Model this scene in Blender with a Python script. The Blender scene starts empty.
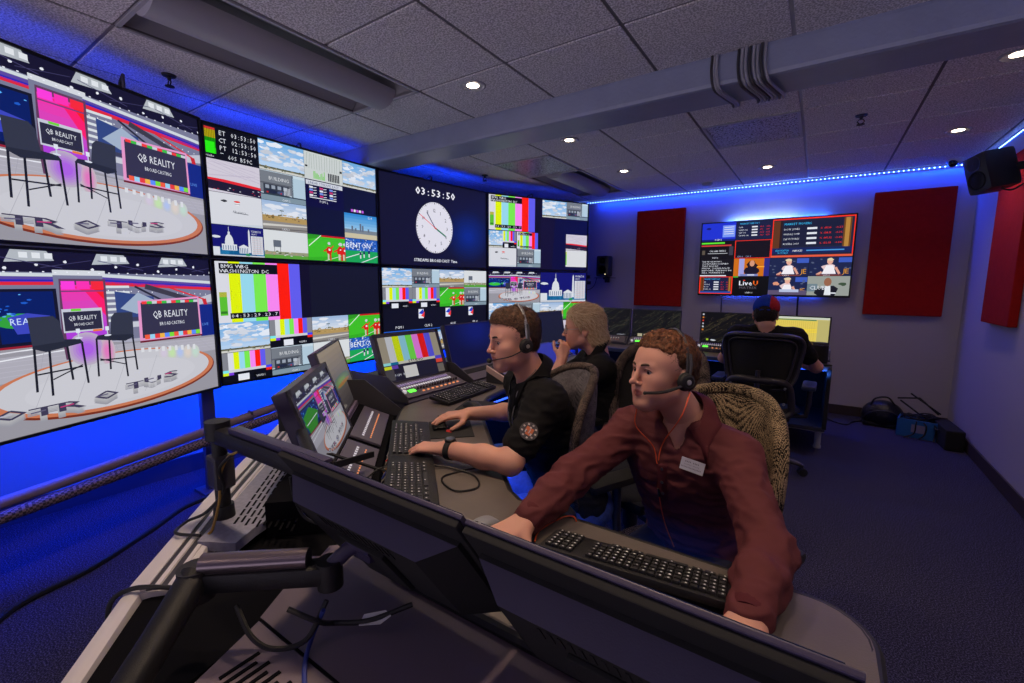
import bpy, bmesh, math, random
import numpy as np
from mathutils import Vector, Matrix, noise
random.seed(7); np.random.seed(7)
C = bpy.context.scene.collection
PI = math.pi
R = math.radians

# ------------------------------------------------------------------ materials
def lin(c):
    c /= 255.0
    return c / 12.92 if c <= .04045 else ((c + .055) / 1.055) ** 2.4
def rgb(r, g, b): return (lin(r), lin(g), lin(b), 1.0)

def mat(name, col, rough=.6, metal=0.0, emit=None, es=1.0, noise_amt=0.0, noise_scale=40, bump=0.0, bump_scale=200, spec=.5, sheen=0.0, stretch=None, sss=0.0, alpha=None):
    m = bpy.data.materials.new(name); m.use_nodes = True
    nt = m.node_tree; b = nt.nodes['Principled BSDF']
    b.inputs['Base Color'].default_value = col
    b.inputs['Roughness'].default_value = rough
    b.inputs['Metallic'].default_value = metal
    b.inputs['Specular IOR Level'].default_value = spec
    if sheen: b.inputs['Sheen Weight'].default_value = sheen
    if sss:
        b.inputs['Subsurface Weight'].default_value = sss
        b.inputs['Subsurface Radius'].default_value = (.02, .008, .004)
        b.inputs['Subsurface Scale'].default_value = .3
    if emit:
        b.inputs['Emission Color'].default_value = emit; b.inputs['Emission Strength'].default_value = es
    tc = nt.nodes.new('ShaderNodeTexCoord'); co = tc.outputs['Object']
    if stretch:
        mp = nt.nodes.new('ShaderNodeMapping'); mp.inputs['Scale'].default_value = stretch
        nt.links.new(co, mp.inputs['Vector']); co = mp.outputs['Vector']
    if noise_amt:
        n = nt.nodes.new('ShaderNodeTexNoise'); n.inputs['Scale'].default_value = noise_scale; n.inputs['Detail'].default_value = 4
        nt.links.new(co, n.inputs['Vector'])
        mr = nt.nodes.new('ShaderNodeMapRange'); mr.inputs['From Min'].default_value = .3; mr.inputs['From Max'].default_value = .7
        mr.inputs['To Min'].default_value = 1 - noise_amt; mr.inputs['To Max'].default_value = 1 + noise_amt
        nt.links.new(n.outputs['Fac'], mr.inputs['Value'])
        mx = nt.nodes.new('ShaderNodeVectorMath'); mx.operation = 'SCALE'
        mx.inputs[0].default_value = col[:3]; nt.links.new(mr.outputs['Result'], mx.inputs['Scale'])
        nt.links.new(mx.outputs['Vector'], b.inputs['Base Color'])
    if bump:
        n2 = nt.nodes.new('ShaderNodeTexNoise'); n2.inputs['Scale'].default_value = bump_scale; n2.inputs['Detail'].default_value = 3
        nt.links.new(co, n2.inputs['Vector'])
        bp = nt.nodes.new('ShaderNodeBump'); bp.inputs['Strength'].default_value = bump; bp.inputs['Distance'].default_value = .01
        nt.links.new(n2.outputs['Fac'], bp.inputs['Height']); nt.links.new(bp.outputs['Normal'], b.inputs['Normal'])
    return m

def two_tone(name, c1, c2, kind='noise', scale=300, rough=.9, lo=.45, hi=.55, bump=.3, stretch=(1, 1, 1)):
    """material mixing two colours by a procedural texture (carpet, tile, tweed)"""
    m = bpy.data.materials.new(name); m.use_nodes = True
    nt = m.node_tree; b = nt.nodes['Principled BSDF']; b.inputs['Roughness'].default_value = rough
    b.inputs['Specular IOR Level'].default_value = .2
    tc = nt.nodes.new('ShaderNodeTexCoord')
    mp = nt.nodes.new('ShaderNodeMapping'); mp.inputs['Scale'].default_value = stretch
    nt.links.new(tc.outputs['Object'], mp.inputs['Vector'])
    if kind == 'noise':
        t = nt.nodes.new('ShaderNodeTexNoise'); t.inputs['Scale'].default_value = scale; t.inputs['Detail'].default_value = 2; o = t.outputs['Fac']
    elif kind == 'voronoi':
        t = nt.nodes.new('ShaderNodeTexVoronoi'); t.inputs['Scale'].default_value = scale; o = t.outputs['Distance']
    elif kind == 'checker':
        t = nt.nodes.new('ShaderNodeTexChecker'); t.inputs['Scale'].default_value = scale; o = t.outputs['Fac']
    elif kind == 'wave':
        t = nt.nodes.new('ShaderNodeTexWave'); t.inputs['Scale'].default_value = scale; t.inputs['Distortion'].default_value = 2; t.inputs['Detail Scale'].default_value = 3; o = t.outputs['Fac']
    nt.links.new(mp.outputs['Vector'], t.inputs['Vector'])
    cr = nt.nodes.new('ShaderNodeValToRGB'); cr.color_ramp.elements[0].position = lo; cr.color_ramp.elements[1].position = hi
    cr.color_ramp.elements[0].color = c1; cr.color_ramp.elements[1].color = c2
    nt.links.new(o, cr.inputs['Fac']); nt.links.new(cr.outputs['Color'], b.inputs['Base Color'])
    if bump:
        bp = nt.nodes.new('ShaderNodeBump'); bp.inputs['Strength'].default_value = bump; bp.inputs['Distance'].default_value = .004
        nt.links.new(o, bp.inputs['Height']); nt.links.new(bp.outputs['Normal'], b.inputs['Normal'])
    return m

def emission_attr(name, strength=1.0):
    m = bpy.data.materials.new(name); m.use_nodes = True
    nt = m.node_tree; b = nt.nodes['Principled BSDF']
    b.inputs['Base Color'].default_value = (.004, .004, .005, 1); b.inputs['Roughness'].default_value = .35
    b.inputs['Specular IOR Level'].default_value = .25
    a = nt.nodes.new('ShaderNodeAttribute'); a.attribute_name = 'tint'
    nt.links.new(a.outputs['Color'], b.inputs['Emission Color']); b.inputs['Emission Strength'].default_value = strength
    return m

M = {}
M['black'] = mat('black_plastic', (.007, .007, .009, 1), .5, bump=.15, bump_scale=600)
M['matte'] = mat('matte_black', (.008, .008, .009, 1), .8)
M['dark'] = mat('charcoal_plastic', (.045, .043, .052, 1), .42, bump=.1, bump_scale=500)
M['casing'] = mat('monitor_casing', (.045, .036, .085, 1), .42, bump=.06, bump_scale=500)
M['bezel'] = mat('display_bezel', (.010, .010, .014, 1), .4, spec=.4)
M['rubber'] = mat('rubber', (.01, .01, .01, 1), .7)
M['steel'] = mat('brushed_steel', (.5, .5, .52, 1), .35, .9, bump=.08, bump_scale=90, stretch=(1, 1, 14))
M['alu'] = mat('aluminium', (.55, .55, .56, 1), .5, .35)
M['white'] = mat('white_paint', (.7, .7, .7, 1), .5)
M['keycap'] = mat('keycap', (.02, .02, .022, 1), .5)
M['legend'] = mat('key_legend', (.65, .65, .65, 1), .5)
M['red'] = mat('red_plastic', (.6, .03, .02, 1), .4)
M['green_led'] = mat('green_led', (0, .3, 0, 1), .4, emit=(.1, 1, .05, 1), es=2.2)
M['white_led'] = mat('panel_lamp', (.4, .4, .4, 1), .4, emit=(.9, .85, .95, 1), es=.45)
M['amber_led'] = mat('amber_led', (.3, .1, 0, 1), .4, emit=(1, .35, .15, 1), es=.8)

# ------------------------------------------------------------------ mesh builder
class MB:
    def __init__(s): s.v = []; s.f = []; s.m = []; s.mi = 0
    def add(s, vs, fs):
        n = len(s.v); s.v += [tuple(v) for v in vs]; s.f += [[n + i for i in f] for f in fs]; s.m += [s.mi] * len(fs); return s
    def box(s, c, d, rot=None, bev=0.0):
        x, y, z = d[0] / 2, d[1] / 2, d[2] / 2
        if bev <= 0:
            vs = [(-x, -y, -z), (x, -y, -z), (x, y, -z), (-x, y, -z), (-x, -y, z), (x, -y, z), (x, y, z), (-x, y, z)]
            fs = [(0, 3, 2, 1), (4, 5, 6, 7), (0, 1, 5, 4), (1, 2, 6, 5), (2, 3, 7, 6), (3, 0, 4, 7)]
        else:
            b = bev; bm = bmesh.new(); bmesh.ops.create_cube(bm, size=1)
            for v in bm.verts: v.co = (v.co.x * d[0], v.co.y * d[1], v.co.z * d[2])
            bmesh.ops.bevel(bm, geom=bm.edges[:], offset=b, segments=2, affect='EDGES', profile=.6)
            bm.verts.index_update(); vs = [v.co[:] for v in bm.verts]; fs = [[v.index for v in f.verts] for f in bm.faces]; bm.free()
        if rot is not None: vs = [rot @ Vector(v) for v in vs]
        c = Vector(c); return s.add([Vector(v) + c for v in vs], fs)
    def cyl(s, p0, p1, r0, r1=None, n=16, caps=True):
        r1 = r0 if r1 is None else r1
        p0, p1 = Vector(p0), Vector(p1); a = (p1 - p0).normalized()
        u = a.orthogonal().normalized(); w = a.cross(u)
        vs = []
        for p, r in ((p0, r0), (p1, r1)):
            vs += [p + (u * math.cos(2 * PI * i / n) + w * math.sin(2 * PI * i / n)) * r for i in range(n)]
        fs = [(i, (i + 1) % n, n + (i + 1) % n, n + i) for i in range(n)]
        if caps: fs += [tuple(range(n))[::-1], tuple(range(n, 2 * n))]
        return s.add(vs, fs)
    def tube(s, pts, r, n=8, closed=False, flat=1.0, up=None):
        pts = [Vector(p) for p in pts]; k = len(pts)
        rs = r if isinstance(r, (list, tuple)) else [r] * k
        vs = []; prev = None
        for i, p in enumerate(pts):
            if closed: t = pts[(i + 1) % k] - pts[i - 1]
            else: t = pts[min(i + 1, k - 1)] - pts[max(i - 1, 0)]
            t.normalize()
            if prev is None:
                u = Vector(up) if up else t.orthogonal()
                u = (u - t * u.dot(t)).normalized()
            else: u = (prev - t * prev.dot(t)).normalized()
            prev = u; w = t.cross(u)
            vs += [p + u * math.cos(2 * PI * j / n) * rs[i] * flat + w * math.sin(2 * PI * j / n) * rs[i] for j in range(n)]
        fs = []
        for i in range(k if closed else k - 1):
            a, b = i * n, ((i + 1) % k) * n
            fs += [(a + j, a + (j + 1) % n, b + (j + 1) % n, b + j) for j in range(n)]
        if not closed: fs += [tuple(range(n))[::-1], tuple(range((k - 1) * n, k * n))]
        return s.add(vs, fs)
    def prism(s, poly, z0, z1):
        """horizontal polygon (CCW) extruded between z0 and z1"""
        n = len(poly); vs = [(p[0], p[1], z0) for p in poly] + [(p[0], p[1], z1) for p in poly]
        fs = [tuple(range(n))[::-1], tuple(range(n, 2 * n))] + [(i, (i + 1) % n, n + (i + 1) % n, n + i) for i in range(n)]
        return s.add(vs, fs)
    def extr(s, poly, d):
        """any planar polygon of 3-D points extruded along vector d"""
        n = len(poly); d = Vector(d); vs = [Vector(p) for p in poly] + [Vector(p) + d for p in poly]
        fs = [tuple(range(n))[::-1], tuple(range(n, 2 * n))] + [(i, (i + 1) % n, n + (i + 1) % n, n + i) for i in range(n)]
        return s.add(vs, fs)
    def lathe(s, prof, c=(0, 0, 0), n=24, axis=None):
        """prof: (radius, height) list, turned about z (or axis) through c"""
        c = Vector(c); q = Vector((0, 0, 1)).rotation_difference(Vector(axis)) if axis is not None else None
        vs = []
        for r, h in prof:
            for i in range(n):
                v = Vector((r * math.cos(2 * PI * i / n), r * math.sin(2 * PI * i / n), h))
                vs.append((q @ v if q else v) + c)
        k = len(prof)
        fs = [(a * n + i, a * n + (i + 1) % n, (a + 1) * n + (i + 1) % n, (a + 1) * n + i) for a in range(k - 1) for i in range(n)]
        fs += [tuple(range(n))[::-1], tuple(range((k - 1) * n, k * n))]
        return s.add(vs, fs)
    def ell(s, c, r, n=16, rot=None):
        vs = []; c = Vector(c); m = n // 2
        for i in range(1, m):
            t = PI * i / m
            for j in range(n):
                p = 2 * PI * j / n
                v = Vector((r[0] * math.sin(t) * math.cos(p), r[1] * math.sin(t) * math.sin(p), r[2] * math.cos(t)))
                vs.append((rot @ v if rot is not None else v) + c)
        a = Vector((0, 0, r[2])); b = -a
        if rot is not None: a = rot @ a; b = rot @ b
        vs += [a + c, b + c]; k = (m - 1) * n
        fs = [(i * n + j, (i + 1) * n + j, (i + 1) * n + (j + 1) % n, i * n + (j + 1) % n) for i in range(m - 2) for j in range(n)]
        fs += [(k, j, (j + 1) % n) for j in range(n)] + [(k + 1, (m - 2) * n + (j + 1) % n, (m - 2) * n + j) for j in range(n)]
        return s.add(vs, fs)
    def grid(s, fn, nu, nv):
        vs = [fn(i / (nu - 1), j / (nv - 1)) for i in range(nu) for j in range(nv)]
        return s.add(vs, [(i * nv + j, (i + 1) * nv + j, (i + 1) * nv + j + 1, i * nv + j + 1) for i in range(nu - 1) for j in range(nv - 1)])
    def build(s, name, material, parent=None, world=False, smooth=False, xf=None, solid=0.0):
        me = bpy.data.meshes.new(name)
        vs = s.v
        if xf is not None: vs = [xf @ Vector(v) for v in vs]
        if world and parent is not None:
            inv = world_of(parent).inverted(); vs = [inv @ Vector(v) for v in vs]
        me.from_pydata([tuple(v) for v in vs], [], s.f)
        for m in (material if isinstance(material, (list, tuple)) else [material]): me.materials.append(m)
        me.polygons.foreach_set('material_index', s.m)
        me.validate()
        bm = bmesh.new(); bm.from_mesh(me); bmesh.ops.recalc_face_normals(bm, faces=bm.faces); bm.to_mesh(me); bm.free()
        if smooth:
            me.polygons.foreach_set('use_smooth', [True] * len(me.polygons))
            try: me.set_sharp_from_angle(angle=R(38))
            except Exception: pass
        o = bpy.data.objects.new(name, me); C.objects.link(o)
        if parent is not None: o.parent = parent
        if solid:
            md = o.modifiers.new('thickness', 'SOLIDIFY'); md.thickness = solid; md.offset = 0
        return o

def world_of(o):
    m = Matrix.LocRotScale(o.location, o.rotation_euler, o.scale)
    return world_of(o.parent) @ m if o.parent else m

def tag(o, label=None, cat=None, group=None, kind=None):
    if label: o['label'] = label
    if cat: o['category'] = cat
    if group: o['group'] = group
    if kind: o['kind'] = kind
    return o
def thing(name, label, cat, loc=(0, 0, 0), rotz=0.0, group=None, rot=None):
    o = bpy.data.objects.new(name, None); C.objects.link(o); o.empty_display_size = .1
    o.location = loc; o.rotation_euler = rot if rot else (0, 0, rotz)
    return tag(o, label, cat, group)
def struct(o): o['kind'] = 'structure'; return o
def copy_tree(o, parent=None):
    c = o.copy(); C.objects.link(c)
    if parent is not None: c.parent = parent
    for ch in [x for x in bpy.data.objects if x.parent == o]: copy_tree(ch, c)
    return c
def bez(pts, n=24):
    """smooth Catmull-Rom path through points"""
    P = [Vector(p) for p in pts]; P = [P[0] * 2 - P[1]] + P + [P[-1] * 2 - P[-2]]; out = []
    seg = len(P) - 3; per = max(2, n // seg)
    for i in range(seg):
        a, b, c, d = P[i:i + 4]
        for k in range(per):
            t = k / per
            out.append(.5 * ((2 * b) + (c - a) * t + (2 * a - 5 * b + 4 * c - d) * t * t + (3 * b - a - 3 * c + d) * t ** 3))
    out.append(P[-2]); return out
def cable(name, label, pts, r, material, group=None, n=40, parent=None, cat='cable'):
    m = MB().tube(bez(pts, n), r, 7)
    o = m.build(name, material, parent, smooth=True)
    if parent is None: tag(o, label, cat, group)
    return o

# ------------------------------------------------------------------ signed distance modelling (surface nets)
def V3(*a): return np.array(a, dtype=np.float64)
def s_cap(P, a, b, ra, rb, flat=None):
    a = np.asarray(a, float); b = np.asarray(b, float)
    if flat is not None:
        n = np.asarray(flat[0], float); n = n / np.linalg.norm(n); k = 1 / flat[1] - 1
        P = P + np.outer((P - a) @ n, n) * k; b = b + ((b - a) @ n) * n * k
    ab = b - a; t = np.clip(((P - a) @ ab) / (ab @ ab + 1e-12), 0, 1)
    return np.linalg.norm(P - a - t[:, None] * ab, axis=1) - (ra + (rb - ra) * t)
def s_ell(P, c, r, rot=None):
    Q = P - np.asarray(c, float)
    if rot is not None: Q = Q @ np.asarray(rot)
    r = np.asarray(r, float); k0 = np.linalg.norm(Q / r, axis=1); k1 = np.linalg.norm(Q / (r * r), axis=1) + 1e-9
    return k0 * (k0 - 1) / k1
def smin(a, b, k):
    h = np.maximum(k - np.abs(a - b), 0) / k
    return np.minimum(a, b) - h * h * k * .25
def smax(a, b, k): return -smin(-a, -b, k)
def field(P, prims):
    d = np.full(len(P), 9.0)
    for p in prims:
        op, k = p[0], p[1]
        if op == 'cap': d = smin(d, s_cap(P, *p[2:]), k)
        elif op == 'ell': d = smin(d, s_ell(P, *p[2:]), k)
        elif op == 'subell': d = smax(d, -s_ell(P, *p[2:]), k)
        elif op == 'subcap': d = smax(d, -s_cap(P, *p[2:]), k)
        elif op == 'fn': d = smax(d, p[2](P), k)
        elif op == 'off': d = d + p[2](P)
    return d
def surface(prims, lo, hi, h):
    lo = np.array(lo, float); hi = np.array(hi, float)
    n = np.ceil((hi - lo) / h).astype(int) + 1
    # coarse pass to skip empty space
    g = [lo[i] + h * np.arange(n[i]) for i in range(3)]
    F = np.full(tuple(n), 9.0)
    B = 8
    for i in range(0, n[0], B):
        for j in range(0, n[1], B):
            for k in range(0, n[2], B):
                gi, gj, gk = g[0][i:i + B], g[1][j:j + B], g[2][k:k + B]
                c = np.array([[gi.mean(), gj.mean(), gk.mean()]])
                d0 = field(c, prims)[0]
                if abs(d0) > h * B * 1.15 + .02:
                    F[i:i + B, j:j + B, k:k + B] = d0; continue
                X, Y, Z = np.meshgrid(gi, gj, gk, indexing='ij')
                F[i:i + B, j:j + B, k:k + B] = field(np.stack([X.ravel(), Y.ravel(), Z.ravel()], 1), prims).reshape(X.shape)
    S = F < 0
    c8 = [(a, b, c) for a in (0, 1) for b in (0, 1) for c in (0, 1)]
    def sl(A, o): return A[o[0]:A.shape[0] - 1 + o[0], o[1]:A.shape[1] - 1 + o[1], o[2]:A.shape[2] - 1 + o[2]]
    cnt = sum(sl(S, o).astype(int) for o in c8); act = (cnt > 0) & (cnt < 8)
    idx = np.argwhere(act); vid = -np.ones(act.shape, int); vid[act] = np.arange(len(idx))
    acc = np.zeros((len(idx), 3)); num = np.zeros(len(idx))
    I, J, K = idx.T
    for a in c8:
        for ax in range(3):
            if a[ax]: continue
            b = list(a); b[ax] = 1
            fa = F[I + a[0], J + a[1], K + a[2]]; fb = F[I + b[0], J + b[1], K + b[2]]
            m = (fa < 0) != (fb < 0)
            t = np.where(m, fa / np.where(m, fa - fb, 1), 0)
            p = np.tile(np.array(a, float), (len(idx), 1)); p[:, ax] += t
            acc += p * m[:, None]; num += m
    vs = lo + h * (idx + acc / num[:, None])
    quads = []
    for ax in range(3):
        A = np.take(S, range(0, S.shape[ax] - 1), ax); Bm = np.take(S, range(1, S.shape[ax]), ax)
        e = np.argwhere(A != Bm); u, v = [(1, 2), (2, 0), (0, 1)][ax]
        ok = (e[:, u] > 0) & (e[:, v] > 0) & (e[:, u] < S.shape[u] - 1) & (e[:, v] < S.shape[v] - 1); e = e[ok]
        fl = S[e[:, 0], e[:, 1], e[:, 2]]
        q = []
        for du, dv in ((1, 1), (0, 1), (0, 0), (1, 0)):
            t = e.copy(); t[:, u] -= du; t[:, v] -= dv; q.append(vid[t[:, 0], t[:, 1], t[:, 2]])
        q = np.stack(q, 1); q[~fl] = q[~fl][:, ::-1]; quads.append(q)
    q = np.concatenate(quads); q = q[(q >= 0).all(1)]
    return vs, q
def relax(v, q, it=2, lam=.5):
    e = np.concatenate([q[:, [0, 1]], q[:, [1, 2]], q[:, [2, 3]], q[:, [3, 0]]]); e = np.concatenate([e, e[:, ::-1]])
    for _ in range(it):
        s = np.zeros_like(v); c = np.zeros(len(v)); np.add.at(s, e[:, 0], v[e[:, 1]]); np.add.at(c, e[:, 0], 1)
        v = v + lam * (s / np.maximum(c, 1)[:, None] - v)
    return v
def normals(v, q):
    n = np.cross(v[q[:, 2]] - v[q[:, 0]], v[q[:, 3]] - v[q[:, 1]])
    o = np.zeros_like(v)
    for i in range(4): np.add.at(o, q[:, i], n)
    return o / (np.linalg.norm(o, axis=1)[:, None] + 1e-12)
def bounds(prims, pad):
    L = []
    for p in prims:
        if p[0] == 'cap':
            r = max(p[4], p[5])
            for c in (p[2], p[3]): L += [np.asarray(c, float) - r, np.asarray(c, float) + r]
        elif p[0] == 'ell':
            r = max(p[3]); L += [np.asarray(p[2], float) - r, np.asarray(p[2], float) + r]
    L = np.array(L); return L.min(0) - pad, L.max(0) + pad
def np_mesh(name, v, q, material, parent, smooth=True, colors=None, extra=None):
    """v in world coordinates -> object under parent (empty)"""
    if parent is not None:
        inv = np.array(world_of(parent).inverted()); v = v @ inv[:3, :3].T + inv[:3, 3]
    me = bpy.data.meshes.new(name)
    me.from_pydata(v.tolist(), [], [list(map(int, f)) for f in q])
    for m in (material if isinstance(material, (list, tuple)) else [material]): me.materials.append(m)
    me.polygons.foreach_set('use_smooth', [smooth] * len(me.polygons))
    if colors is not None:
        a = me.color_attributes.new('tint', 'FLOAT_COLOR', 'POINT'); a.data.foreach_set('color', np.c_[colors, np.ones(len(colors))].ravel())
    o = bpy.data.objects.new(name, me); C.objects.link(o)
    if parent is not None: o.parent = parent
    return o
def nz(v, f=(10, 10, 10), seed=0.0):
    f = np.asarray(f, float); w = v * f + seed
    return np.array([noise.noise(Vector(p)) for p in w])
# ------------------------------------------------------------------ camera
CAM_H = 1.348
cam_d = bpy.data.cameras.new('camera'); cam = bpy.data.objects.new('camera', cam_d); C.objects.link(cam)
cam_d.sensor_width = 36; cam_d.lens = 447.8 / 1024 * 36; cam_d.clip_start = .02; cam_d.clip_end = 60
_p, _r, _y = .12935, -.005745, .597405
_f = Vector((-math.sin(_y) * math.cos(_p), math.cos(_y) * math.cos(_p), -math.sin(_p)))
_ri = Vector((math.cos(_y), math.sin(_y), 0)); _dn = _f.cross(_ri)
_r2 = _ri * math.cos(_r) + _dn * math.sin(_r); _d2 = -_ri * math.sin(_r) + _dn * math.cos(_r)
cam.matrix_world = Matrix.Translation((0, 0, CAM_H)) @ Matrix((_r2, -_d2, -_f)).transposed().to_4x4()
sc = bpy.context.scene; sc.camera = cam
sc.view_settings.view_transform = 'Standard'; sc.view_settings.look = 'None'
sc.view_settings.gamma = 1; sc.view_settings.exposure = 0; sc.view_settings.use_curve_mapping = False
try:
    sc.cycles.use_denoising = True; sc.cycles.max_bounces = 8; sc.cycles.diffuse_bounces = 4; sc.cycles.glossy_bounces = 3
    sc.cycles.sample_clamp_indirect = 3.0; sc.cycles.caustics_reflective = False; sc.cycles.caustics_refractive = False
except Exception: pass
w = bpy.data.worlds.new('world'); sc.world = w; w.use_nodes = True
# added fill: world made bright below the horizon to brighten the ceiling
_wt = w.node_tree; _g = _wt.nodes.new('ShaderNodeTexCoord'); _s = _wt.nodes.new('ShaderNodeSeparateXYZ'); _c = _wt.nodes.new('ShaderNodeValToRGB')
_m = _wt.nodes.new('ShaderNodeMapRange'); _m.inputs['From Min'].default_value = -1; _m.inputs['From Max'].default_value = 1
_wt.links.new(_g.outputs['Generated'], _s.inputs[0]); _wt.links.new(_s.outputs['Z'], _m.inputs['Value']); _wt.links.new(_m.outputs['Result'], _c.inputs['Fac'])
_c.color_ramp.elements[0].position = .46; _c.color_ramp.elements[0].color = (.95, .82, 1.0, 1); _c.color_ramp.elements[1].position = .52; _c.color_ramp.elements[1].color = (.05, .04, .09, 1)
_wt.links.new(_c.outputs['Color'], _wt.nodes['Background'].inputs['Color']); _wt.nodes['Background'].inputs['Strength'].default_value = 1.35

XL, XR, YB, YF, ZC = -3.62, 1.10, 5.74, -2.4, 2.445
# ------------------------------------------------------------------ shell
m_wall = mat('painted_wall', (.47, .43, .52, 1), .75, bump=.12, bump_scale=260)
m_blue = mat('painted_blue_wall', (.30, .32, .40, 1), .75, bump=.1, bump_scale=260)
m_carpet = two_tone('carpet', (.014, .013, .036, 1), (.15, .14, .27, 1), 'noise', 190, .95, .45, .80, .6)
m_base = mat('baseboard_vinyl', (.045, .03, .035, 1), .6)
m_tile = two_tone('ceiling_tile', (.48, .46, .50, 1), (.92, .89, .94, 1), 'noise', 130, .95, .42, .58, .6)
m_grid = mat('ceiling_grid_metal', (.12, .11, .13, 1), .6)
m_cross = mat('cross_tee', (.26, .25, .28, 1), .6)
m_gridw = mat('ceiling_grid_pale', (.40, .40, .46, 1), .5)
m_beam = mat('beam_screenlit', (.27, .30, .44, 1), .42, noise_amt=.06, noise_scale=7, bump=.15, bump_scale=60)  # bluish light of the screens put into the beam colour
struct(MB().box(((XL + XR) / 2, (YB + YF) / 2, -.05), (XR - XL + .3, YB - YF + .3, .1)).build('floor', m_carpet))
struct(MB().box(((XL + XR) / 2, YB + .05, ZC / 2), (XR - XL + .3, .1, ZC + .3)).build('wall_back', m_wall))
struct(MB().box((XR + .05, (YB + YF) / 2, ZC / 2), (.1, YB - YF, ZC + .3)).build('wall_right', m_wall))
struct(MB().box((XL - .05, (YB + YF) / 2, ZC / 2), (.1, YB - YF, ZC + .3)).build('wall_left', m_blue))
# ceiling: lay-in tiles, each with a real reveal; holes left for the two troffers, the vents
GX = [-2.61 + .608 * i for i in range(-2, 8)]
GY = [1.368 + .6065 * i for i in range(-7, 8)]
GY2 = [y if y < 2.6 else None for y in GY]
ys = [1.368 + .6065 * i for i in range(-6, 3)] + [3.50, 4.105, 4.71, 5.315, YB]
ys = sorted(set(ys)); xs = [XL] + [x for x in GX if XL < x < XR] + [XR]
fix = []   # openings (x0, y0, x1, y1)
TX0, TX1 = -2.61, -2.002
fix.append((TX0, ys[[abs(y - .7615) < .02 for y in ys].index(True)], TX1, 1.9745)); fix.append((TX0, 4.105, TX1, 5.315))
cm = MB(); tb = MB()
def in_fix(x, y): return any(a < x < c and b < y < d for a, b, c, d in fix)
for i in range(len(xs) - 1):
    for j in range(len(ys) - 1):
        x0, x1, y0, y1 = xs[i], xs[i + 1], ys[j], ys[j + 1]
        if in_fix((x0 + x1) / 2, (y0 + y1) / 2): continue
        if x1 - x0 < .03 or y1 - y0 < .03: continue
        cm.box(((x0 + x1) / 2, (y0 + y1) / 2, ZC + .02), (x1 - x0 - .016, y1 - y0 - .016, .04), bev=.004)
struct(cm.build('ceiling', m_tile))
struct(MB().box(((XL + XR) / 2, (YB + YF) / 2, ZC + .22), (XR - XL + .3, YB - YF + .3, .04)).build('ceiling_deck', m_grid))
k = 0
for x in xs[1:-1]:
    wide = (-.25 < x < -.1)
    segs = [(YF, YB)]
    o = MB()
    for a, b in segs: o.box((x, (a + b) / 2, ZC + .012), (.024 if not wide else .03, b - a, .016))
    k += 1; struct(o.build('trim_%d' % k, m_gridw if wide else m_grid))
for y in ys[:-1]:
    o = MB(); prev = xs[0]
    spans = [(XL, XR)]
    for a, b, c, d in fix:
        if b + .1 < y < d - .1: spans = [(XL, a), (c, XR)]
    for a, b in spans: o.box(((a + b) / 2, y, ZC + .0135), (b - a, .022, .015))
    k += 1; struct(o.build('trim_%d' % k, m_cross))
# baseboards
struct(MB().box(((XL + XR) / 2, YB - .006, .05), (XR - XL, .012, .10), bev=.003).build('baseboard_back', m_base))
struct(MB().box((XR - .006, (YB + YF) / 2, .05), (.012, YB - YF, .10), bev=.003).build('baseboard_right', m_base))
struct(MB().box((XL + .006, (YB + YF) / 2, .06), (.012, YB - YF, .12), bev=.003).build('baseboard_left', mat('baseboard_blue', (.03, .03, .06, 1), .6)))
# soffit beam across the ceiling
b = MB().box(((XL + XR) / 2, 2.61, 2.375), (XR - XL, .28, .15), bev=.02)
beam = struct(b.build('trim_beam', m_beam))
# troffers
def troffer(x0, y0, x1, y1, label):
    t = thing('recessed_ceiling_fixture', label, 'ceiling light', ((x0 + x1) / 2, (y0 + y1) / 2, ZC), group=None)
    w, l = x1 - x0 - .01, y1 - y0 - .01
    m = MB()
    m.box((0, 0, .135), (w, l, .01)); m.box((0, l / 2, .07), (w, .012, .14)); m.box((0, -l / 2, .07), (w, .012, .14))
    m.box((w / 2, 0, .07), (.01, l, .14)); m.box((-w / 2, 0, .07), (.01, l, .14))
    m.build('housing', mat('fixture_paint', (.33, .32, .36, 1), .5), t)
    for s in (-1, 1):     # curved side reflectors
        r = MB().grid(lambda u, v: (s * (w / 2 - .006 - (w / 2 - .12) * u), (v - .5) * (l - .02), .012 + .105 * math.sin(u * PI / 2)), 10, 2)
        r.build('reflector', bpy.data.materials['fixture_paint'], t, smooth=True)
    bk = MB(); n = 20
    bk.grid(lambda u, v: (.12 * math.cos(PI + PI * u), (v - .5) * (l - .02), .045 + .085 * math.sin(PI + PI * u)), n, 2)
    for s in (-1, 1):
        vs = [(.12 * math.cos(PI + PI * i / n), s * (l / 2 - .01), .045 + .085 * math.sin(PI + PI * i / n)) for i in range(n + 1)]
        bk.add(vs, [tuple(range(n + 1))])
    bk.build('basket', mat('perforated_basket', (.40, .39, .45, 1), .45), t, smooth=True)
    f = MB()
    for s in (-1, 1): f.box((s * (w / 2 - .004), 0, -.002), (.016, l, .008)); f.box((0, s * (l / 2 - .004), -.002), (w, .016, .008))
    f.build('frame', m_gridw, t)
troffer(*fix[0], 'long recessed basket light fixture in the ceiling above the big studio screens')
troffer(*fix[1], 'recessed basket light fixture in the ceiling near the back wall beyond the beam')
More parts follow.
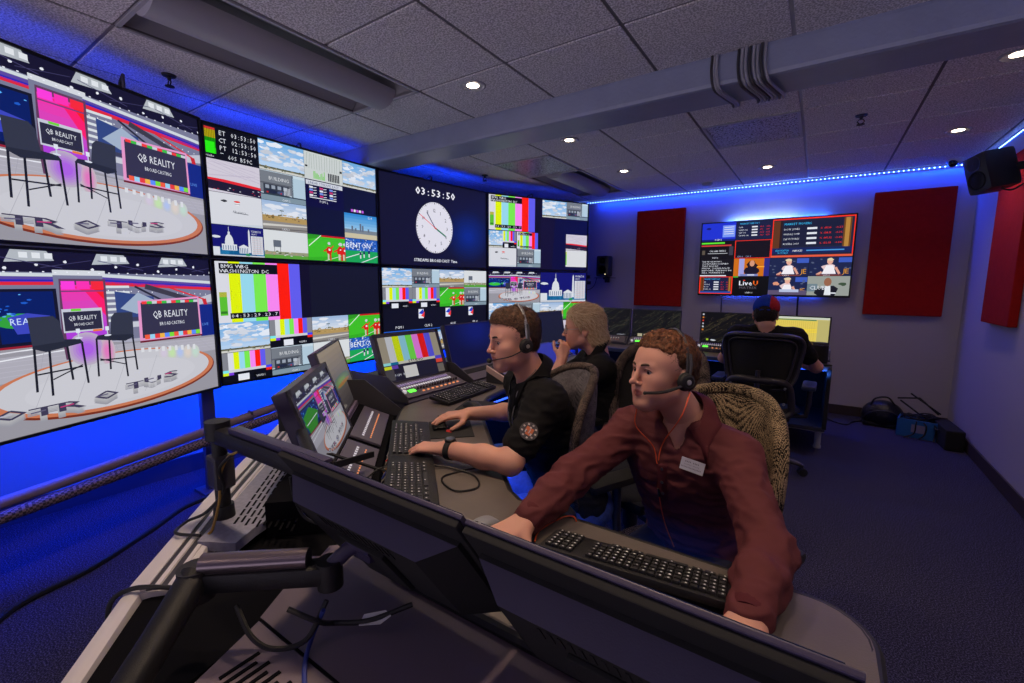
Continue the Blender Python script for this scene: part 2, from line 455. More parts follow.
# perforated panels
m_perf = two_tone('perforated_metal', (.50, .50, .56, 1), (.02, .02, .03, 1), 'voronoi', 90, .35, .55, .62, .2)
def grille(x, y, label):
    t = thing('ceiling_air_grille', label, 'vent', (x, y, ZC), group=None)
    MB().box((0, 0, -.001), (.575, .565, .006)).build('perforated_panel', m_perf, t)
    f = MB()
    for s in (-1, 1): f.box((s * .285, 0, -.003), (.02, .58, .008)); f.box((0, s * .283, -.003), (.59, .02, .008))
    f.build('frame', m_gridw, t)
grille(-2.306, 3.80, 'perforated ceiling grille beside the recessed fixture, catching coloured reflections of the screens')
grille(-.479, 3.80, 'perforated ceiling grille behind the grey beam, right of the cable bundles')
# downlights
DL = [(-1.69, 2.08, 'round downlight in the tile in front of the grey beam'), (-1.68, 3.24, 'round downlight just behind the beam, nearest to it on the left'),
      (-1.67, 4.39, 'small round downlight left of centre near the back wall'), (-.49, 4.97, 'round downlight above the wall television'),
      (.73, 4.55, 'round downlight above the right red panel of the back wall'), (.70, 3.25, 'round downlight cut by the right edge of the view'),
      (.70, .85, None), (-.35, .88, None), (-1.20, .80, None), (.70, 1.95, None), (-1.0, -1.2, None)]  # entries without label: unseen downlights added to light faces and desks
m_lens = mat('downlight_lens', (.9, .85, .75, 1), .3, emit=(1, .80, .58, 1), es=18)
for i, (x, y, lab) in enumerate(DL):
    if lab:
        t = thing('downlight', lab, 'ceiling light', (x, y, ZC))
    else:
        t = thing('downlight', 'round recessed downlight added overhead outside the view as extra light', 'ceiling light', (x, y, ZC), group='added downlights out of view')
    MB().lathe([(.034, -.0015), (.052, -.003), (.064, -.007), (.072, -.004), (.074, .0), (.034, .0)], n=28).build('trim_ring', m_gridw, t, smooth=True)
    MB().lathe([(.026, -.0035), (.034, -.002), (.034, .0005)], n=24).build('lens', m_lens, t)
    ld = bpy.data.lights.new('downlight_lamp', 'SPOT'); ld.energy = [24, 24, 16, 12, 14, 20, 18, 30, 44, 14, 8][i]; ld.color = (1, .74, .50)
    ld.spot_size = R(125); ld.spot_blend = .8; ld.shadow_soft_size = .06
    lo = bpy.data.objects.new('downlight_lamp', ld); C.objects.link(lo); lo.location = (0, 0, -.02); lo.parent = t
# sprinklers, brackets, smoke detector, dome camera
def sprinkler(x, y, label):
    t = thing('sprinkler_head', label, 'sprinkler', (x, y, ZC))
    m = MB().cyl((0, 0, 0), (0, 0, -.008), .034, .03, 20).cyl((0, 0, -.008), (0, 0, -.028), .010, .008, 10)
    for s in (-1, 1): m.tube([(s * .008, 0, -.026), (s * .020, 0, -.04), (s * .004, 0, -.056)], .0035, 6)
    m.build('body', M['black'], t, smooth=True)
    MB().cyl((0, 0, -.056), (0, 0, -.060), .022, .022, 16).build('deflector', M['black'], t)
sprinkler(-2.97, 1.08, 'black sprinkler head on the ceiling above the left studio screen')
sprinkler(-2.92, 3.78, 'black sprinkler head on the ceiling above the clock screen')
sprinkler(.14, 3.82, 'black sprinkler head behind the beam, right of the cable bundles')
t = thing('smoke_detector', 'small round detector on the ceiling above the wall television', 'smoke detector', (-1.10, 5.40, ZC))
MB().lathe([(.055, 0), (.055, -.012), (.04, -.026), (.018, -.03)], n=24).build('housing', m_gridw, t, smooth=True)
t = thing('dome_camera', 'small white dome camera with black eye in the ceiling corner', 'camera', (.90, 5.56, ZC))
MB().lathe([(.062, 0), (.062, -.015), (.055, -.03), (.03, -.038)], n=28).build('housing', m_gridw, t, smooth=True)
MB().ell((-.02, -.03, -.036), (.034, .034, .034), 20).build('lens_dome', mat('camera_eye', (.005, .005, .006, 1), .15), t, smooth=True)
# cable bundles looped under the beam
def bundle(x, n, sp, lean, label):
    t = thing('cable_bundle', label, 'cables', (x, 2.61, 2.30))
    for i in range(n):
        o = (i - (n - 1) / 2) * sp; j = random.uniform(-.004, .004)
        pts = [(o - lean, -.155 - j, .14), (o - lean, -.158 - j, .06), (o - lean * .5, -.150, -.012 - abs(j)), (o + lean * .2, -.05, -.018 - abs(j)), (o + lean, .08, -.014), (o + lean, .148, -.010), (o + lean, .156, .05), (o + lean, .152, .14)]
        m = MB().tube(bez(pts, 40), .0065, 7)
        m.build('cable', M['cablegrey'] if i % 3 else M['dark'], t, smooth=True)
M['cablegrey'] = mat('grey_cable', (.34, .34, .40, 1), .45, bump=.4, bump_scale=220)
bundle(-.47, 3, .012, .03, 'thin bundle of grey cables wrapped round the beam, left of the thicker bundle')
bundle(-.31, 8, .016, .03, 'thick bundle of grey cables wrapped round the ceiling beam')
# ------------------------------------------------------------------ blue LED strips
m_strip = mat('led_strip_tape', (.1, .15, .5, 1), .5, emit=(.02, .10, 1, 1), es=2.2)
m_dot = mat('led_dot', (.5, .6, 1, 1), .5, emit=(.25, .50, 1, 1), es=9)
def strip(p0, p1, nrm, label, dots=True):
    p0, p1, nrm = Vector(p0), Vector(p1), Vector(nrm); L = (p1 - p0).length; d = (p1 - p0) / L
    t = thing('led_strip', label, 'led strip', p0)
    rot = Matrix((d, nrm, d.cross(nrm))).transposed()
    MB().box(d * L / 2, (L, .003, .012), rot=rot).build('tape', m_strip, t)
    if dots:
        m = MB()
        for i in range(int(L / .036)): m.box(d * (.018 + i * .036) + nrm * .003, (.010, .004, .007), rot=rot)
        o = m.build('led', m_dot, t); o['kind'] = 'stuff'
    return t
strip((-2.9, YB - .012, ZC - .022), (XR - .03, YB - .012, ZC - .022), (0, -1, 0), 'blue LED strip glowing along the top of the back wall')
strip((XR - .012, YB - .05, ZC - .022), (XR - .012, YF, ZC - .022), (-1, 0, 0), 'blue LED strip glowing along the top of the right wall')
BLUE = (.0, .045, 1.0)
def area(name, loc, sx, sy, energy, color, aim, parent=None):
    l = bpy.data.lights.new(name, 'AREA'); l.shape = 'RECTANGLE'; l.size = sx; l.size_y = sy; l.energy = energy; l.color = color
    o = bpy.data.objects.new(name, l); C.objects.link(o); o.location = loc
    o.rotation_euler = Vector(aim).to_track_quat('-Z', 'Y').to_euler(); return o
area('strip_light_back', (-.7, YB - .03, ZC - .03), 3.6, .02, 24, BLUE, (0, -.3, -1))
l = area('strip_light_right', (XR - .03, 2.2, ZC - .03), .02, 7.0, 20, BLUE, (-.35, 0, -1))
# ------------------------------------------------------------------ pictures shown on screens
def clip_poly(poly, x0, y0, x1, y1):
    def cut(p, ax, val, keep_less):
        out = []
        for i in range(len(p)):
            a, b = p[i - 1], p[i]
            ia = (a[ax] <= val) if keep_less else (a[ax] >= val); ib = (b[ax] <= val) if keep_less else (b[ax] >= val)
            if ia != ib:
                t = (val - a[ax]) / (b[ax] - a[ax]); out.append((a[0] + (b[0] - a[0]) * t, a[1] + (b[1] - a[1]) * t))
            if ib: out.append(b)
        return out
    for ax, val, kl in ((0, x0, False), (0, x1, True), (1, y0, False), (1, y1, True)):
        poly = cut(poly, ax, val, kl)
        if len(poly) < 3: return []
    return poly
_glyphs = {}
def glyph(ch):
    if ch not in _glyphs:
        c = bpy.data.curves.new('g', 'FONT'); c.body = ch; c.size = 1; c.resolution_u = 1
        o = bpy.data.objects.new('g', c); C.objects.link(o)
        dg = bpy.context.evaluated_depsgraph_get(); me = bpy.data.meshes.new_from_object(o.evaluated_get(dg))
        xs = [v.co.x for v in me.vertices]
        _glyphs[ch] = ([tuple(me.vertices[i].co[:2]) for i in range(len(me.vertices))], [tuple(p.vertices) for p in me.polygons], (min(xs), max(xs)) if xs else (0, .3))
        bpy.data.objects.remove(o); bpy.data.curves.remove(c); bpy.data.meshes.remove(me)
    return _glyphs[ch]
class Canvas:
    def __init__(s, W, H): s.W, s.H = W, H; s.items = []; s.st = [(0, 0, 1, 1)]; s.layer = 0
    def sub(s, x0, y0, x1, y1):
        a, b, c, d = s.st[-1]; s.st.append((a + (c - a) * x0, b + (d - b) * y0, a + (c - a) * x1, b + (d - b) * y1)); return s
    def __enter__(s): return s
    def __exit__(s, *a): s.st.pop()
    def poly(s, pts, col, up=True):
        a, b, c, d = s.st[-1]; P = [(a + (c - a) * x, b + (d - b) * y) for x, y in pts]; P = clip_poly(P, a, b, c, d)
        if len(P) < 3: return
        if up: s.layer += 1
        s.items.append((P, col, s.layer))
    def rect(s, x0, y0, x1, y1, col, up=True): s.poly([(x0, y0), (x1, y0), (x1, y1), (x0, y1)], col, up)
    def oval(s, x, y, rx, ry, col, up=True, n=20, a0=0, a1=2 * PI): s.poly([(x + rx * math.cos(a0 + (a1 - a0) * i / n), y + ry * math.sin(a0 + (a1 - a0) * i / n)) for i in range(n)], col, up)
    def line(s, p, q, w, col, up=True):
        a, b, c, d = s.st[-1]; ax = (d - b) * s.H / ((c - a) * s.W)
        dx, dy = q[0] - p[0], (q[1] - p[1]) * ax; L = math.hypot(dx, dy) or 1; nx, ny = -dy / L * w / 2, dx / L * w / 2 / ax
        s.poly([(p[0] + nx, p[1] + ny), (q[0] + nx, q[1] + ny), (q[0] - nx, q[1] - ny), (p[0] - nx, p[1] - ny)], col, up)
    def blob(s, x, y, r, col, sq=.6, n=11, up=True):
        s.poly([(x + r * math.cos(2 * PI * i / n) * random.uniform(.7, 1.15), y + r * sq * math.sin(2 * PI * i / n) * random.uniform(.7, 1.15)) for i in range(n)], col, up)
    def text(s, x, y, h, body, col, mono=.0, width=None, bold=False):
        """x, y lower left; h cap height in local units"""
        a, b, c, d = s.st[-1]; asp = (d - b) * s.H / ((c - a) * s.W); sz = h / .70; s.layer += 1
        pen = 0; out = []
        for ch in body:
            if ch == ' ': pen += (mono or .34); continue
            vs, fs, (m0, m1) = glyph(ch)
            off = pen + ((mono - (m1 - m0)) / 2 - m0 if mono else -m0 + .04)
            for f in fs: out.append([(vs[i][0] + off, vs[i][1]) for i in f])
            pen += mono or (m1 - m0 + .10)
        kx = (width / pen) if width else sz * asp
        for P in out:
            for dx, dy in (((0, 0), (.05, 0)) if bold else ((0, 0),)): s.poly([(x + (u + dx) * kx, y + (v + dy) * sz) for u, v in P], col, up=False)
    def build(s, name, o, r, u, parent, material=None, world=False):
        """o lower left corner, r/u full width and height vectors; normal = r x u"""
        o, r, u = Vector(o), Vector(r), Vector(u); n = r.cross(u).normalized()
        L = max(1, s.layer); step = min(.00005, .0045 / L)
        vs, fs, cs = [], [], []
        for P, col, l in s.items:
            k = len(vs); vs += [o + r * x + u * y + n * (l * step) for x, y in P]; fs.append(tuple(range(k, k + len(P)))); cs += [col] * len(P)
        if world:
            inv = world_of(parent).inverted(); vs = [inv @ v for v in vs]
        me = bpy.data.meshes.new(name); me.from_pydata([tuple(v) for v in vs], [], fs)
        at = me.color_attributes.new('tint', 'FLOAT_COLOR', 'CORNER'); at.data.foreach_set('color', [x for c in cs for x in c])
        me.materials.append(material or M['screen']); ob = bpy.data.objects.new(name, me); C.objects.link(ob); ob.parent = parent; return ob
M['screen'] = emission_attr('lit_screen', 1.0)
M['screen_dim'] = emission_attr('lit_screen_dim', .62)
W_ = rgb(225, 228, 238); K_ = rgb(12, 14, 26); NAVY = rgb(16, 20, 50)
def clouds(c):
    for i in range(8): c.rect(0, i / 8, 1, (i + 1) / 8 + .01, rgb(190 - i * 11, 212 - i * 6, 238 - i * 2), up=(i == 0))
    for i in range(44):
        x, y = random.random(), random.uniform(.22, .95); v = random.uniform(186, 226) + 14 * y
        c.blob(x, y, random.uniform(.03, .15), rgb(v - 6, v, min(250, v + 12)), .6, up=(i % 3 == 0))
    for i in range(14): c.blob(random.random(), random.uniform(.35, .9), random.uniform(.03, .09), rgb(150, 185, 225), .5, up=(i == 0))
    c.rect(0, 0, 1, .07, rgb(205, 205, 200)); c.rect(0, .07, 1, .13, rgb(110, 112, 88), up=False)
    c.rect(0, .10, 1, .13, rgb(86, 84, 70))
    for i in range(30): c.blob(random.random(), random.uniform(.05, .14), .02, rgb(60, 75, 50) if i % 2 else rgb(150, 138, 110), .8, up=(i == 0))
BARC = [rgb(215, 218, 225), rgb(222, 240, 10), rgb(150, 215, 235), rgb(120, 232, 80), rgb(246, 135, 240), rgb(250, 28, 12), rgb(96, 92, 236)]
def bars(c, x0=0, x1=1, y0=.33):
    n = len(BARC)
    for i, b in enumerate(BARC): c.rect(x0 + (x1 - x0) * i / n, y0, x0 + (x1 - x0) * (i + 1) / n, 1, b, up=(i == 0))
def fullbars(c):
    c.rect(0, 0, 1, 1, K_); g = rgb(130, 132, 142); c.rect(0, .42, .125, 1, g); c.rect(.875, .42, 1, 1, g, up=False)
    with c.sub(.125, .42, .875, 1): bars(c, y0=0)
    c.rect(0, .33, .125, .42, rgb(120, 230, 235)); c.rect(0, .24, .125, .33, rgb(215, 235, 30), up=False)
    c.rect(.125, .33, .875, .42, rgb(205, 208, 215), up=False); c.rect(.125, .24, .22, .33, rgb(120, 60, 220), up=False)
    c.rect(.875, .33, 1, .42, rgb(60, 70, 235), up=False); c.rect(.875, .24, 1, .33, rgb(240, 40, 20), up=False)
    c.rect(.3, .02, .52, .24, W_); c.rect(.62, .0, .66, .24, rgb(4, 5, 10), up=False); c.text(.66, .06, .07, 'VNTE 1', W_)
def garage(c):
    c.rect(0, 0, 1, 1, rgb(196, 214, 226)); c.rect(.0, .25, .68, .98, rgb(116, 122, 132)); c.rect(.0, .55, .68, .60, rgb(88, 92, 102))
    c.rect(.06, .22, .62, .55, rgb(52, 58, 72)); c.rect(.70, .2, 1, .9, rgb(176, 200, 216)); c.rect(.68, .2, .72, .98, rgb(90, 100, 112), up=False)
    for i in range(4): c.rect(.10 + i * .13, .40, .18 + i * .13, .52, rgb(150, 160, 175), up=(i == 0))
    c.blob(.22, .30, .13, rgb(36, 44, 66), .6); c.blob(.45, .30, .10, rgb(70, 84, 120), .6); c.rect(.12, .25, .16, .30, rgb(200, 40, 40)); c.rect(.42, .26, .45, .3, rgb(200, 40, 40), up=False)
    c.rect(0, 0, 1, .2, rgb(126, 146, 160)); c.rect(0, .18, 1, .22, rgb(44, 60, 74)); c.text(.18, .70, .12, 'BUILDING', rgb(215, 218, 222)); c.text(.45, .03, .07, 'CAM 2', W_)
    for i in range(5): c.rect(.5 + i * .03, .24, .515 + i * .03, .5, rgb(205, 210, 220), up=(i == 0))
def road(c):
    for i in range(5): c.rect(0, .5 + i * .1, 1, .62 + i * .1, rgb(205 - i * 12, 215 - i * 8, 230 - i * 3), up=(i == 0))
    for i in range(10): c.blob(random.random(), random.uniform(.6, .95), random.uniform(.05, .15), rgb(222, 226, 236), .5, up=(i == 0))
    c.rect(0, .28, 1, .50, rgb(176, 146, 92)); c.rect(0, 0, 1, .3, rgb(140, 136, 134))
    for i in range(46): c.blob(random.random(), random.uniform(.40, .56), random.uniform(.012, .035), [rgb(84, 92, 50), rgb(120, 96, 60), rgb(190, 160, 104)][i % 3], .8, n=7, up=(i == 0))
    c.poly([(0, .12), (1, .2), (1, .24), (0, .2)], rgb(205, 202, 196)); c.poly([(0, .0), (1, .06), (1, .09), (0, .04)], rgb(90, 88, 92)); c.rect(.42, .5, .425, .7, rgb(60, 60, 50)); c.rect(.38, .68, .47, .71, rgb(60, 70, 50)); c.text(.4, .02, .07, 'CAM 3', W_)
def billboard(c):
    c.rect(0, 0, 1, 1, rgb(214, 218, 222)); c.rect(.2, .42, .37, .66, rgb(96, 104, 118)); c.line((.22, .2), (.22, .45), .012, rgb(90, 92, 100)); c.line((.35, .2), (.35, .45), .012, rgb(90, 92, 100))
    c.rect(0, .0, 1, .26, rgb(146, 150, 122)); c.rect(0, 0, 1, .14, rgb(88, 160, 60)); 
    for i in range(24): c.blob(random.random(), random.uniform(.12, .3), .03, [rgb(74, 92, 60), rgb(176, 150, 120), rgb(196, 200, 196)][i % 3], .7, n=7, up=(i == 0))
def football(c):
    c.rect(0, 0, 1, 1, rgb(62, 190, 40)); c.poly([(0, .0), (1, .0), (1, .25), (0, .12)], rgb(52, 172, 34))
    c.poly([(0, 1), (0, .8), (.6, 1)], rgb(46, 150, 34)); c.line((.02, .55), (.34, .98), .02, rgb(225, 240, 220)); c.line((.4, .0), (1, .3), .012, rgb(215, 235, 210))
    for x, s in ((.55, 1.0), (.86, 1.25), (.98, 1.1)):
        r = rgb(214, 30, 22); c.blob(x, .42, .085 * s, r, 1.9, n=9); c.blob(x, .70, .045 * s, rgb(200, 205, 210), 1.3); c.rect(x - .05 * s, .06, x - .01, .3, rgb(210, 190, 180)); c.rect(x + .01, .04, x + .05 * s, .3, rgb(205, 30, 24), up=False); c.line((x - .05, .5), (x - .15 * s, .38), .035, r); c.line((x + .05, .52), (x + .12, .62), .03, r); c.rect(x - .02, .42, x + .03, .5, W_)
    c.rect(.35, .93, 1, 1, rgb(190, 25, 30))
def football2(c):
    c.rect(0, 0, 1, 1, rgb(26, 160, 84)); c.rect(0, .5, 1, 1, rgb(36, 92, 190))
    for i in range(70): c.blob(random.random(), random.uniform(.55, 1), random.uniform(.015, .035), [W_, rgb(30, 60, 150), rgb(180, 200, 230), rgb(40, 70, 110)][i % 4], 1, n=6, up=(i == 0))
    c.text(.02, .62, .22, 'BENTON', rgb(230, 238, 250)); c.line((.0, .18), (.5, .42), .02, W_); c.line((.45, .0), (1, .32), .02, W_)
    for x, y in ((.45, .38), (.56, .42), (.72, .45)): c.blob(x, y, .035, rgb(30, 40, 90), 2.6, n=7); c.blob(x, y + .12, .02, W_, 1.2, n=6); c.rect(x - .02, y - .2, x + .02, y - .05, rgb(210, 214, 220))
def stadium_sky(c):
    for i in range(6): c.rect(0, .3 + i * .12, 1, .44 + i * .12, rgb(150 - i * 20, 195 - i * 12, 228 - i * 4), up=(i == 0))
    c.rect(0, 0, 1, .34, rgb(200, 190, 160)); c.rect(0, .2, 1, .36, rgb(120, 130, 140))
    for x, h in ((.2, .5), (.3, .42), (.45, .62), (.52, .55), (.7, .44)): c.rect(x, .3, x + .05, h, rgb(96, 108, 128))
    c.text(.72, .86, .1, '12.4', W_)
def snow(c):
    c.rect(0, 0, 1, 1, rgb(206, 200, 214)); 
    for i in range(9): c.line((random.uniform(-.2, .5), random.uniform(.4, 1.1)), (random.uniform(.6, 1.2), random.uniform(.3, 1)), .008, rgb(188, 180, 200), up=(i == 0))
    c.poly([(0, .36), (.3, .30), (1, .20), (1, .34), (.7, .38), (.3, .42), (0, .42)], rgb(226, 40, 52)); c.poly([(0, .08), (1, 0), (1, .26), (.6, .30), (.25, .34), (0, .36)], rgb(30, 26, 52))
    for i in range(14): c.blob(random.random(), random.uniform(.04, .2), .02, W_ if i % 2 else rgb(190, 40, 60), .6, n=6, up=(i == 0))
def logos(c):
    c.rect(0, 0, 1, 1, rgb(212, 214, 222)); c.blob(.28, .76, .06, rgb(50, 52, 60), .7); c.blob(.52, .78, .06, rgb(225, 60, 50), .6); c.blob(.52, .70, .045, rgb(235, 235, 240), .9); c.line((.47, .70), (.57, .70), .008, rgb(70, 70, 84)); c.line((.45, .42), (.72, .40), .012, rgb(90, 94, 104)); c.text(.42, .42, .07, 'Allegiance', rgb(80, 84, 96)); c.poly([(0, .0), (1, .1), (1, 0)], rgb(196, 204, 216))
def plain(c): c.rect(0, 0, 1, 1, rgb(214, 216, 220)); c.rect(0, .1, .05, .9, rgb(120, 200, 70)); c.rect(0, .75, .05, .9, rgb(230, 190, 60), up=False)
def capitol(c):
    c.rect(0, 0, 1, 1, rgb(20, 22, 110)); w = rgb(214, 218, 226); t = rgb(16, 88, 140); u = rgb(36, 120, 170)
    for i in range(12): c.blob(random.random(), .12, .12, t if i % 2 else u, 1.4, up=(i == 0))
    c.rect(.18, .2, .46, .40, w); c.rect(.24, .40, .40, .50, w); c.poly([(.24 + .08 + .075 * math.cos(a * PI / 10), .5 + .22 * math.sin(a * PI / 10)) for a in range(11)], w); c.rect(.30, .7, .34, .80, w); c.line((.32, .78), (.32, .96), .008, w)
    for i in range(6): c.rect(.20 + i * .045, .22, .212 + i * .045, .36, t, up=(i == 0))
    c.poly([(.68, .15), (.69, .86), (.705, .94), (.72, .86), (.73, .15)], w); c.rect(.50, .12, .68, .32, w); c.poly([(.48, .32), (.59, .42), (.70, .32)], w)
    for i in range(5): c.rect(.52 + i * .033, .13, .532 + i * .033, .30, t, up=(i == 0))
    c.rect(.74, .1, .98, .72, w); c.rect(.0, .0, .14, .3, w, up=False)
    for i in range(16): c.line((.76, .14 + i * .036), (.97, .15 + i * .036), .006, rgb(150, 160, 175) if i % 2 else rgb(180, 110, 120), up=(i == 0))
    for i in range(3): c.rect(.80 + i * .06, .1, .806 + i * .06, .72, rgb(150, 160, 175), up=(i == 0))
    c.text(.75, .84, .07, 'WASHINGTON', W_, width=.2); c.text(.76, .76, .05, 'BEAT', W_); c.rect(0, 0, 1, .06, rgb(200, 204, 212)); c.blob(.08, .62, .09, w, .5); c.blob(.66, .08, .05, rgb(40, 140, 90), 1)
def waveform(c):
    c.rect(0, 0, 1, 1, rgb(200, 206, 206)); 
    for i in range(14): c.line((.05 + i * .066, .4), (.06 + i * .066 + random.uniform(-.02, .02), .95), .006, rgb(120, 140, 130), up=(i == 0))
    for i in range(10): c.rect(.22 + i * .03, .05, .24 + i * .03, random.uniform(.15, .4), rgb(120, 200, 90), up=(i == 0))
    for i in range(7): c.rect(.6 + i * .045, .06, .63 + i * .045, .36, K_, up=(i == 0))
    c.rect(.02, .44, .08, .5, K_); c.rect(.92, .46, .98, .54, K_, up=False)
def quad_logo(c, x, y): c.rect(x - .02, y - .06, x + .025, y + .05, rgb(225, 228, 240)); c.poly([(x - .02, y), (x + .02, y + .05), (x + .03, y - .02)], rgb(30, 60, 200)); c.poly([(x, y - .03), (x + .035, y + .02), (x + .03, y - .05)], rgb(240, 60, 60))
def studio(c, full=True):
    """virtual sports studio: bright set, two tall stools on an oval rug"""
    c.rect(0, 0, 1, 1, rgb(166, 166, 186)); c.rect(0, .86, 1, 1, rgb(22, 20, 48)); c.rect(0, .46, 1, .88, rgb(120, 122, 150)); 
    c.poly([(0, .0), (1, 0), (1, .44), (.62, .44), (.40, .49), (0, .50)], rgb(150, 148, 158))
    c.poly([(.0, .42), (.5, .44), (1, .40), (1, .30), (0, .30)], rgb(172, 170, 182))
    for x in (.07, .28, .52, .76): c.poly([(x, .93), (x + .13, .945), (x + .11, 1), (x + .02, 1)], rgb(176, 182, 190))
    for i in range(13): c.blob(.04 + i * .08, .90 + .02 * (i % 3), .006, W_, 1.6, n=6, up=(i == 0))
    for i, (y, col) in enumerate(((.865, rgb(206, 214, 220)), (.845, rgb(90, 70, 160)), (.83, rgb(40, 40, 180)), (.818, rgb(220, 40, 60)))): c.rect(0, y - .008, .40, y + .010, col, up=(i == 0)); c.poly([(.55, y - .01), (1, y - .05), (1, y - .028), (.55, y + .012)], col, up=False)
    for i in range(7): c.rect(.55, .79 - i * .035, .64, .805 - i * .035, rgb(214, 220, 226), up=(i == 0))
    c.poly([(.40, .865), (.56, .865), (.56, .895), (.40, .895)], rgb(210, 214, 222))
    # left video wall with stadium
    c.rect(0, .485, .405, .79, rgb(20, 22, 44)); c.rect(.0, .505, .235, .775, rgb(10, 40, 120)); c.rect(.25, .505, .395, .775, rgb(8, 30, 100), up=False)
    c.oval(.12, .60, .11, .05, rgb(60, 190, 60)); c.oval(.30, .62, .06, .04, rgb(50, 160, 60), up=False)
    for i in range(40): c.blob(random.uniform(0, .39), random.uniform(.62, .77), random.uniform(.004, .012), rgb(90, 170, 240) if i % 2 else rgb(30, 90, 200), .8, n=5, up=(i == 0))
    c.poly([(.27, .64), (.32, .66), (.38, .64), (.36, .55), (.29, .55)], rgb(60, 70, 190)); c.text(.275, .60, .035, 'REALITY', rgb(200, 220, 255), width=.105); c.rect(0, .475, .40, .487, rgb(150, 30, 50))
    for i in range(2): c.line((0, .44 - i * .05), (.42, .47 - i * .03), .004, rgb(230, 232, 240), up=(i == 0))
    # lighting rig, ribs and wall detail
    for i in range(30): c.rect(.01 + i * .033, .876 + .004 * (i % 2), .016 + i * .033, .882 + .004 * (i % 2), rgb(232, 234, 244), up=(i == 0))
    for i in range(4): c.line((.0 + i * .27, .955), (.16 + i * .27, .905), .0022, rgb(70, 66, 110), up=(i == 0)); c.line((.10 + i * .27, .905), (.25 + i * .27, .955), .0022, rgb(60, 58, 96), up=False)
    for i in range(4):
        for j in range(3): c.rect(.085 + i * .233 + j * .033, .955, .107 + i * .233 + j * .033, .985, rgb(222, 226, 232), up=(i + j == 0))
    for i in range(16): c.oval(.565 + i * .027, .775 - .0025 * i, .0022, .004, rgb(240, 240, 250), up=(i == 0), n=8)
    for i in range(6): c.line((.0, .462 - i * .026), (1, .448 - i * .022), .0012, rgb(186, 184, 198), up=(i == 0))
    for i in range(10): c.line((.02 + i * .11, .44), (-.06 + i * .13, .30), .0012, rgb(160, 158, 172), up=(i == 0))
    c.poly([(.93, .66), (1, .68), (1, .74), (.93, .71)], rgb(190, 192, 206)); c.poly([(.95, .70), (.97, .705), (.985, .58), (.97, .58)], rgb(200, 40, 50)); c.rect(.585, .575, .665, .60, rgb(60, 62, 90)); c.rect(.59, .535, .665, .57, rgb(196, 200, 212))
    # pink tower
    c.poly([(.405, .50), (.415, .845), (.558, .845), (.552, .40), (.41, .38)], rgb(96, 60, 92))
    for i in range(9): 
        f = i / 8; c.poly([(.418 + f * .0, .40 + .045 * i), (.548, .40 + .045 * i), (.548, .45 + .045 * i), (.418, .45 + .045 * i)], rgb(150 + 90 * f, 50 + 20 * math.sin(f * 3), 230 - 60 * f), up=(i == 0))
    c.poly([(.49, .77), (.548, .62), (.548, .80), (.45, .80)], rgb(250, 30, 110)); c.poly([(.51, .80), (.548, .72), (.548, .80)], rgb(245, 30, 40))
    for i, col in enumerate((rgb(250, 60, 220), rgb(250, 50, 180), rgb(245, 40, 60))): c.rect(.42 + i * .045, .785, .46 + i * .045, .832, col, up=(i == 0))
    c.rect(.418, .77, .55, .778, rgb(120, 60, 120))
    c.rect(.412, .535, .536, .672, rgb(196, 200, 215)); c.rect(.416, .545, .532, .655, rgb(44, 44, 66)); c.rect(.44, .658, .47, .672, rgb(110, 210, 60), up=False); c.rect(.50, .53, .53, .543, rgb(230, 120, 60), up=False)
    c.text(.43, .605, .026, 'QB REALITY', W_, width=.088); c.text(.445, .572, .016, 'BROADCAST', W_, width=.06)
    # window area with car and right hand display
    c.poly([(.585, .60), (.585, .77), (.73, .73), (.74, .60)], rgb(50, 70, 130)); c.poly([(.60, .66), (.67, .76), (.74, .70), (.66, .62)], rgb(160, 176, 200)); c.line((.70, .80), (.93, .68), .02, rgb(60, 58, 74)); c.line((.80, .79), (.96, .70), .006, rgb(220, 40, 50)); c.line((.66, .80), (.80, .67), .008, rgb(40, 40, 60))
    c.rect(.93, .42, 1, .66, rgb(20, 40, 130)); c.text(.94, .50, .02, 'LIVE', rgb(90, 140, 230))
    c.poly([(.66, .44), (.665, .705), (.932, .722), (.935, .425)], rgb(226, 150, 200)); c.poly([(.672, .455), (.676, .692), (.925, .708), (.926, .44)], rgb(52, 50, 76))
    for i in range(12):
        x = .68 + i * .0205; col = [rgb(240, 90, 60), rgb(120, 220, 60), rgb(90, 140, 250), rgb(240, 180, 70), rgb(230, 60, 60), rgb(150, 210, 240)][(i * 5) % 6]
        c.rect(x, .445, x + .02, .475, col, up=(i == 0)); c.rect(x, .682, x + .02, .70, [rgb(240, 60, 60), rgb(60, 190, 70), rgb(200, 205, 215)][i % 3], up=False)
    c.text(.72, .585, .048, 'QB REALITY', W_, width=.155); c.text(.745, .53, .024, 'BROADCASTING', W_, width=.11); c.rect(.66, .425, .935, .437, rgb(110, 20, 40))
    # rug
    c.oval(.585, .205, .40, .185, rgb(120, 48, 30), n=48); c.oval(.585, .212, .395, .178, rgb(198, 118, 84), n=48); c.oval(.585, .218, .372, .165, rgb(196, 196, 204), n=48)
    for k_ in range(4):
        for i in range(5):
            t_ = [(206, 196, 216), (192, 222, 170), (176, 192, 232), (216, 204, 196), (190, 214, 202)][i]; m_ = (3 - k_) / 4
            c.oval(.75 + i * .036, .335 - i * .006, .021 - .004 * k_, .050 - .010 * k_, rgb(*[a + (196 - a) * m_ for a in t_]), up=(i == 0))
    for k_ in range(6):
        m_ = (5 - k_) / 6; c.oval(.475, .43, .060 - .008 * k_, .10 - .013 * k_, rgb(*[a + (186 - a) * m_ for a in (170, 96, 226)])); c.oval(.54, .40, .026 - .0035 * k_, .09 - .012 * k_, rgb(*[a + (190 - a) * m_ for a in (224, 120, 190)]), up=False)
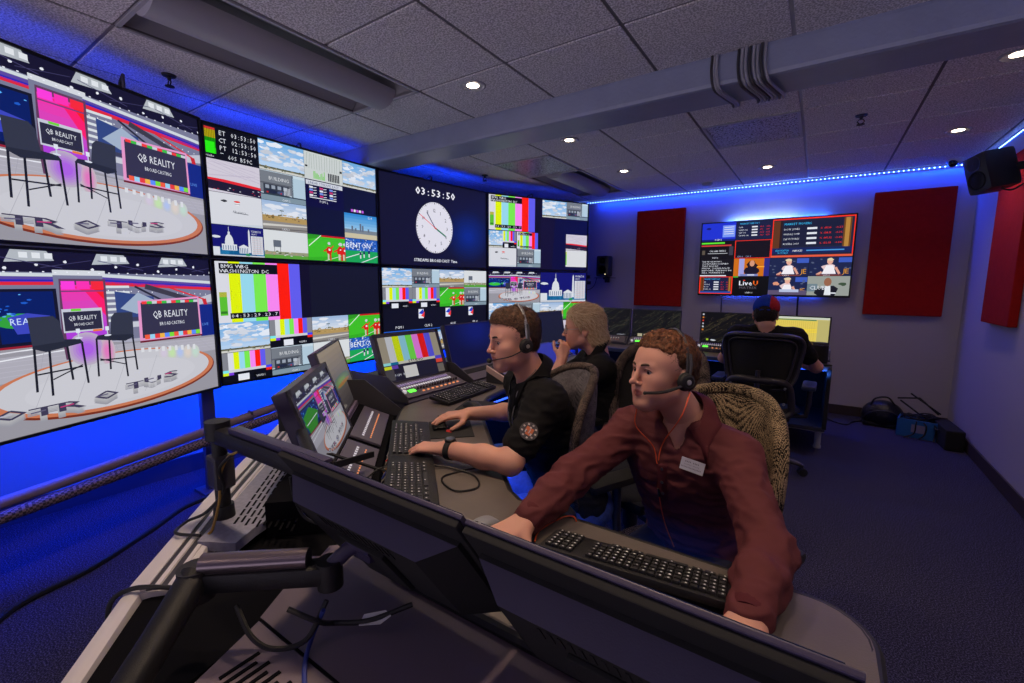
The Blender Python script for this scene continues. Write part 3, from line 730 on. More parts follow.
    for i in range(9): c.rect(.66 + i * .028, .362 - .004 * i, .672 + i * .028, .392 - .003 * i, rgb(216, 218, 224), up=(i == 0))
    c.oval(.585, .20, .30, .125, rgb(200, 200, 208), n=40)
    for i in range(4): c.line((.30 + .12 * i, .10), (.36 + .12 * i, .33), .0015, rgb(170, 170, 180), up=(i == 0))
    # floor lettering
    for (x, y, s, ch) in ((.20, .10, 1, 'O'), (.285, .085, 1, 'T'), (.365, .085, 1, 'R'), (.475, .10, 1, 'O'), (.585, .125, .9, 'T'), (.655, .14, .85, 'U'), (.735, .155, .8, 'S')):
        [c.text(x - .004, y - .030 + .008 * k_, .052 * s, ch, rgb(150 + 8 * k_, 150 + 8 * k_, 160 + 6 * k_), width=.088 * s, bold=True) for k_ in range(4)]; c.text(x, y + .004, .052 * s, ch, rgb(62, 58, 84), width=.088 * s, bold=True); c.line((x + .01, y + .03), (x + .05 * s, y + .034), .004, [rgb(190, 60, 120), rgb(180, 180, 196), rgb(96, 92, 120)][int(x * 50) % 3])
    # stools
    D = rgb(38, 42, 58); D2 = rgb(26, 28, 40)
    def stool(x, y, s, fl):
        for a, b in ((.0, -.245), (.04, -.28), (.09, -.21), (.135, -.245)): c.line((x + a * s * fl, y), (x + (a - .006 + (.012 if a > .06 else 0)) * s * fl, y + b * s), .007 * s, D2, up=(a == 0))
        c.line((x + .0, y - .15 * s), (x + .13 * s * fl, y - .14 * s), .005 * s, D2); c.line((x + .04 * s * fl, y - .19 * s), (x + .13 * s * fl, y - .13 * s), .004 * s, D2)
        c.poly([(x - .005 * fl, y - .005), (x + .03 * s * fl, y - .03 * s), (x + .14 * s * fl, y + .0), (x + .13 * s * fl, y + .025 * s), (x + .0, y + .04 * s)], D)
        c.poly([(x - .004 * fl, y + .01), (x - .008 * fl, y + .165 * s), (x + .06 * s * fl, y + .168 * s), (x + .075 * s * fl, y + .14 * s), (x + .085 * s * fl, y + .02)], rgb(50, 54, 72))
    stool(.325, .47, 1.0, 1); stool(.632, .48, .93, -1)
    for x in (.452, .545): c.rect(x - .006, .53, x + .006, .555, rgb(220, 226, 240)); c.line((x, .50), (x, .53), .004, rgb(190, 200, 220)); c.oval(x, .50, .012, .006, rgb(210, 215, 230))
def header_bars(c):
    c.rect(0, 0, 1, 1, rgb(16, 14, 40))
    with c.sub(0, 0, .88, 1): bars(c, x0=-.02, y0=0)
    c.rect(.0, 0, .13, 1, rgb(215, 216, 226)); c.rect(.03, .12, .10, .50, rgb(90, 190, 50)); c.rect(.03, .42, .10, .50, rgb(196, 170, 70), up=False); c.rect(.035, .15, .095, .19, rgb(50, 120, 40))
    c.rect(.045, .80, .625, .965, K_); c.text(.06, .888, .06, 'BMG WBG', W_, mono=.62, width=.26); c.text(.06, .812, .06, 'WASHINGTON DC', W_, mono=.62, width=.47)
    c.rect(.12, .06, .62, .155, K_); c.text(.125, .08, .055, '04:53:29.23.7', W_, mono=.62, width=.48)
def tz_clock(c):
    c.rect(0, 0, 1, 1, K_); c.rect(0, .15, .2, .32, rgb(40, 200, 20)); c.rect(0, .32, .2, .62, rgb(20, 150, 10), up=False); c.rect(0, .62, .2, .86, rgb(180, 160, 10), up=False); c.rect(0, .86, .2, .93, rgb(210, 50, 50), up=False); c.rect(.02, .15, .18, .5, rgb(40, 235, 20))
    for i in range(6): c.rect(.03 + i * .028, .52, .036 + i * .028, .9, rgb(30, 60, 20), up=(i == 0))
    c.text(0, .04, .07, 'Studio', W_)
    for y, a, b in ((.76, 'ET', '03:53:50'), (.53, 'CT', '02:53:50'), (.30, 'PT', '12:53:50')): c.text(.26, y, .14, a, W_, mono=.62, width=.13); c.text(.48, y, .14, b, W_, mono=.62, width=.48)
    c.rect(.27, .2, .33, .215, W_); c.text(.40, .06, .13, '60S B59C', W_, mono=.62, width=.46)
def flag_table(c):
    c.rect(0, 0, 1, 1, rgb(14, 14, 60)); c.rect(.02, .82, .98, .98, rgb(206, 210, 222)); c.text(.08, .85, .09, 'LINEAR STREAMS EAST', rgb(60, 70, 110), width=.8)
    for i in range(3):
        for j in range(4): c.rect(.10 + i * .26, .40 + j * .1, .19 + i * .26, .47 + j * .1, [W_, rgb(200, 60, 120), rgb(120, 150, 230)][(i + j) % 3], up=(i + j == 0)); c.line((.20 + i * .26, .42 + j * .1), (.28 + i * .26, .44 + j * .1), .015, W_, up=False)
    c.rect(.1, .34, .8, .37, W_); c.text(.35, .2, .09, 'PGM 2', W_)
def B_up(c):
    c.rect(0, 0, 1, 1, NAVY)
    G = [[capitol, billboard, football, football2], [logos, road, None, stadium_sky], [snow, garage, flag_table, None], [tz_clock, clouds, waveform, clouds]]
    for r in range(4):
        for q in range(4):
            if G[r][q]:
                with c.sub(q * .25, r * .25, q * .25 + .249, r * .25 + .247): G[r][q](c)
    c.text(.80, .52, .02, 'PREVIEW', rgb(220, 120, 230)); 
    for i in range(5): c.rect(.80 + i * .02, .515, .815 + i * .02, .54, [rgb(190, 90, 220), W_][i % 2], up=(i == 0))
def B_lo(c):
    c.rect(0, 0, 1, 1, rgb(20, 22, 42))
    with c.sub(0, .5, .5, 1): header_bars(c)
    for i, t in enumerate((clouds, fullbars, road, football)):
        with c.sub(i * .25, .255, i * .25 + .248, .5): t(c)
    for i, t in enumerate((fullbars, garage, billboard, football2)):
        with c.sub(i * .25, .005, i * .25 + .248, .252): t(c)
def C_up(c):
    c.rect(0, 0, 1, 1, rgb(20, 20, 48)); 
    for i in range(10): c.oval(.80, .40, .26 - i * .024, .36 - i * .034, rgb(18 - i, 20 + i * 2, 50 + i * 9), n=28)
    c.text(.292, .828, .082, '03:53:50', rgb(235, 235, 245), mono=.56, width=.372, bold=True)
    cx, cy, r, a = .466, .46, .170, 16 / 9
    c.oval(cx, cy, r, r * a, rgb(222, 220, 232), n=60)
    for i in range(60):
        t = 2 * PI * i / 60; r0 = r * (.92 if i % 5 == 0 else .955); c.line((cx + r0 * math.sin(t), cy + r0 * a * math.cos(t)), (cx + r * .985 * math.sin(t), cy + r * .985 * a * math.cos(t)), .0035 if i % 5 else .006, rgb(40, 40, 60), up=(i == 0))
    for i in range(1, 13):
        t = 2 * PI * i / 12; s = str(i); c.text(cx + r * .68 * math.sin(t) - .008 * len(s), cy + r * .68 * a * math.cos(t) - .02, .04, s, rgb(40, 40, 60))
    def hand(ang, L, w, col, tail=.0): t = R(ang); c.line((cx - tail * math.sin(t), cy - tail * a * math.cos(t)), (cx + L * math.sin(t), cy + L * a * math.cos(t)), w, col)
    hand(116.9, r * .66, .011, rgb(10, 110, 80)); hand(323, r * .72, .007, rgb(40, 44, 90)); hand(300, r * .92, .0045, rgb(235, 50, 60), .02); c.oval(cx, cy, .006, .010, rgb(220, 50, 60))
    c.text(.27, .050, .036, 'STREAMS BROADCAST Time', W_, mono=.0, width=.41, bold=True)
def C_lo(c):
    c.rect(0, 0, 1, 1, rgb(16, 17, 36))
    for i, t in enumerate((clouds, garage, road, billboard)):
        with c.sub(i * .25, .78, i * .25 + .249, 1): t(c)
    for i, t in enumerate((fullbars, fullbars, football, garage)):
        with c.sub(i * .25, .54, i * .25 + .249, .777): t(c)
    for x in (.32, .575, .815): quad_logo(c, x, .47)
    for x, s in ((.10, 'PGM 1'), (.35, 'CLN 2'), (.60, 'AUX'), (.84, 'IFB 4')): c.text(x, .305, .03, s, W_)
    c.rect(0, .27, 1, .28, rgb(30, 90, 200))
    for i, t in enumerate((snow, clouds, road, garage)):
        with c.sub(i * .25, .0, i * .25 + .249, .25): t(c)
def D_up(c):
    c.rect(0, 0, 1, 1, rgb(12, 14, 60)); c.poly([(.46, .0), (.62, .0), (.66, 1), (.46, 1)], rgb(20, 16, 50))
    with c.sub(0, .53, .5, 1): header_bars(c)
    with c.sub(.515, .755, .765, 1): clouds(c)
    with c.sub(.765, .755, 1, 1): garage(c)
    with c.sub(.0, .29, .14, .52): clouds(c)
    with c.sub(.10, .29, .26, .52): fullbars(c)
    with c.sub(.0, .29, .13, .52): clouds(c)
    with c.sub(.265, .29, .5, .52): header_bars(c)
    with c.sub(0, .03, .26, .287): logos(c)
    with c.sub(.27, .03, .5, .287): garage(c)
    with c.sub(.765, .30, .995, .53): snow(c)
    with c.sub(.765, .05, .995, .295): plain(c)
def D_lo(c):
    c.rect(0, 0, 1, 1, rgb(16, 17, 40))
    with c.sub(0, .56, .5, 1): studio(c)
    with c.sub(.505, .56, 1, 1): capitol(c)
    for i, t in enumerate((clouds, garage, road, football)):
        with c.sub(i * .25, .30, i * .25 + .249, .555): t(c)
    for i, t in enumerate((road, billboard, clouds, snow)):
        with c.sub(i * .25, .02, i * .25 + .249, .28): t(c)
# ------------------------------------------------------------------ the curved video wall
ZT, ZM, ZB_ = 2.298, 1.492, .683
SEG = {'A': ((-2.585, .005), (-3.07, 1.25)), 'B': ((-3.10, 1.265), (-3.14, 2.58)), 'C': ((-3.14, 2.585), (-2.97, 3.88)), 'D': ((-2.97, 3.885), (-2.35, 5.07))}
def display(seg, z0, z1, draw, label):
    (ax, ay), (bx, by) = SEG[seg]; a = Vector((ax, ay, z0)); b = Vector((bx, by, z0)); d = (b - a); L = d.length; d /= L
    n = Vector((d.y, -d.x, 0)); h = z1 - z0; rot = Matrix((d, -n, Vector((0, 0, 1)))).transposed()
    t = thing('wall_display', label, 'screen', tuple((a + b) / 2))
    t.rotation_euler = rot.to_euler()
    g = .0125
    MB().box((0, .035, h / 2), (L - .006, .062, h - .006), bev=.004).build('casing', M['bezel'], t)
    f = MB()
    for s in (-1, 1): f.box((s * (L / 2 - g / 2 - .002), -.002, h / 2), (g, .014, h - .006)); 
    f.box((0, -.002, h - g / 2 - .003), (L - .006, .014, g)); f.box((0, -.002, g / 2 + .003), (L - .006, .014, g))
    f.build('bezel', M['bezel'], t)
    c = Canvas(L - 2 * g, h - 2 * g); draw(c)
    c.build('picture', (-L / 2 + g, .002, g), (L - 2 * g, 0, 0), (0, 0, h - 2 * g), t)
    return t
display('A', ZM + .002, ZT, studio, 'upper left large wall screen showing a virtual studio with two bar stools')
display('A', ZB_, ZM - .002, studio, 'lower left large wall screen showing the virtual studio, above the bare blue wall')
display('B', ZM + .002, ZT, B_up, 'wall screen with ET, CT and PT times and a grid of small pictures')
display('B', ZB_, ZM - .002, B_lo, 'wall screen with the WASHINGTON DC colour bars')
display('C', ZM + .002, ZT, C_up, 'dark wall screen with a white round clock face')
display('C', ZB_, ZM - .002, C_lo, 'wall screen directly below the clock screen')
display('D', ZM + .002, ZT, D_up, 'farthest upper wall screen, right of the clock screen')
display('D', ZB_, ZM - .002, D_lo, 'farthest lower wall screen, behind the blond person')
# mounting frame behind the displays: posts to the floor and two rails
m_frame = mat('frame_metal', (.10, .09, .12, 1), .45, .5)
m_pipe = mat('mauve_pipe', (.24, .17, .21, 1), .6)
m_duct = two_tone('ribbed_conduit', (.26, .18, .22, 1), (.06, .045, .06, 1), 'checker', 95, .55, .4, .6, .5)
t = thing('display_mounting_frame', 'grey metal posts and rails that carry the screens above the floor', 'screen stand', (-3.2, 1.25, 0))
for x, y in ((-3.16, 1.20), (-3.22, 2.62), (-3.06, 3.95), (-2.50, 5.10), (-2.72, .10)):
    MB().box((x, y, 1.15), (.045, .07, 2.30)).box((x, y, .01), (.16, .16, .02)).build('post', m_frame, t, world=True)
for z in (.75, 2.28):
    MB().tube([(-2.66, .03, z), (-3.15, 1.24, z), (-3.22, 2.6, z), (-3.06, 3.92, z), (-2.47, 5.06, z)], .02, 8).build('rail', m_frame, t, world=True)
for x, y in ((-2.92, .86), (-3.23, 1.95), (-3.15, 3.2), (-2.80, 4.45)):     # small top hooks seen above the screens
    MB().tube(bez([(x + .05, y - .01, 2.28), (x + .05, y - .01, 2.33), (x + .02, y, 2.345), (x - .03, y, 2.32), (x - .03, y, 2.26)], 20), .008, 6).build('hook', m_frame, t, world=True, smooth=True)
# ribbed conduit that runs along the floor side of the wall
def hit_rail(x, y, z): return (x, y, z)
t = thing('cable_conduit', 'mauve ribbed conduit running below the screens in front of the blue wall', 'conduit', (-2.9, 1.0, .45))
pts = [(-2.74, .0, .375), (-2.82, .45, .40), (-2.90, .86, .425), (-2.99, 1.38, .46), (-3.05, 1.9, .50), (-3.05, 2.6, .53), (-2.92, 3.5, .55)]
pts = [(x, y, z + .025) for x, y, z in pts]
MB().tube(bez(pts, 60), .026, 14).build('pipe', m_pipe, t, world=True, smooth=True)
pts2 = [(x + .03, y, z - .052) for x, y, z in pts]
MB().tube(bez(pts2, 120), .027, 12).build('ribbed_hose', m_duct, t, world=True, smooth=True)
for x, y, z in pts[3:-1]: MB().box((x, y, z - .02), (.05, .012, .10)).build('clamp', m_frame, t, world=True)
# blue light behind the wall of displays (LED tape on the frame)
for (ax, ay), (bx, by), e in ((*SEG['A'], 30), (*SEG['B'], 34), (*SEG['C'], 34), (*SEG['D'], 30)):
    mx, my = (ax + bx) / 2, (ay + by) / 2; d = Vector((bx - ax, by - ay, 0)).normalized(); n = Vector((d.y, -d.x, 0))
    L = math.hypot(bx - ax, by - ay)
    for z, aim, f in ((.70, (-n * .75 + Vector((0, 0, -.9))), .68), (2.27, (-n * .6 + Vector((0, 0, 1))), .035 if ax > -3 else .07)):
        p = Vector((mx, my, z)) - n * .12
        l = bpy.data.lights.new('display_backlight', 'AREA'); l.shape = 'RECTANGLE'; l.size = L; l.size_y = .03; l.energy = e * f; l.color = BLUE
        o = bpy.data.objects.new('display_backlight', l); C.objects.link(o); o.location = p
        zz = -Vector(aim).normalized(); xx = d; yy = zz.cross(xx).normalized(); xx = yy.cross(zz)
        o.rotation_euler = Matrix((xx, yy, zz)).transposed().to_euler()
# ------------------------------------------------------------------ television on the back wall
def tv(c):
    c.rect(0, 0, 1, 1, rgb(8, 8, 16)); red = rgb(250, 50, 30); blu = rgb(60, 190, 250)
    def stock(c, edge=False):
        c.rect(0, 0, 1, 1, rgb(24, 30, 66)); c.text(.1, .84, .09, 'MARKET REPORT', blu, width=.55)
        for i in range(4): y = .66 - i * .15; c.text(.08, y, .07, ['DJIA', 'NASDAQ', 'S&P 500', 'CRUDE OIL'][i], W_); c.rect(.44, y, .60, y + .07, W_); c.text(.66, y, .07, '-%d.%d' % (12 + i * 7, i), red); c.text(.83, y, .07, '-1.%d%%' % i, red)
        if edge: c.rect(0, 0, .12, 1, rgb(120, 60, 20)); c.rect(.9, 0, 1, 1, rgb(120, 70, 20), up=False); c.rect(.93, 0, .96, 1, rgb(180, 130, 60)); c.rect(.05, 0, .08, 1, rgb(70, 40, 20), up=False)
    with c.sub(0, .75, .248, 1): c.rect(0, 0, 1, 1, rgb(30, 50, 210)); c.rect(.62, .2, .98, .85, rgb(120, 150, 245)); [c.line((.66, .74 - i * .12), (.94, .75 - i * .12), .02, W_, up=(i == 0)) for i in range(4)]; c.blob(.2, .7, .08, rgb(20, 24, 110), .8); c.rect(0, 0, 1, .1, rgb(16, 30, 120)); c.text(.4, .02, .1, 'PGM 1', W_)
    with c.sub(.25, .75, .498, 1): stock(c)
    with c.sub(0, .5, .248, .745): c.rect(0, 0, 1, 1, rgb(14, 12, 20)); c.rect(0, .86, .7, .95, rgb(90, 220, 50)); c.rect(0, .72, .9, .8, rgb(200, 60, 60)); c.rect(.84, .2, .96, .7, rgb(60, 60, 74)); c.text(.25, .4, .1, 'ON AIR FEEDS', W_, width=.5); c.rect(.2, .3, .8, .32, W_); c.rect(.03, .25, .12, .5, rgb(90, 80, 70)); c.text(.35, .02, .08, 'PGM 2', W_)
    with c.sub(.25, .5, .498, .745): c.rect(0, 0, 1, 1, red); c.rect(.02, .03, .98, .97, rgb(18, 12, 26)); c.text(.08, .06, .09, 'CH 4   CH 5', rgb(150, 160, 200))
    with c.sub(.5, .5, 1, 1):
        c.rect(0, 0, 1, 1, red); c.rect(.012, .02, .988, .97, rgb(30, 34, 60)); c.rect(.012, .24, .10, .95, rgb(96, 52, 30)); c.rect(.10, .24, .13, .95, rgb(40, 24, 30), up=False); c.rect(.87, .24, .96, .95, rgb(110, 66, 26)); c.rect(.89, .24, .94, .95, rgb(180, 130, 60)); c.rect(.14, .28, .86, .92, rgb(24, 28, 56))
        c.text(.15, .83, .055, 'MARKET MOVERS', blu, width=.34)
        for i in range(4): y = .70 - i * .125; c.text(.15, y, .045, ['DOW JONES', 'NASDAQ COMP', 'S&P FUTURES', 'RUSSELL 2000'][i], W_, width=.2); c.rect(.44, y, .56, y + .05, W_); c.text(.60, y, .045, '%', red); c.text(.64, y, .045, '-%d.3%d' % (131 + i * 7, i), red); c.text(.78, y, .045, '-0.%d%%' % (i + 2), red)
        c.rect(.012, .1, .988, .24, rgb(20, 34, 90)); c.rect(.45, .15, .9, .18, rgb(70, 150, 220)); c.text(.06, .15, .05, 'FISH WATCH', blu, width=.17); c.text(.09, .09, .04, 'FUTURES', blu); c.text(.28, .14, .05, 'NIKKEI', W_); c.rect(0, 0, 1, .05, rgb(230, 90, 60))
    with c.sub(0, .255, .248, .495): c.rect(0, 0, 1, 1, rgb(18, 16, 26)); [c.text(.05, .82 - i * .13, .08, s, W_, width=w) for i, (s, w) in enumerate((('THIS PROGRAM MAY', .6), ('CONTAIN SCENES', .8), ('THAT REQUIRE', .5), ('PRIOR CLEARANCE', .85), ('BEFORE AIRING IN', .9), ('ALL MARKETS', .7)))]; c.rect(0, 0, .8, .06, W_)
    with c.sub(.25, .255, .498, .495): c.rect(0, 0, 1, 1, rgb(206, 110, 20)); c.rect(.15, 0, .3, 1, rgb(160, 160, 220)); c.rect(.85, 0, 1, 1, rgb(40, 40, 130)); c.rect(.5, .5, .86, .56, rgb(250, 170, 50)); c.blob(.52, .6, .15, rgb(40, 20, 26), 1.9); c.oval(.52, .72, .07, .17, rgb(214, 150, 120)); c.blob(.52, .25, .24, rgb(24, 18, 40), 1.1); c.rect(.2, 0, .7, .12, rgb(120, 130, 190)); c.rect(.4, .04, .6, .09, W_)
    def desk(c):
        c.rect(0, 0, 1, 1, rgb(26, 36, 76)); c.rect(.7, .7, 1, .95, rgb(60, 90, 190)); c.text(.8, .12, .25, 'JE', rgb(220, 150, 30)); [c.blob(random.random(), random.random(), .04, rgb(80, 90, 120), 1, n=6, up=(i == 0)) for i in range(10)]
        c.blob(.48, .42, .17, rgb(226, 196, 200), 1.3); c.poly([(.32, .1), (.42, .55), (.58, .55), (.66, .1)], rgb(240, 236, 242)); c.line((.32, .2), (.2, .05), .06, rgb(220, 160, 140)); c.line((.64, .45), (.74, .1), .06, rgb(220, 160, 140)); c.oval(.5, .76, .07, .16, rgb(226, 170, 150)); c.blob(.5, .86, .09, rgb(226, 206, 170), .9); c.rect(.2, 0, .8, .07, rgb(120, 60, 60)); c.text(.35, 0, .07, 'CAM 4', W_)
    with c.sub(.5, .255, .748, .495): desk(c)
    with c.sub(.75, .255, 1, .495): desk(c)
    with c.sub(0, .005, .248, .25): c.rect(0, 0, 1, 1, red); c.sub(.03, .04, .97, .96); stock(c, True); c.rect(0, 0, 1, .12, rgb(30, 70, 150)); c.st.pop()
    with c.sub(.25, .005, .498, .25): c.rect(0, 0, 1, 1, rgb(10, 10, 14)); c.text(.18, .5, .26, 'Live', W_, width=.38, bold=True); c.text(.58, .5, .26, 'U', rgb(250, 110, 30), width=.14, bold=True); c.text(.2, .3, .14, 'MATRIX', rgb(96, 90, 100), width=.5); c.rect(.30, .76, .36, .8, rgb(250, 60, 40)); c.text(.38, .05, .08, 'LIVEU 1', W_); c.rect(0, .95, .15, 1, rgb(80, 200, 60))
    with c.sub(.5, .005, .748, .25): desk(c); c.rect(0, 0, 1, .25, rgb(90, 80, 110)); c.rect(.3, .15, .8, .3, rgb(180, 190, 220)); c.blob(.2, .6, .1, rgb(220, 150, 120), 1)
    with c.sub(.75, .005, 1, .25): c.rect(0, 0, 1, 1, rgb(150, 156, 150)); c.rect(0, .2, .25, .6, rgb(110, 130, 140)); c.blob(.85, .6, .1, rgb(60, 80, 60), 1); c.blob(.5, .2, .3, rgb(22, 24, 36), 1.2); c.poly([(.42, .02), (.44, .5), (.56, .5), (.58, .02)], rgb(226, 230, 236)); c.oval(.49, .7, .09, .22, rgb(150, 100, 76)); c.rect(.45, .1, .7, .16, W_); c.text(.06, .3, .2, 'CLUB', W_)
t = thing('wall_television', 'large flat television on the back wall between two red panels, showing a news grid', 'television', (-.4655, YB, 1.221))
TW, TH = 1.455, .835
MB().box((0, -.035, TH / 2), (TW, .035, TH), bev=.005).build('casing', M['bezel'], t)
MB().box((0, -.014, TH / 2), (.5, .03, .4)).build('wall_mount', M['black'], t)
f = MB()
for s in (-1, 1): f.box((s * (TW / 2 - .006), -.054, TH / 2), (.012, .008, TH))
f.box((0, -.054, TH - .006), (TW, .008, .012)); f.box((0, -.054, .008), (TW, .008, .016)); f.build('bezel', M['bezel'], t)
c = Canvas(TW - .024, TH - .028); tv(c); c.build('picture', (-TW / 2 + .012, -.0532, .016), (TW - .024, 0, 0), (0, 0, TH - .028), t)
for z, aim, e, col in ((1.221 + TH - .03, (0, .4, .9), 9, (.03, .16, 1)), (1.221 + .03, (0, .75, -.8), 1.6, (.03, .10, 1))):
    area('television_backlight', (-.4655, YB - .018, z), .95, .01, e * 1.8, col, aim)
area('television_backlight', (-.55, YB - .018, 1.221 + TH - .03), .55, .01, 5.5, (.75, 1, .6), (0, .4, .9))
cable('power_cord', 'left thin cord hanging from the wall television', [(-.93, YB - .02, 1.24), (-.935, YB - .012, 1.1), (-.93, YB - .012, .9), (-.94, YB - .012, .5)], .005, M['black'], cat='cable')
cable('power_cord', 'thicker cord hanging from the wall television, right of the cap', [(-.18, YB - .02, 1.24), (-.18, YB - .014, 1.1), (-.175, YB - .014, .9), (-.18, YB - .014, .5)], .009, M['black'], cat='cable')
# red acoustic panels
m_red = mat('red_fabric', (.40, .012, .010, 1), .95, noise_amt=.08, noise_scale=30, bump=.3, bump_scale=700, spec=.15)
def acoustic(c, d, label):
    t = MB().box(c, d, bev=.008).build('acoustic_panel', m_red); tag(t, label, 'acoustic panel')
acoustic((-1.68, YB - .026, 1.665), (.585, .05, 1.18), 'red acoustic panel left of the wall television')
acoustic((.67, YB - .026, 1.650), (.585, .05, 1.18), 'red acoustic panel right of the wall television')
acoustic((XR - .026, 4.60, 1.665), (.05, .60, 1.18), 'red acoustic panel on the right wall behind the hanging speaker')
acoustic((XR - .026, 3.62, 1.665), (.05, .60, 1.18), 'red acoustic panel cut by the right edge of the view')
# speakers
m_spk = mat('speaker_body', (.018, .018, .022, 1), .4)
def speaker(t, w, d, h, face):
    """body centred on the empty, front towards -y"""
    MB().box((0, 0, 0), (w, d, h), bev=.028 * w / .18).build('cabinet', m_spk, t, smooth=True)
    MB().lathe([(w * .36, 0), (w * .36, .006), (w * .33, .007), (w * .28, -.004), (w * .12, -.012), (w * .05, -.004)], c=(0, -d / 2, -h * .18), axis=(0, -1, 0), n=28).build('woofer', M['matte'], t, smooth=True)
    MB().lathe([(w * .30, 0), (w * .30, .004), (w * .14, -.008), (w * .08, -.002), (w * .02, .004)], c=(0, -d / 2, h * .27), axis=(0, -1, 0), n=24).build('tweeter', M['dark'], t, smooth=True)
t = thing('monitor_speaker', 'small black speaker on a bracket low on the back wall, beside the screens', 'speaker', (-2.35, YB - .14, 1.575)); speaker(t, .17, .16, .27, 0)
MB().ell((.045, -.082, -.105), (.005, .003, .005), 8).build('status_light', mat('status_light', (.3, .3, .1, 1), .4, emit=(1, .8, .3, 1), es=4), t)
MB().box((0, .03, -.15), (.25, .12, .008)).box((0, .105, -.16), (.05, .05, .10)).cyl((0, 0, -.17), (0, 0, -.14), .012).build('bracket', M['black'], t)
cable('speaker_cable', 'thin black cable drooping from the back wall speaker', [(-2.47, YB - .1, 1.43), (-2.52, YB - .06, 1.33), (-2.6, YB - .05, 1.27), (-2.75, YB - .04, 1.26)], .004, M['black'])
for i, z in enumerate((1.44, 1.36)): tag(MB().box((-2.66 + .01 * i, YB - .012, z), (.10, .024, .045), bev=.004).box((-2.66 + .01 * i, YB - .026, z), (.05, .006, .02)).build('wall_outlet', M['dark']), ['upper dark outlet box on the blue wall beside the far screens', 'lower dark outlet box on the blue wall beside the far screens'][i], 'outlet')
# ------------------------------------------------------------------ operator console
m_desk = mat('desk_laminate', (.125, .105, .095, 1), .42, noise_amt=.14, noise_scale=6, bump=.08, bump_scale=300)
m_edge = mat('desk_edge', (.01, .01, .012, 1), .5)
m_body = mat('console_body', (.035, .033, .045, 1), .5)
m_deck = two_tone('perforated_deck', (.30, .30, .40, 1), (.26, .26, .34, 1), 'noise', 80, .45, .4, .6, .05)
m_plum = mat('console_cover', (.17, .13, .17, 1), .48, bump=.05, bump_scale=300)
m_ext = mat('console_trim_white', (.72, .68, .70, 1), .4, .1)
m_well_shade = mat('well_and_shade', (.004, .004, .006, 1), .9, spec=.1)  # near-black: dark panels and slots, plus shade put into well and housing
def arc(cx, cy, r, a0, a1, n=6): return [(cx + r * math.cos(R(a0 + (a1 - a0) * i / n)), cy + r * math.sin(R(a0 + (a1 - a0) * i / n))) for i in range(n + 1)]
con = thing('operator_console', 'long dark curved operator desk with white rear edge, filling the foreground', 'desk', (-1.0, .9, 0))
top_poly = [(.125, .60)] + arc(.03, .91, .095, 0, 90) + [(-.60, 1.005)] + [(-.66, 1.010), (-.72, 1.045), (-.79, 1.115), (-.864, 1.189), (-1.094, 1.424), (-1.26, 1.60), (-1.36, 1.72), (-1.44, 1.88), (-1.47, 2.05), (-1.48, 3.45), (-1.70, 3.45), (-1.67, 1.62), (-1.66, 1.50), (-1.62, 1.44), (-1.50, 1.30), (-1.03, .85), (-.86, .68), (-.70, .60)]
MB().prism(top_poly, .712, .738).build('desktop', m_desk, con, world=True)
m = MB(); ring = [(x, y, .7245) for x, y in top_poly]; m.tube(ring, .0145, 8, closed=True); m.build('edge_band', m_edge, con, world=True, smooth=True)
# inner well floor and side bodies
well = [(.10, .14), (.10, .70), (-.70, .70), (-.92, .82), (-1.50, 1.40), (-1.66, 1.60), (-1.66, 3.4), (-2.34, 3.4), (-2.34, 1.42), (-1.62, .72), (-1.10, .26), (-.90, .14)]
MB().prism(well, .20, .665).build('lower_cabinet', m_well_shade, con, world=True)  # black stands in for the shade down in the well
MB().prism([(x * .98 - .015, y * .97 + .03) for x, y in well], .0, .20).build('plinth', m_well_shade, con, world=True)
# perforated rear deck: slab with raised rim and slots
deckp = [(-1.215, .416), (-1.344, .550), (-1.53, .735), (-2.06, 1.25), (-1.93, 1.38), (-1.583, 1.04), (-1.223, .691), (-1.165, .530), (-1.13, .465)]
MB().prism(deckp, .69, .715).build('rear_deck', m_deck, con, world=True)
dv = Vector((-.735, .678, 0)); nv = Vector((.678, .735, 0))
s = MB(); rot = Matrix((dv, nv, Vector((0, 0, 1)))).transposed()
for row in range(11):
    for i in range(12 if row else 9):
        L = .034; p = Vector((-1.245, .510, .7155)) + dv * (.045 * i + .012 * (row % 2)) + nv * (.010 + .0155 * row) - dv * (.018 * row * .4)
        if i > 9 - row // 2: continue
        s.box(p, (L, .0055, .0012), rot=rot)
for i in range(26):     # round vents of the farther half
    for j in range(6): s.cyl(Vector((-1.63, .90, .7152)) + dv * .018 * i + nv * (.02 + .018 * j), Vector((-1.63, .90, .7162)) + dv * .018 * i + nv * (.02 + .018 * j), .005, n=6)
s.build('vent_slots', m_well_shade, con, world=True)
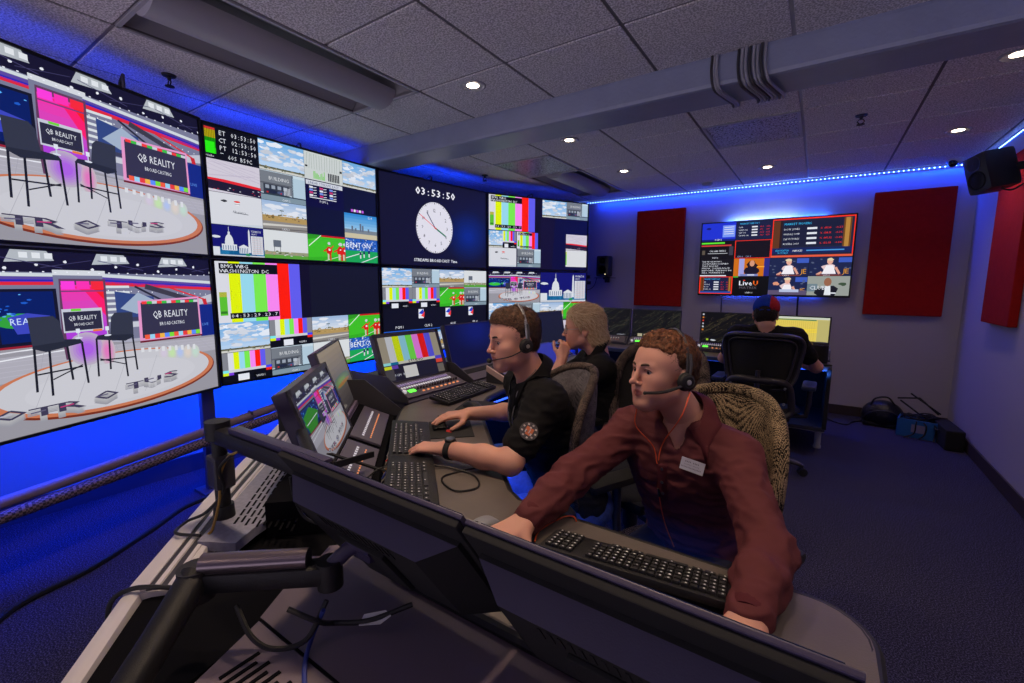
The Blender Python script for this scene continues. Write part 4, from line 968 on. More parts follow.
# white extruded trim along the rear edge
for a, b, w in (((-.90, .075), (-1.145, .250), .10), ((-1.145, .250), (-1.474, .534), .105), ((-1.474, .534), (-2.42, 1.44), .105), ((-2.42, 1.44), (-2.50, 3.4), .10)):
    a, b = Vector((*a, 0)), Vector((*b, 0)); d = (b - a).normalized(); n = Vector((d.y, -d.x, 0)); L = (b - a).length
    if n.dot(Vector((1, .7, 0))) < 0: n = -n
    rr = Matrix((d, n, Vector((0, 0, 1)))).transposed(); mid = (a + b) / 2 + n * (w / 2)
    if a.x > -1.0: MB().box(mid - n * (w / 2 - .018) + Vector((0, 0, .60)), (L + .01, .036, .21), rot=rr, bev=.014).build('rear_trim', m_ext, con, world=True, smooth=True); continue
    o = MB().box(mid + Vector((0, 0, .665)), (L + .01, w, .08), rot=rr, bev=.010)
    for k_, hh in ((.030, .006), (.052, .006), (.078, .004)): o.box(mid + n * (k_ - w / 2 + .008) + Vector((0, 0, .706)), (L, .010, hh), rot=rr)
    o.build('rear_trim', m_ext, con, world=True, smooth=True)
    g = MB(); g.box(mid + n * (.041 - w / 2 + .008) + Vector((0, 0, .7055)), (L, .011, .002), rot=rr); g.box(mid + n * (.066 - w / 2 + .008) + Vector((0, 0, .7055)), (L, .014, .002), rot=rr)
    g.build('trim_groove', m_body, con, world=True)
# dark corner deck and plum covers with vents
MB().prism([(-1.11, .275), (-.93, .14), (-.80, .20), (-.83, .355), (-.955, .56), (-1.03, .50)], .66, .692).build('corner_deck', m_well_shade, con, world=True)
MB().prism([(-.824, .372), (-.925, .535), (-.905, .548), (-.925, .585), (-.90, .61), (.10, .61), (.10, .372)], .68, .720).build('cover', m_plum, con, world=True)
MB().prism([(-.818, .366), (-.765, .235), (-.72, .13), (.10, .13), (.10, .366)], .68, .719).build('cover', m_plum, con, world=True)
g = MB(); g.box((-.36, .369, .7205), (.92, .004, .001))
g.build('panel_seam', m_well_shade, con, world=True); g = MB()
for i in range(8): g.box((-.742 + i * .0165, .298 - .012 * (i % 2), .7200), (.0065, .062, .0022))
g.build('vent_slots', m_well_shade, con, world=True); g = MB()
for i in range(3): g.box((-.60 + i * .018, .30, .7200), (.007, .03, .0022))
g.build('vent_slots', m_well_shade, con, world=True)
# end panel and modesty frame under the desk
MB().box((.09, .62, .36), (.03, .55, .70), bev=.005).build('end_panel', m_body, con, world=True)
for p in ((-1.40, 1.62), (-1.44, 2.6), (-1.44, 3.35)): MB().box((p[0], p[1], .355), (.05, .05, .71), bev=.006).build('leg', m_body, con, world=True)
# turrets with equipment panels under the monitors
m_panelblue = mat('rack_panel', (.05, .045, .075, 1), .42)
m_rackface = mat('rack_face', (.10, .085, .12, 1), .45)
def turret(label, x0, x1, face, back, zf, zb, group=None):
    pass
def slanted(name, A, B, C_, D, th, material, parent):
    """quad A,B (lower edge) C_,D (upper edge) extruded down"""
    A, B, C_, D = map(Vector, (A, B, C_, D)); n = (B - A).cross(D - A).normalized()
    if n.z < 0: n = -n
    return MB().extr([A, B, C_, D], -n * th).build(name, material, parent, world=True), n
def frame_at(A, B, D):
    A, B, D = map(Vector, (A, B, D)); r = (B - A).normalized(); n = r.cross(D - A).normalized()
    u = n.cross(r); 
    return A, r, u, n, Matrix((r, u, n)).transposed()
def rack_unit(parent, A, B, D, style, label=None):
    """buttons and lamps on a slanted panel; A lower left, B lower right, D upper left"""
    o, r, u, n, rot = frame_at(A, B, D)
    if n.z < 0: n = -n
    W = (Vector(B) - Vector(A)).length; H = (Vector(D) - Vector(A)).length
    MB().box(o + r * W / 2 + u * H * .52 + n * .004, (W * .94, H * .8, .010), rot=rot, bev=.002).build('face_plate', m_rackface if style != 'dark' else M['black'], parent, world=True)
    z = n * .0105
    if style == 'bars':
        a = MB(); b = MB(); c_ = MB(); e = MB()
        for i in range(22):
            a.box(o + r * W * (.10 + .036 * i) + u * H * .78 + z, (.009, H * .11, .005), rot=rot); b.box(o + r * W * (.10 + .036 * i) + u * H * .62 + z, (.009, H * .07, .005), rot=rot)
        for i in range(15): c_.cyl(o + r * W * (.26 + .045 * i) + u * H * .42 + z, o + r * W * (.26 + .045 * i) + u * H * .42 + z + n * .014, .006, .005, 10)
        for i in range(9): e.box(o + r * W * (.30 + .07 * i) + u * H * .27 + z, (.014, .008, .006), rot=rot)
        a.build('button_row', M['lilac'], parent, world=True); b.build('button_row', M['white_led'], parent, world=True); c_.build('knob_row', M['dark'], parent, world=True); e.build('lamp_row', M['amber_led'], parent, world=True)
        MB().box(o + r * W * .17 + u * H * .40 + z, (W * .09, H * .12, .004), rot=rot).build('display', M['green_led'], parent, world=True)
        MB().cyl(o + r * W * .06 + u * H * .4 + z, o + r * W * .06 + u * H * .4 + z + n * .012, .012, .011, 16).build('knob', M['white_led'], parent, world=True)
    elif style == 'slot':
        MB().box(o + r * W * .5 + u * H * .66 + z, (W * .82, H * .25, .004), rot=rot).build('slot', M['matte'], parent, world=True)
    elif style == 'strip':
        a = MB(); e = MB()
        for i in range(16): a.box(o + r * W * (.12 + .048 * i) + u * H * .62 + z, (.006, .009, .004), rot=rot); e.box(o + r * W * (.12 + .048 * i) + u * H * .42 + z, (.004, .005, .004), rot=rot)
        a.build('button_row', M['white_led'], parent, world=True); e.build('lamp_row', M['amber_led'], parent, world=True)
M['lilac'] = mat('lilac_button', (.35, .30, .45, 1), .4, emit=(.4, .3, .7, 1), es=.25)
# Y-running section (three bays) : panels rise from the desktop to the monitors
def turretY(y0, y1, style, label):
    t = thing('equipment_turret', label, 'rack', (-1.80, (y0 + y1) / 2, .738))
    xf, xb, zf, zb = -1.675, -1.855, .742, .800
    MB().extr([(xf, y0, .740), (xf, y0, zf), (xb, y0, zb), (-2.25, y0, zb), (-2.25, y0, .668), (-1.70, y0, .668), (-1.70, y0, .74)], (0, y1 - y0, 0)).build('housing', m_panelblue, t, world=True)
    rack_unit(t, (xf - .004, y0 + .01, zf + .004), (xf - .004, y1 - .01, zf + .004), (xb + .004, y0 + .01, zb + .004), style)
    MB().extr([(xf + .01, y0 - .006, .742), (xf - .0, y0 - .006, .775), (xb + .03, y0 - .006, .86), (-2.2, y0 - .006, .86), (-2.2, y0 - .006, .74)], (0, .006, 0)).build('side_panel', M['dark'], t, world=True)
turretY(1.53, 2.04, 'bars', 'slanted panel of buttons with green readout below the colour bar monitor')
turretY(2.052, 2.56, 'slot', 'slanted dark panel with a slot below the plain blue monitor')
turretY(2.572, 3.10, 'strip', 'slanted button panel below the monitor showing a pale document')
turretY(3.112, 3.44, 'slot', 'last slanted panel at the far end of the curved console')
# diagonal section
t = thing('equipment_turret', 'slanted panel with a row of amber buttons below the two angled monitors', 'rack', (-1.42, 1.03, .70))
dn = Vector((.7071, .7071, 0)); dr = Vector((-.7071, .7071, 0))
cen = Vector((-1.42, 1.02, 0))
def DP(a, b, z): v = cen + dr * a + dn * b; return (v.x, v.y, z)
MB().extr([DP(-.50, .115, .668), DP(-.50, .115, .700), DP(-.50, -.04, .765), DP(-.50, -.15, .765), DP(-.50, -.15, .668)], dr * .98).build('housing', m_well_shade, t, world=True)  # housing blackened to stand for the shade around it
rack_unit(t, DP(-.44, .110, .706), DP(-.02, .110, .706), DP(-.44, -.030, .768), 'strip'); rack_unit(t, DP(.0, .110, .706), DP(.44, .110, .706), DP(.0, -.030, .768), 'strip')
MB().extr([DP(.482, .15, .70), DP(.482, .15, .73), DP(.482, -.02, .885), DP(.482, -.22, .885), DP(.482, -.22, .70)], dr * .008).build('side_panel', M['dark'], t, world=True)
MB().extr([DP(-.30, .13, .745), DP(-.30, .145, .745), DP(-.30, -.02, .815), DP(-.30, -.035, .815)], dr * .012).build('brace', M['matte'], t, world=True)
MB().extr([DP(-.38, .0, .80), DP(-.38, .012, .80), DP(-.22, .10, .765), DP(-.22, .088, .765)], Vector((0, 0, .02))).build('brace', M['matte'], t, world=True)
# cables and small boxes in the gap between panel and desktop
rc = [(.6, .02, .02, 1), (.5, .5, .5, 1), (.02, .02, .02, 1), (.03, .05, .3, 1), (.45, .2, .05, 1), (.02, .02, .02, 1)]
mcs = [mat('wire_%s' % n_, c_, .5) for n_, c_ in zip(('red', 'white', 'black', 'blue', 'orange', 'dark'), rc)]
for i in range(16):
    a0 = -.40 + .05 * i; lab = ['thin red', 'thin white', 'thin black', 'thin blue', 'thin orange', 'thin dark'][i % 6]
    pts = [DP(a0, .125, .700), DP(a0 + random.uniform(-.03, .05), .15, .712 + random.uniform(0, .02)), DP(a0 + .06, .175, .705), DP(a0 + .10, .155, .712), DP(a0 + .13, .185, .700)]
    cable('patch_wire', lab + ' wire lying in the gap between the angled panel and the desktop', pts, .0032, mcs[i % 6], 'wires in the gap beside the far keyboard: ' + lab[5:])
t = thing('adapter_box', 'small pale adapter box with sockets in the gap beside the left hand keyboard', 'adapter', DP(.22, .165, .668))
MB().box((0, 0, .035), (.045, .07, .035), rot=Matrix.Rotation(R(45), 3, 'Z'), bev=.004).build('housing', mat('adapter_grey', (.35, .33, .33, 1), .5), t)
MB().box((0, 0, .0545), (.02, .045, .004), rot=Matrix.Rotation(R(45), 3, 'Z')).build('sockets', M['black'], t)
MB().prism([DP(-.50, .118, 0)[:2], DP(-.50, .20, 0)[:2], DP(.42, .20, 0)[:2], DP(.45, .118, 0)[:2]], .664, .672).build('well_tray', mat('tray_grey', (.22, .20, .19, 1), .6), con, world=True)

# ------------------------------------------------------------------ monitors
def monitor(label, c, yaw, tilt, w, h, draw, dim=True, bar=False, thick=.03, foot_z=None, bz=.016, stand=True):
    """c centre of the glass, yaw = facing direction, tilted back"""
    n = Vector((math.cos(yaw), math.sin(yaw), 0)); r = Vector((-n.y, n.x, 0))
    fz = foot_z if foot_z is not None else c[2] - h / 2 - .02
    t = thing('computer_monitor', label, 'monitor', (c[0] - n.x * .05, c[1] - n.y * .05, fz))
    u = Vector((0, 0, 1)) * math.cos(tilt) - n * math.sin(tilt); f = r.cross(u)
    rot = Matrix((r, u, f)).transposed(); o = Vector(c)
    MB().box(o - f * (thick / 2 + .002), (w, h, thick), rot=rot, bev=.005).box(o - f * (thick + .014), (w * .72, h * .62, .03), rot=rot, bev=.01).build('casing', M['casing'], t, world=True)
    b = MB()
    for s in (-1, 1): b.box(o + r * s * (w / 2 - bz / 2), (bz, h, .008), rot=rot); 
    b.box(o + u * (h / 2 - bz / 2), (w, bz, .008), rot=rot); b.box(o - u * (h / 2 - bz * .6), (w, bz * 1.2, .008), rot=rot)
    b.build('bezel', M['dark'], t, world=True)
    iw, ih = w - 2 * bz, h - 2.2 * bz
    c_ = Canvas(iw, ih); draw(c_); ll = o - r * iw / 2 - u * (h / 2 - 1.2 * bz) + f * .0005
    c_.build('picture', ll, r * iw, u * ih, t, M['screen_dim'] if dim else M['screen'], world=True)
    if bar:
        MB().box(o - u * (h / 2 + .012) + f * .004, (w, .024, .02), rot=rot, bev=.003).build('speaker_bar', mat('speaker_bar_lilac', (.30, .24, .38, 1), .4, .3) if 'speaker_bar_lilac' not in bpy.data.materials else bpy.data.materials['speaker_bar_lilac'], t, world=True)
        g = MB()
        for i in range(26): g.box(o - u * (h / 2 + .012) + f * .0145 + r * (w * (-.47 + i * .0376)), (.006, .012, .001), rot=rot)
        g.build('speaker_holes', M['matte'], t, world=True)
    if stand:
        ft = Vector((c[0] - n.x * .07, c[1] - n.y * .07, fz))
        rz = Matrix((r, n, Vector((0, 0, 1)))).transposed()
        if abs(rz.determinant() + 1) < .1: rz = Matrix((r, -n, Vector((0, 0, 1)))).transposed()
        top = o - f * (thick + .02) - u * h * .1
        MB().box(ft + Vector((0, 0, .005)), (.18, .12, .010), rot=rz, bev=.003).tube([ft + Vector((0, 0, .008)), ft + Vector((0, 0, .06)) - n * .02, top], .014, 10).build('stand', M['dark'], t, world=True, smooth=True)
    return t
def s_bars(c):
    c.rect(0, 0, 1, 1, rgb(36, 34, 52)); g = rgb(170, 160, 140)
    c.rect(0, .36, .12, 1, g); c.rect(.88, .36, 1, 1, g, up=False)
    with c.sub(.12, .42, .88, 1): bars(c, y0=0)
    c.rect(.12, .36, .88, .42, rgb(215, 212, 200)); c.rect(0, .36, .12, .42, rgb(160, 240, 240), up=False); c.rect(0, .27, .12, .34, rgb(230, 240, 40)); c.rect(.12, .36, .24, .42, rgb(20, 120, 170)); c.rect(.12, .27, .22, .35, rgb(110, 70, 190), up=False); c.rect(.88, .34, 1, .42, rgb(90, 80, 220)); c.rect(.88, .25, 1, .34, rgb(240, 80, 50))
    c.rect(.0, .02, .14, .26, rgb(80, 76, 80)); c.rect(.30, .03, .52, .30, rgb(230, 228, 226)); c.rect(.88, .02, 1, .22, rgb(120, 112, 104)); c.text(.14, .1, .05, 'PGM  BARS', W_, width=.26); c.text(.40, .37, .06, 'STUDIO', rgb(60, 50, 40), width=.26, bold=True)
def s_blue(c):
    c.rect(0, 0, 1, 1, rgb(16, 20, 70))
    for i in range(8): c.oval(.62, .8, .5 - i * .05, .5 - i * .05, rgb(17, 24 + i, 76 + i * 6), n=28)
def s_doc(c):
    c.rect(0, 0, 1, 1, rgb(52, 46, 66)); c.poly([(.28, .30), (.58, .28), (.60, .85), (.28, .85)], rgb(206, 210, 170)); c.poly([(.50, .28), (.60, .30), (.60, .36)], rgb(170, 176, 130)); c.rect(.32, .66, .5, .68, rgb(90, 90, 70)); c.blob(.42, .5, .04, rgb(150, 160, 110), 1); c.text(.3, .12, .06, 'QB', rgb(230, 230, 220)); c.oval(.36, .14, .06, .05, rgb(200, 200, 180)); c.text(.8, .08, .05, 'REC', W_)
def s_tablet(c): c.rect(0, 0, 1, 1, rgb(32, 32, 96)); c.rect(.04, .05, .96, .95, rgb(40, 42, 118))
def s_waves(c, warm=0):
    c.rect(0, 0, 1, 1, rgb(20, 20, 26)); 
    for k_ in range(34):
        off = random.uniform(-.4, 1.2); pts = [(off + i * .09, .1 + i * .1 + .04 * math.sin(i + k_)) for i in range(10)]; v = random.uniform(.35, 1)
        for i in range(9):
            if random.random() < .75: c.line(pts[i], pts[i + 1], .0035, rgb(120 * v + 20 * warm, 122 * v + 10 * warm, 96 * v), up=(i == 0 and k_ % 4 == 0))
    for i in range(40): c.blob(random.random(), random.uniform(.3, .9), .006, rgb(190, 160, 120), 1, n=5, up=(i == 0))
def s_wavesA(c): s_waves(c); c.text(.72, .06, .04, 'QB REALITY', W_)
def s_wavesB(c): s_waves(c); c.rect(.12, .06, .22, .16, rgb(214, 206, 170)); c.blob(.3, .12, .06, rgb(226, 220, 196), .8); c.rect(.36, .08, .48, .2, rgb(220, 220, 200)); c.rect(0, 0, 1, .03, rgb(80, 80, 90))
def s_wavesC(c):
    s_waves(c, 1)
    for i in range(6): c.rect(.01, .92 - i * .1, .04, .97 - i * .1, [W_, rgb(230, 140, 60), rgb(220, 60, 50), rgb(200, 200, 210)][i % 4], up=(i == 0))
    c.rect(.10, .10, .14, .16, rgb(180, 220, 60)); c.blob(.22, .12, .05, W_, .6); c.blob(.42, .10, .04, W_, .6); c.blob(.55, .12, .04, W_, .6)
def s_daw(c):
    c.rect(0, 0, 1, 1, rgb(206, 190, 110)); c.rect(0, .94, 1, 1, rgb(200, 206, 190)); c.rect(0, .90, .8, .93, rgb(60, 130, 90)); c.rect(.82, .1, 1, .93, rgb(186, 176, 110)); c.rect(0, .30, .82, .9, rgb(222, 198, 90))
    for i in range(24): c.rect(.01 + i * .033, .34, .013 + i * .033, .88, rgb(186, 160, 60), up=(i == 0))
    for y in (.56, .6, .64): c.rect(0, y, .82, y + .015, rgb(246, 214, 40))
    c.blob(.1, .6, .06, rgb(250, 224, 90), .6); c.blob(.6, .6, .09, rgb(250, 220, 70), .3); c.rect(.45, .08, .80, .30, rgb(70, 56, 30))
    for i in range(8): c.rect(.47 + i * .04, .12, .495 + i * .04, .12 + random.uniform(.05, .16), [rgb(60, 170, 70), rgb(220, 70, 40), rgb(220, 120, 50)][i % 3], up=(i == 0))
    c.rect(0, .05, .44, .28, rgb(196, 180, 110)); c.text(.05, .02, .04, 'MIX 1', rgb(70, 60, 30))
def s_field(c):
    for i in range(12): c.rect(0, i / 12, 1, (i + 1) / 12 + .01, rgb(70 + 9 * i, 64 + 8 * i, 66 + 6 * i), up=(i == 0))
    for i in range(6): c.oval(.55, .42, .4 - i * .05, .10 - i * .014, rgb(90 + 8 * i, 110 + 10 * i, 100 - 4 * i)); 
    c.oval(.6, .37, .3, .03, rgb(170, 120, 60)); c.text(.1, .12, .05, 'CAM 1', rgb(190, 180, 170))
    for i in range(10): c.rect(.1 + i * .03, .04, .12 + i * .03, random.uniform(.06, .11), rgb(150, 140, 130), up=(i == 0))
def s_field_dark(c): studio(c); c.poly([(.02, .50), (.22, .50), (.34, .64), (.18, .76), (.0, .70)], rgb(50, 140, 40)); c.line((.02, .6), (.3, .62), .006, W_)
def s_off(c): c.rect(0, 0, 1, 1, rgb(30, 34, 60)); c.rect(0, 0, 1, .08, rgb(90, 110, 160))
monitor('desk monitor showing colour bars', (-1.92, 1.80, .925), R(-3), R(20), .475, .30, s_bars, foot_z=.800, bz=.022)
monitor('plain dark blue desk monitor right of the colour bar monitor', (-1.90, 2.32, .94), R(-1), R(16), .475, .30, s_blue, bar=True, foot_z=.800, bz=.008)
monitor('desk monitor with a pale document, left of the blond person', (-1.87, 2.84, .965), R(-4), R(12), .475, .30, s_doc, bar=True, foot_z=.800, bz=.010)
monitor('monitor at the far end of the curved console behind the blond person', (-1.87, 3.32, .965), R(-6), R(12), .42, .30, s_off, foot_z=.800, bz=.010)
monitor('angled monitor showing the green and pink studio picture, nearest of the two angled ones', (-1.40, .895, .888), R(45), R(19), .50, .305, s_field_dark, foot_z=.765, bz=.020, thick=.045)
monitor('angled monitor with a blurred brownish picture, half behind the studio picture monitor', (-1.765, 1.205, .925), R(45), R(17), .47, .30, s_field, bar=True, foot_z=.765, bz=.008)
# tablet screen in the bay in front of the document monitor
t = thing('touch_panel', 'flat blue touch panel leaning on the console in front of the blond person', 'touch screen', (-1.70, 3.0, .742))
rt = Matrix.Rotation(R(0), 3, 'Z'); u_ = Vector((-.80, 0, .60)).normalized(); r_ = Vector((0, 1, 0)); o_ = Vector((-1.60, 2.80, .760))
rotp = Matrix((r_, u_, r_.cross(u_))).transposed()
MB().box(o_ + r_ * .16 + u_ * .10 - r_.cross(u_) * .008, (.34, .22, .014), rot=rotp, bev=.004).build('casing', M['black'], t, world=True)
c_ = Canvas(.32, .20); s_tablet(c_); c_.build('picture', o_ , r_ * .32, u_ * .20, t, M['screen'], world=True)

# foreground pair seen from behind
def back_monitor(label, x0, x1, ytop, ztop, tilt, h, arm_hole=True):
    w = x1 - x0; t = thing('computer_monitor', label, 'monitor', ((x0 + x1) / 2, ytop + .06, .738))
    u = Vector((0, -math.sin(tilt), math.cos(tilt))); f = Vector((0, math.cos(tilt), math.sin(tilt))); r = Vector((-1, 0, 0))
    o = Vector(((x0 + x1) / 2, ytop, ztop)) - u * h / 2; rot = Matrix((Vector((1, 0, 0)), f, u)).transposed()
    MB().box(o + f * .007, (w - .004, .008, h), rot=rot, bev=.002).build('front_frame', M['casing'], t, world=True); MB().box(o - f * .003, (w - .008, .012, h - .006), rot=rot, bev=.002).build('rear_frame', M['matte'], t, world=True)  # rear frame black holds the shade on the upper back
    # rear housing : chamfered block, lit top face plum, shaded faces painted black
    def q(x, z, d): return o + Vector((x, 0, 0)) + u * z - f * d
    hw, ht, hb = w / 2 - .018, h / 2 - .050, -h / 2 + .02
    rings = [[(-hw, hb), (hw, hb), (hw, ht), (-hw, ht)], [(-hw, hb), (hw, hb), (hw, ht), (-hw, ht)], [(-hw + .055, hb + .03), (hw - .055, hb + .03), (hw - .055, ht - .006), (-hw + .055, ht - .006)]]
    vs = []; 
    for ring_, d in zip(rings, (.008, .016, .058)): vs += [q(x, z, d) for x, z in ring_]
    fs = [(8, 9, 10, 11)]
    for a in (0, 4):
        for i in range(4): fs.append((a + i, a + (i + 1) % 4, a + 4 + (i + 1) % 4, a + 4 + i))
    MB().add(vs, [fs[7]]).add([v - f * .0005 for v in vs], fs[1:7] + fs[8:]).build('rear_housing', [M['casing'], M['matte']], t, world=True).data.polygons.foreach_set('material_index', [0] + [1] * 7); MB().extr([vs[i] for i in fs[0]], f * .01).build('rear_plate', M['matte'], t, world=True)
    MB().box(q(0, -.02, .062), (.12, .008, .12), rot=rot, bev=.002).build('mount_plate', M['matte'], t, world=True)
    g = MB()
    for i in range(14): g.box(q(-.09 + i * .014, ht - .03, .0585), (.004, .002, .03), rot=rot)
    g.build('vent_slots', M['matte'], t, world=True)
    c_ = Canvas(w - .03, h - .03); s_off(c_); c_.build('picture', o + Vector((w / 2 - .015, 0, 0)) - u * (h / 2 - .015) + f * .017, Vector((-(w - .03), 0, 0)), u * (h - .03), t, M['screen_dim'], world=True)
    # short desk stand in front of the cover
    return t
back_monitor('back of the left foreground monitor, on the silver topped black arm', -.856, -.386, .442, 1.020, R(34), .29)
tm = back_monitor('back of the right foreground monitor, cut by the bottom of the view', -.382, .060, .441, 1.018, R(34), .29)
MB().box((-.16, .66, .744), (.22, .10, .012), bev=.003).tube([(-.16, .66, .745), (-.16, .62, .79), (-.16, .53, .88)], .016, 10).build('stand', M['dark'], tm, world=True, smooth=True)
# gas spring arms
def pole(t, x, y, z0, z1, r=.021):
    MB().cyl((x, y, z0), (x, y, z1), r, n=20).cyl((x, y, z0), (x, y, z0 + .05), r * 1.5, r * 1.35, 20).build('pole', M['black'], t, world=True, smooth=True)
t = thing('monitor_mount', 'black monitor arm on a post clamped to the white rear edge', 'monitor arm', (-1.29, .51, .70))
pole(t, -1.29, .51, .700, .955, .018)
MB().box((-1.29, .51, .845), (.06, .05, .09), bev=.01).build('collar', M['dark'], t, world=True)
A_, B_ = Vector((-1.29, .51, .965)), Vector((-.86, .535, .955))
d_ = (B_ - A_).normalized(); s_ = d_.cross(Vector((0, 0, 1))).normalized(); rr = Matrix((d_, s_, s_.cross(d_))).transposed()
MB().box((A_ + B_) / 2 - Vector((0, 0, .018)), ((B_ - A_).length + .05, .040, .044), rot=rr, bev=.012).cyl(A_ - Vector((0, 0, .03)), A_ + Vector((0, 0, .018)), .030, n=18).cyl(B_ - Vector((0, 0, .05)), B_ + Vector((0, 0, .01)), .024, n=18).build('lower_arm', M['black'], t, world=True, smooth=True)
MB().box((A_ + B_) / 2 + d_ * .05 + Vector((0, 0, .010)), ((B_ - A_).length - .06, .030, .016), rot=rr, bev=.006).build('arm_cover', M['casing'], t, world=True, smooth=True)
B2 = Vector((-1.13, .66, .905)); C2 = Vector((-1.43, .80, .90))
MB().tube([B_ - Vector((0, 0, .045)), (-.98, .60, .86), B2, C2], .016, 10).box(C2, (.10, .10, .012), rot=Matrix.Rotation(R(45), 3, 'Z') @ Matrix.Rotation(R(90), 3, 'X')).build('upper_arm', M['black'], t, world=True, smooth=True)
cable('arm_cable', 'yellow cable hanging down the post of the black monitor arm', [(-1.16, .50, .93), (-1.22, .50, .90), (-1.262, .495, .84), (-1.262, .49, .78), (-1.235, .46, .725), (-1.225, .445, .716)], .0035, mat('yellow_wire', (.45, .26, .04, 1), .5))
cable('arm_cable', 'black cable looping at the foot of the post onto the white rear edge', [(-1.18, .505, .925), (-1.245, .49, .87), (-1.26, .50, .80), (-1.30, .47, .74), (-1.34, .44, .716), (-1.30, .40, .716), (-1.235, .43, .716)], .004, M['black'])
cable('arm_cable', 'black cable hanging in a loop under the end of the monitor arm', [(-.98, .53, .90), (-.985, .54, .84), (-.97, .555, .79), (-.93, .58, .775), (-.89, .59, .80), (-.86, .56, .88)], .004, M['black'])
t = thing('monitor_mount', 'monitor arm with silver cylinder cover, holding the left foreground monitor', 'monitor arm', (-.80, .20, .70))
J0, J1, J2 = Vector((-.85, .285, .845)), Vector((-.675, .425, .850)), Vector((-.640, .480, .880))
MB().tube([(-.745, .135, .722), (-.745, .135, .76), (-.80, .21, .80), J0], [.03, .026, .024, .026], 14).build('base_arm', M['black'], t, world=True, smooth=True)
d_ = (J1 - J0).normalized(); s_ = d_.cross(Vector((0, 0, 1))).normalized(); rr = Matrix((d_, s_, s_.cross(d_))).transposed(); L_ = (J1 - J0).length
MB().box((J0 + J1) / 2 - Vector((0, 0, .008)), (L_ + .03, .040, .036), rot=rr, bev=.010).cyl(J0 - Vector((0, 0, .04)), J0 + Vector((0, 0, .016)), .028, n=20).cyl(J1 - Vector((0, 0, .035)), J1 + Vector((0, 0, .014)), .022, n=20).build('spring_arm', M['black'], t, world=True, smooth=True)
MB().cyl(J0 + d_ * .012 + Vector((0, 0, .020)), J1 - d_ * .035 + Vector((0, 0, .020)), .018, .017, 22).build('arm_cover', M['steel_dark'] if 'steel_dark' in M else mat('smoked_steel', (.22, .18, .20, 1), .28, .8), t, world=True, smooth=True)
MB().tube([J1 + Vector((0, 0, .0)), (J1 + J2) / 2 + Vector((0, 0, .012)), J2], .014, 12).box((-.630, .476, .890), (.05, .04, .055), bev=.006).cyl((-.660, .462, .890), (-.600, .462, .890), .013, n=14).build('tilt_head', M['casing'], t, world=True, smooth=True)
cable('arm_cable', 'black cable with a white paper tag running from the silver arm', [(-.70, .36, .80), (-.66, .39, .775), (-.655, .42, .755), (-.61, .455, .757), (-.56, .51, .775)], .0045, M['black'])
t = thing('cable_tag', 'white paper tag folded round a cable under the foreground monitor', 'tag', (-.605, .458, .75))
MB().extr([(-.620, .440, .752), (-.590, .462, .754), (-.580, .478, .764), (-.596, .480, .766), (-.626, .456, .760)], (0, 0, .0012)).build('paper', M['white'], t, world=True)
cable('arm_cable', 'thick black cable loop hanging under the silver topped arm', [(-.78, .315, .80), (-.735, .315, .765), (-.705, .335, .742), (-.675, .375, .745), (-.665, .41, .80)], .0045, M['black'])
cable('arm_cable', 'dark blue cable curving over the plum covers', [(-.66, .40, .79), (-.68, .39, .74), (-.655, .36, .724), (-.60, .33, .724), (-.54, .33, .724), (-.46, .37, .726), (-.44, .44, .73)], .004, mcs[3])
cable('patch_wire', 'short green wire hanging under the right foreground monitor', [(-.452, .63, .76), (-.455, .635, .735), (-.45, .64, .725), (-.44, .64, .735)], .002, mat('green_wire', (.02, .5, .08, 1), .4))
cable('patch_wire', 'short red wire hanging under the right foreground monitor', [(-.43, .62, .78), (-.425, .63, .75), (-.41, .64, .73), (-.40, .64, .725)], .0022, mcs[0])
cable('floor_cable', 'black cable trailing over the dark carpet left of the console', [(-2.3, -.25, .012), (-2.50, .10, .012), (-2.647, .26, .012), (-2.72, .50, .012), (-2.90, .80, .012), (-3.05, 1.05, .012), (-3.0, 1.5, .012)], .014, M['black'], cat='cable')
cable('edge_cable', 'black cable crossing the white rear edge of the console at its corner', [(-1.145, .22, .60), (-1.15, .232, .69), (-1.135, .262, .713), (-1.09, .30, .714), (-1.03, .345, .705), (-1.0, .36, .70)], .005, M['black'], cat='cable')

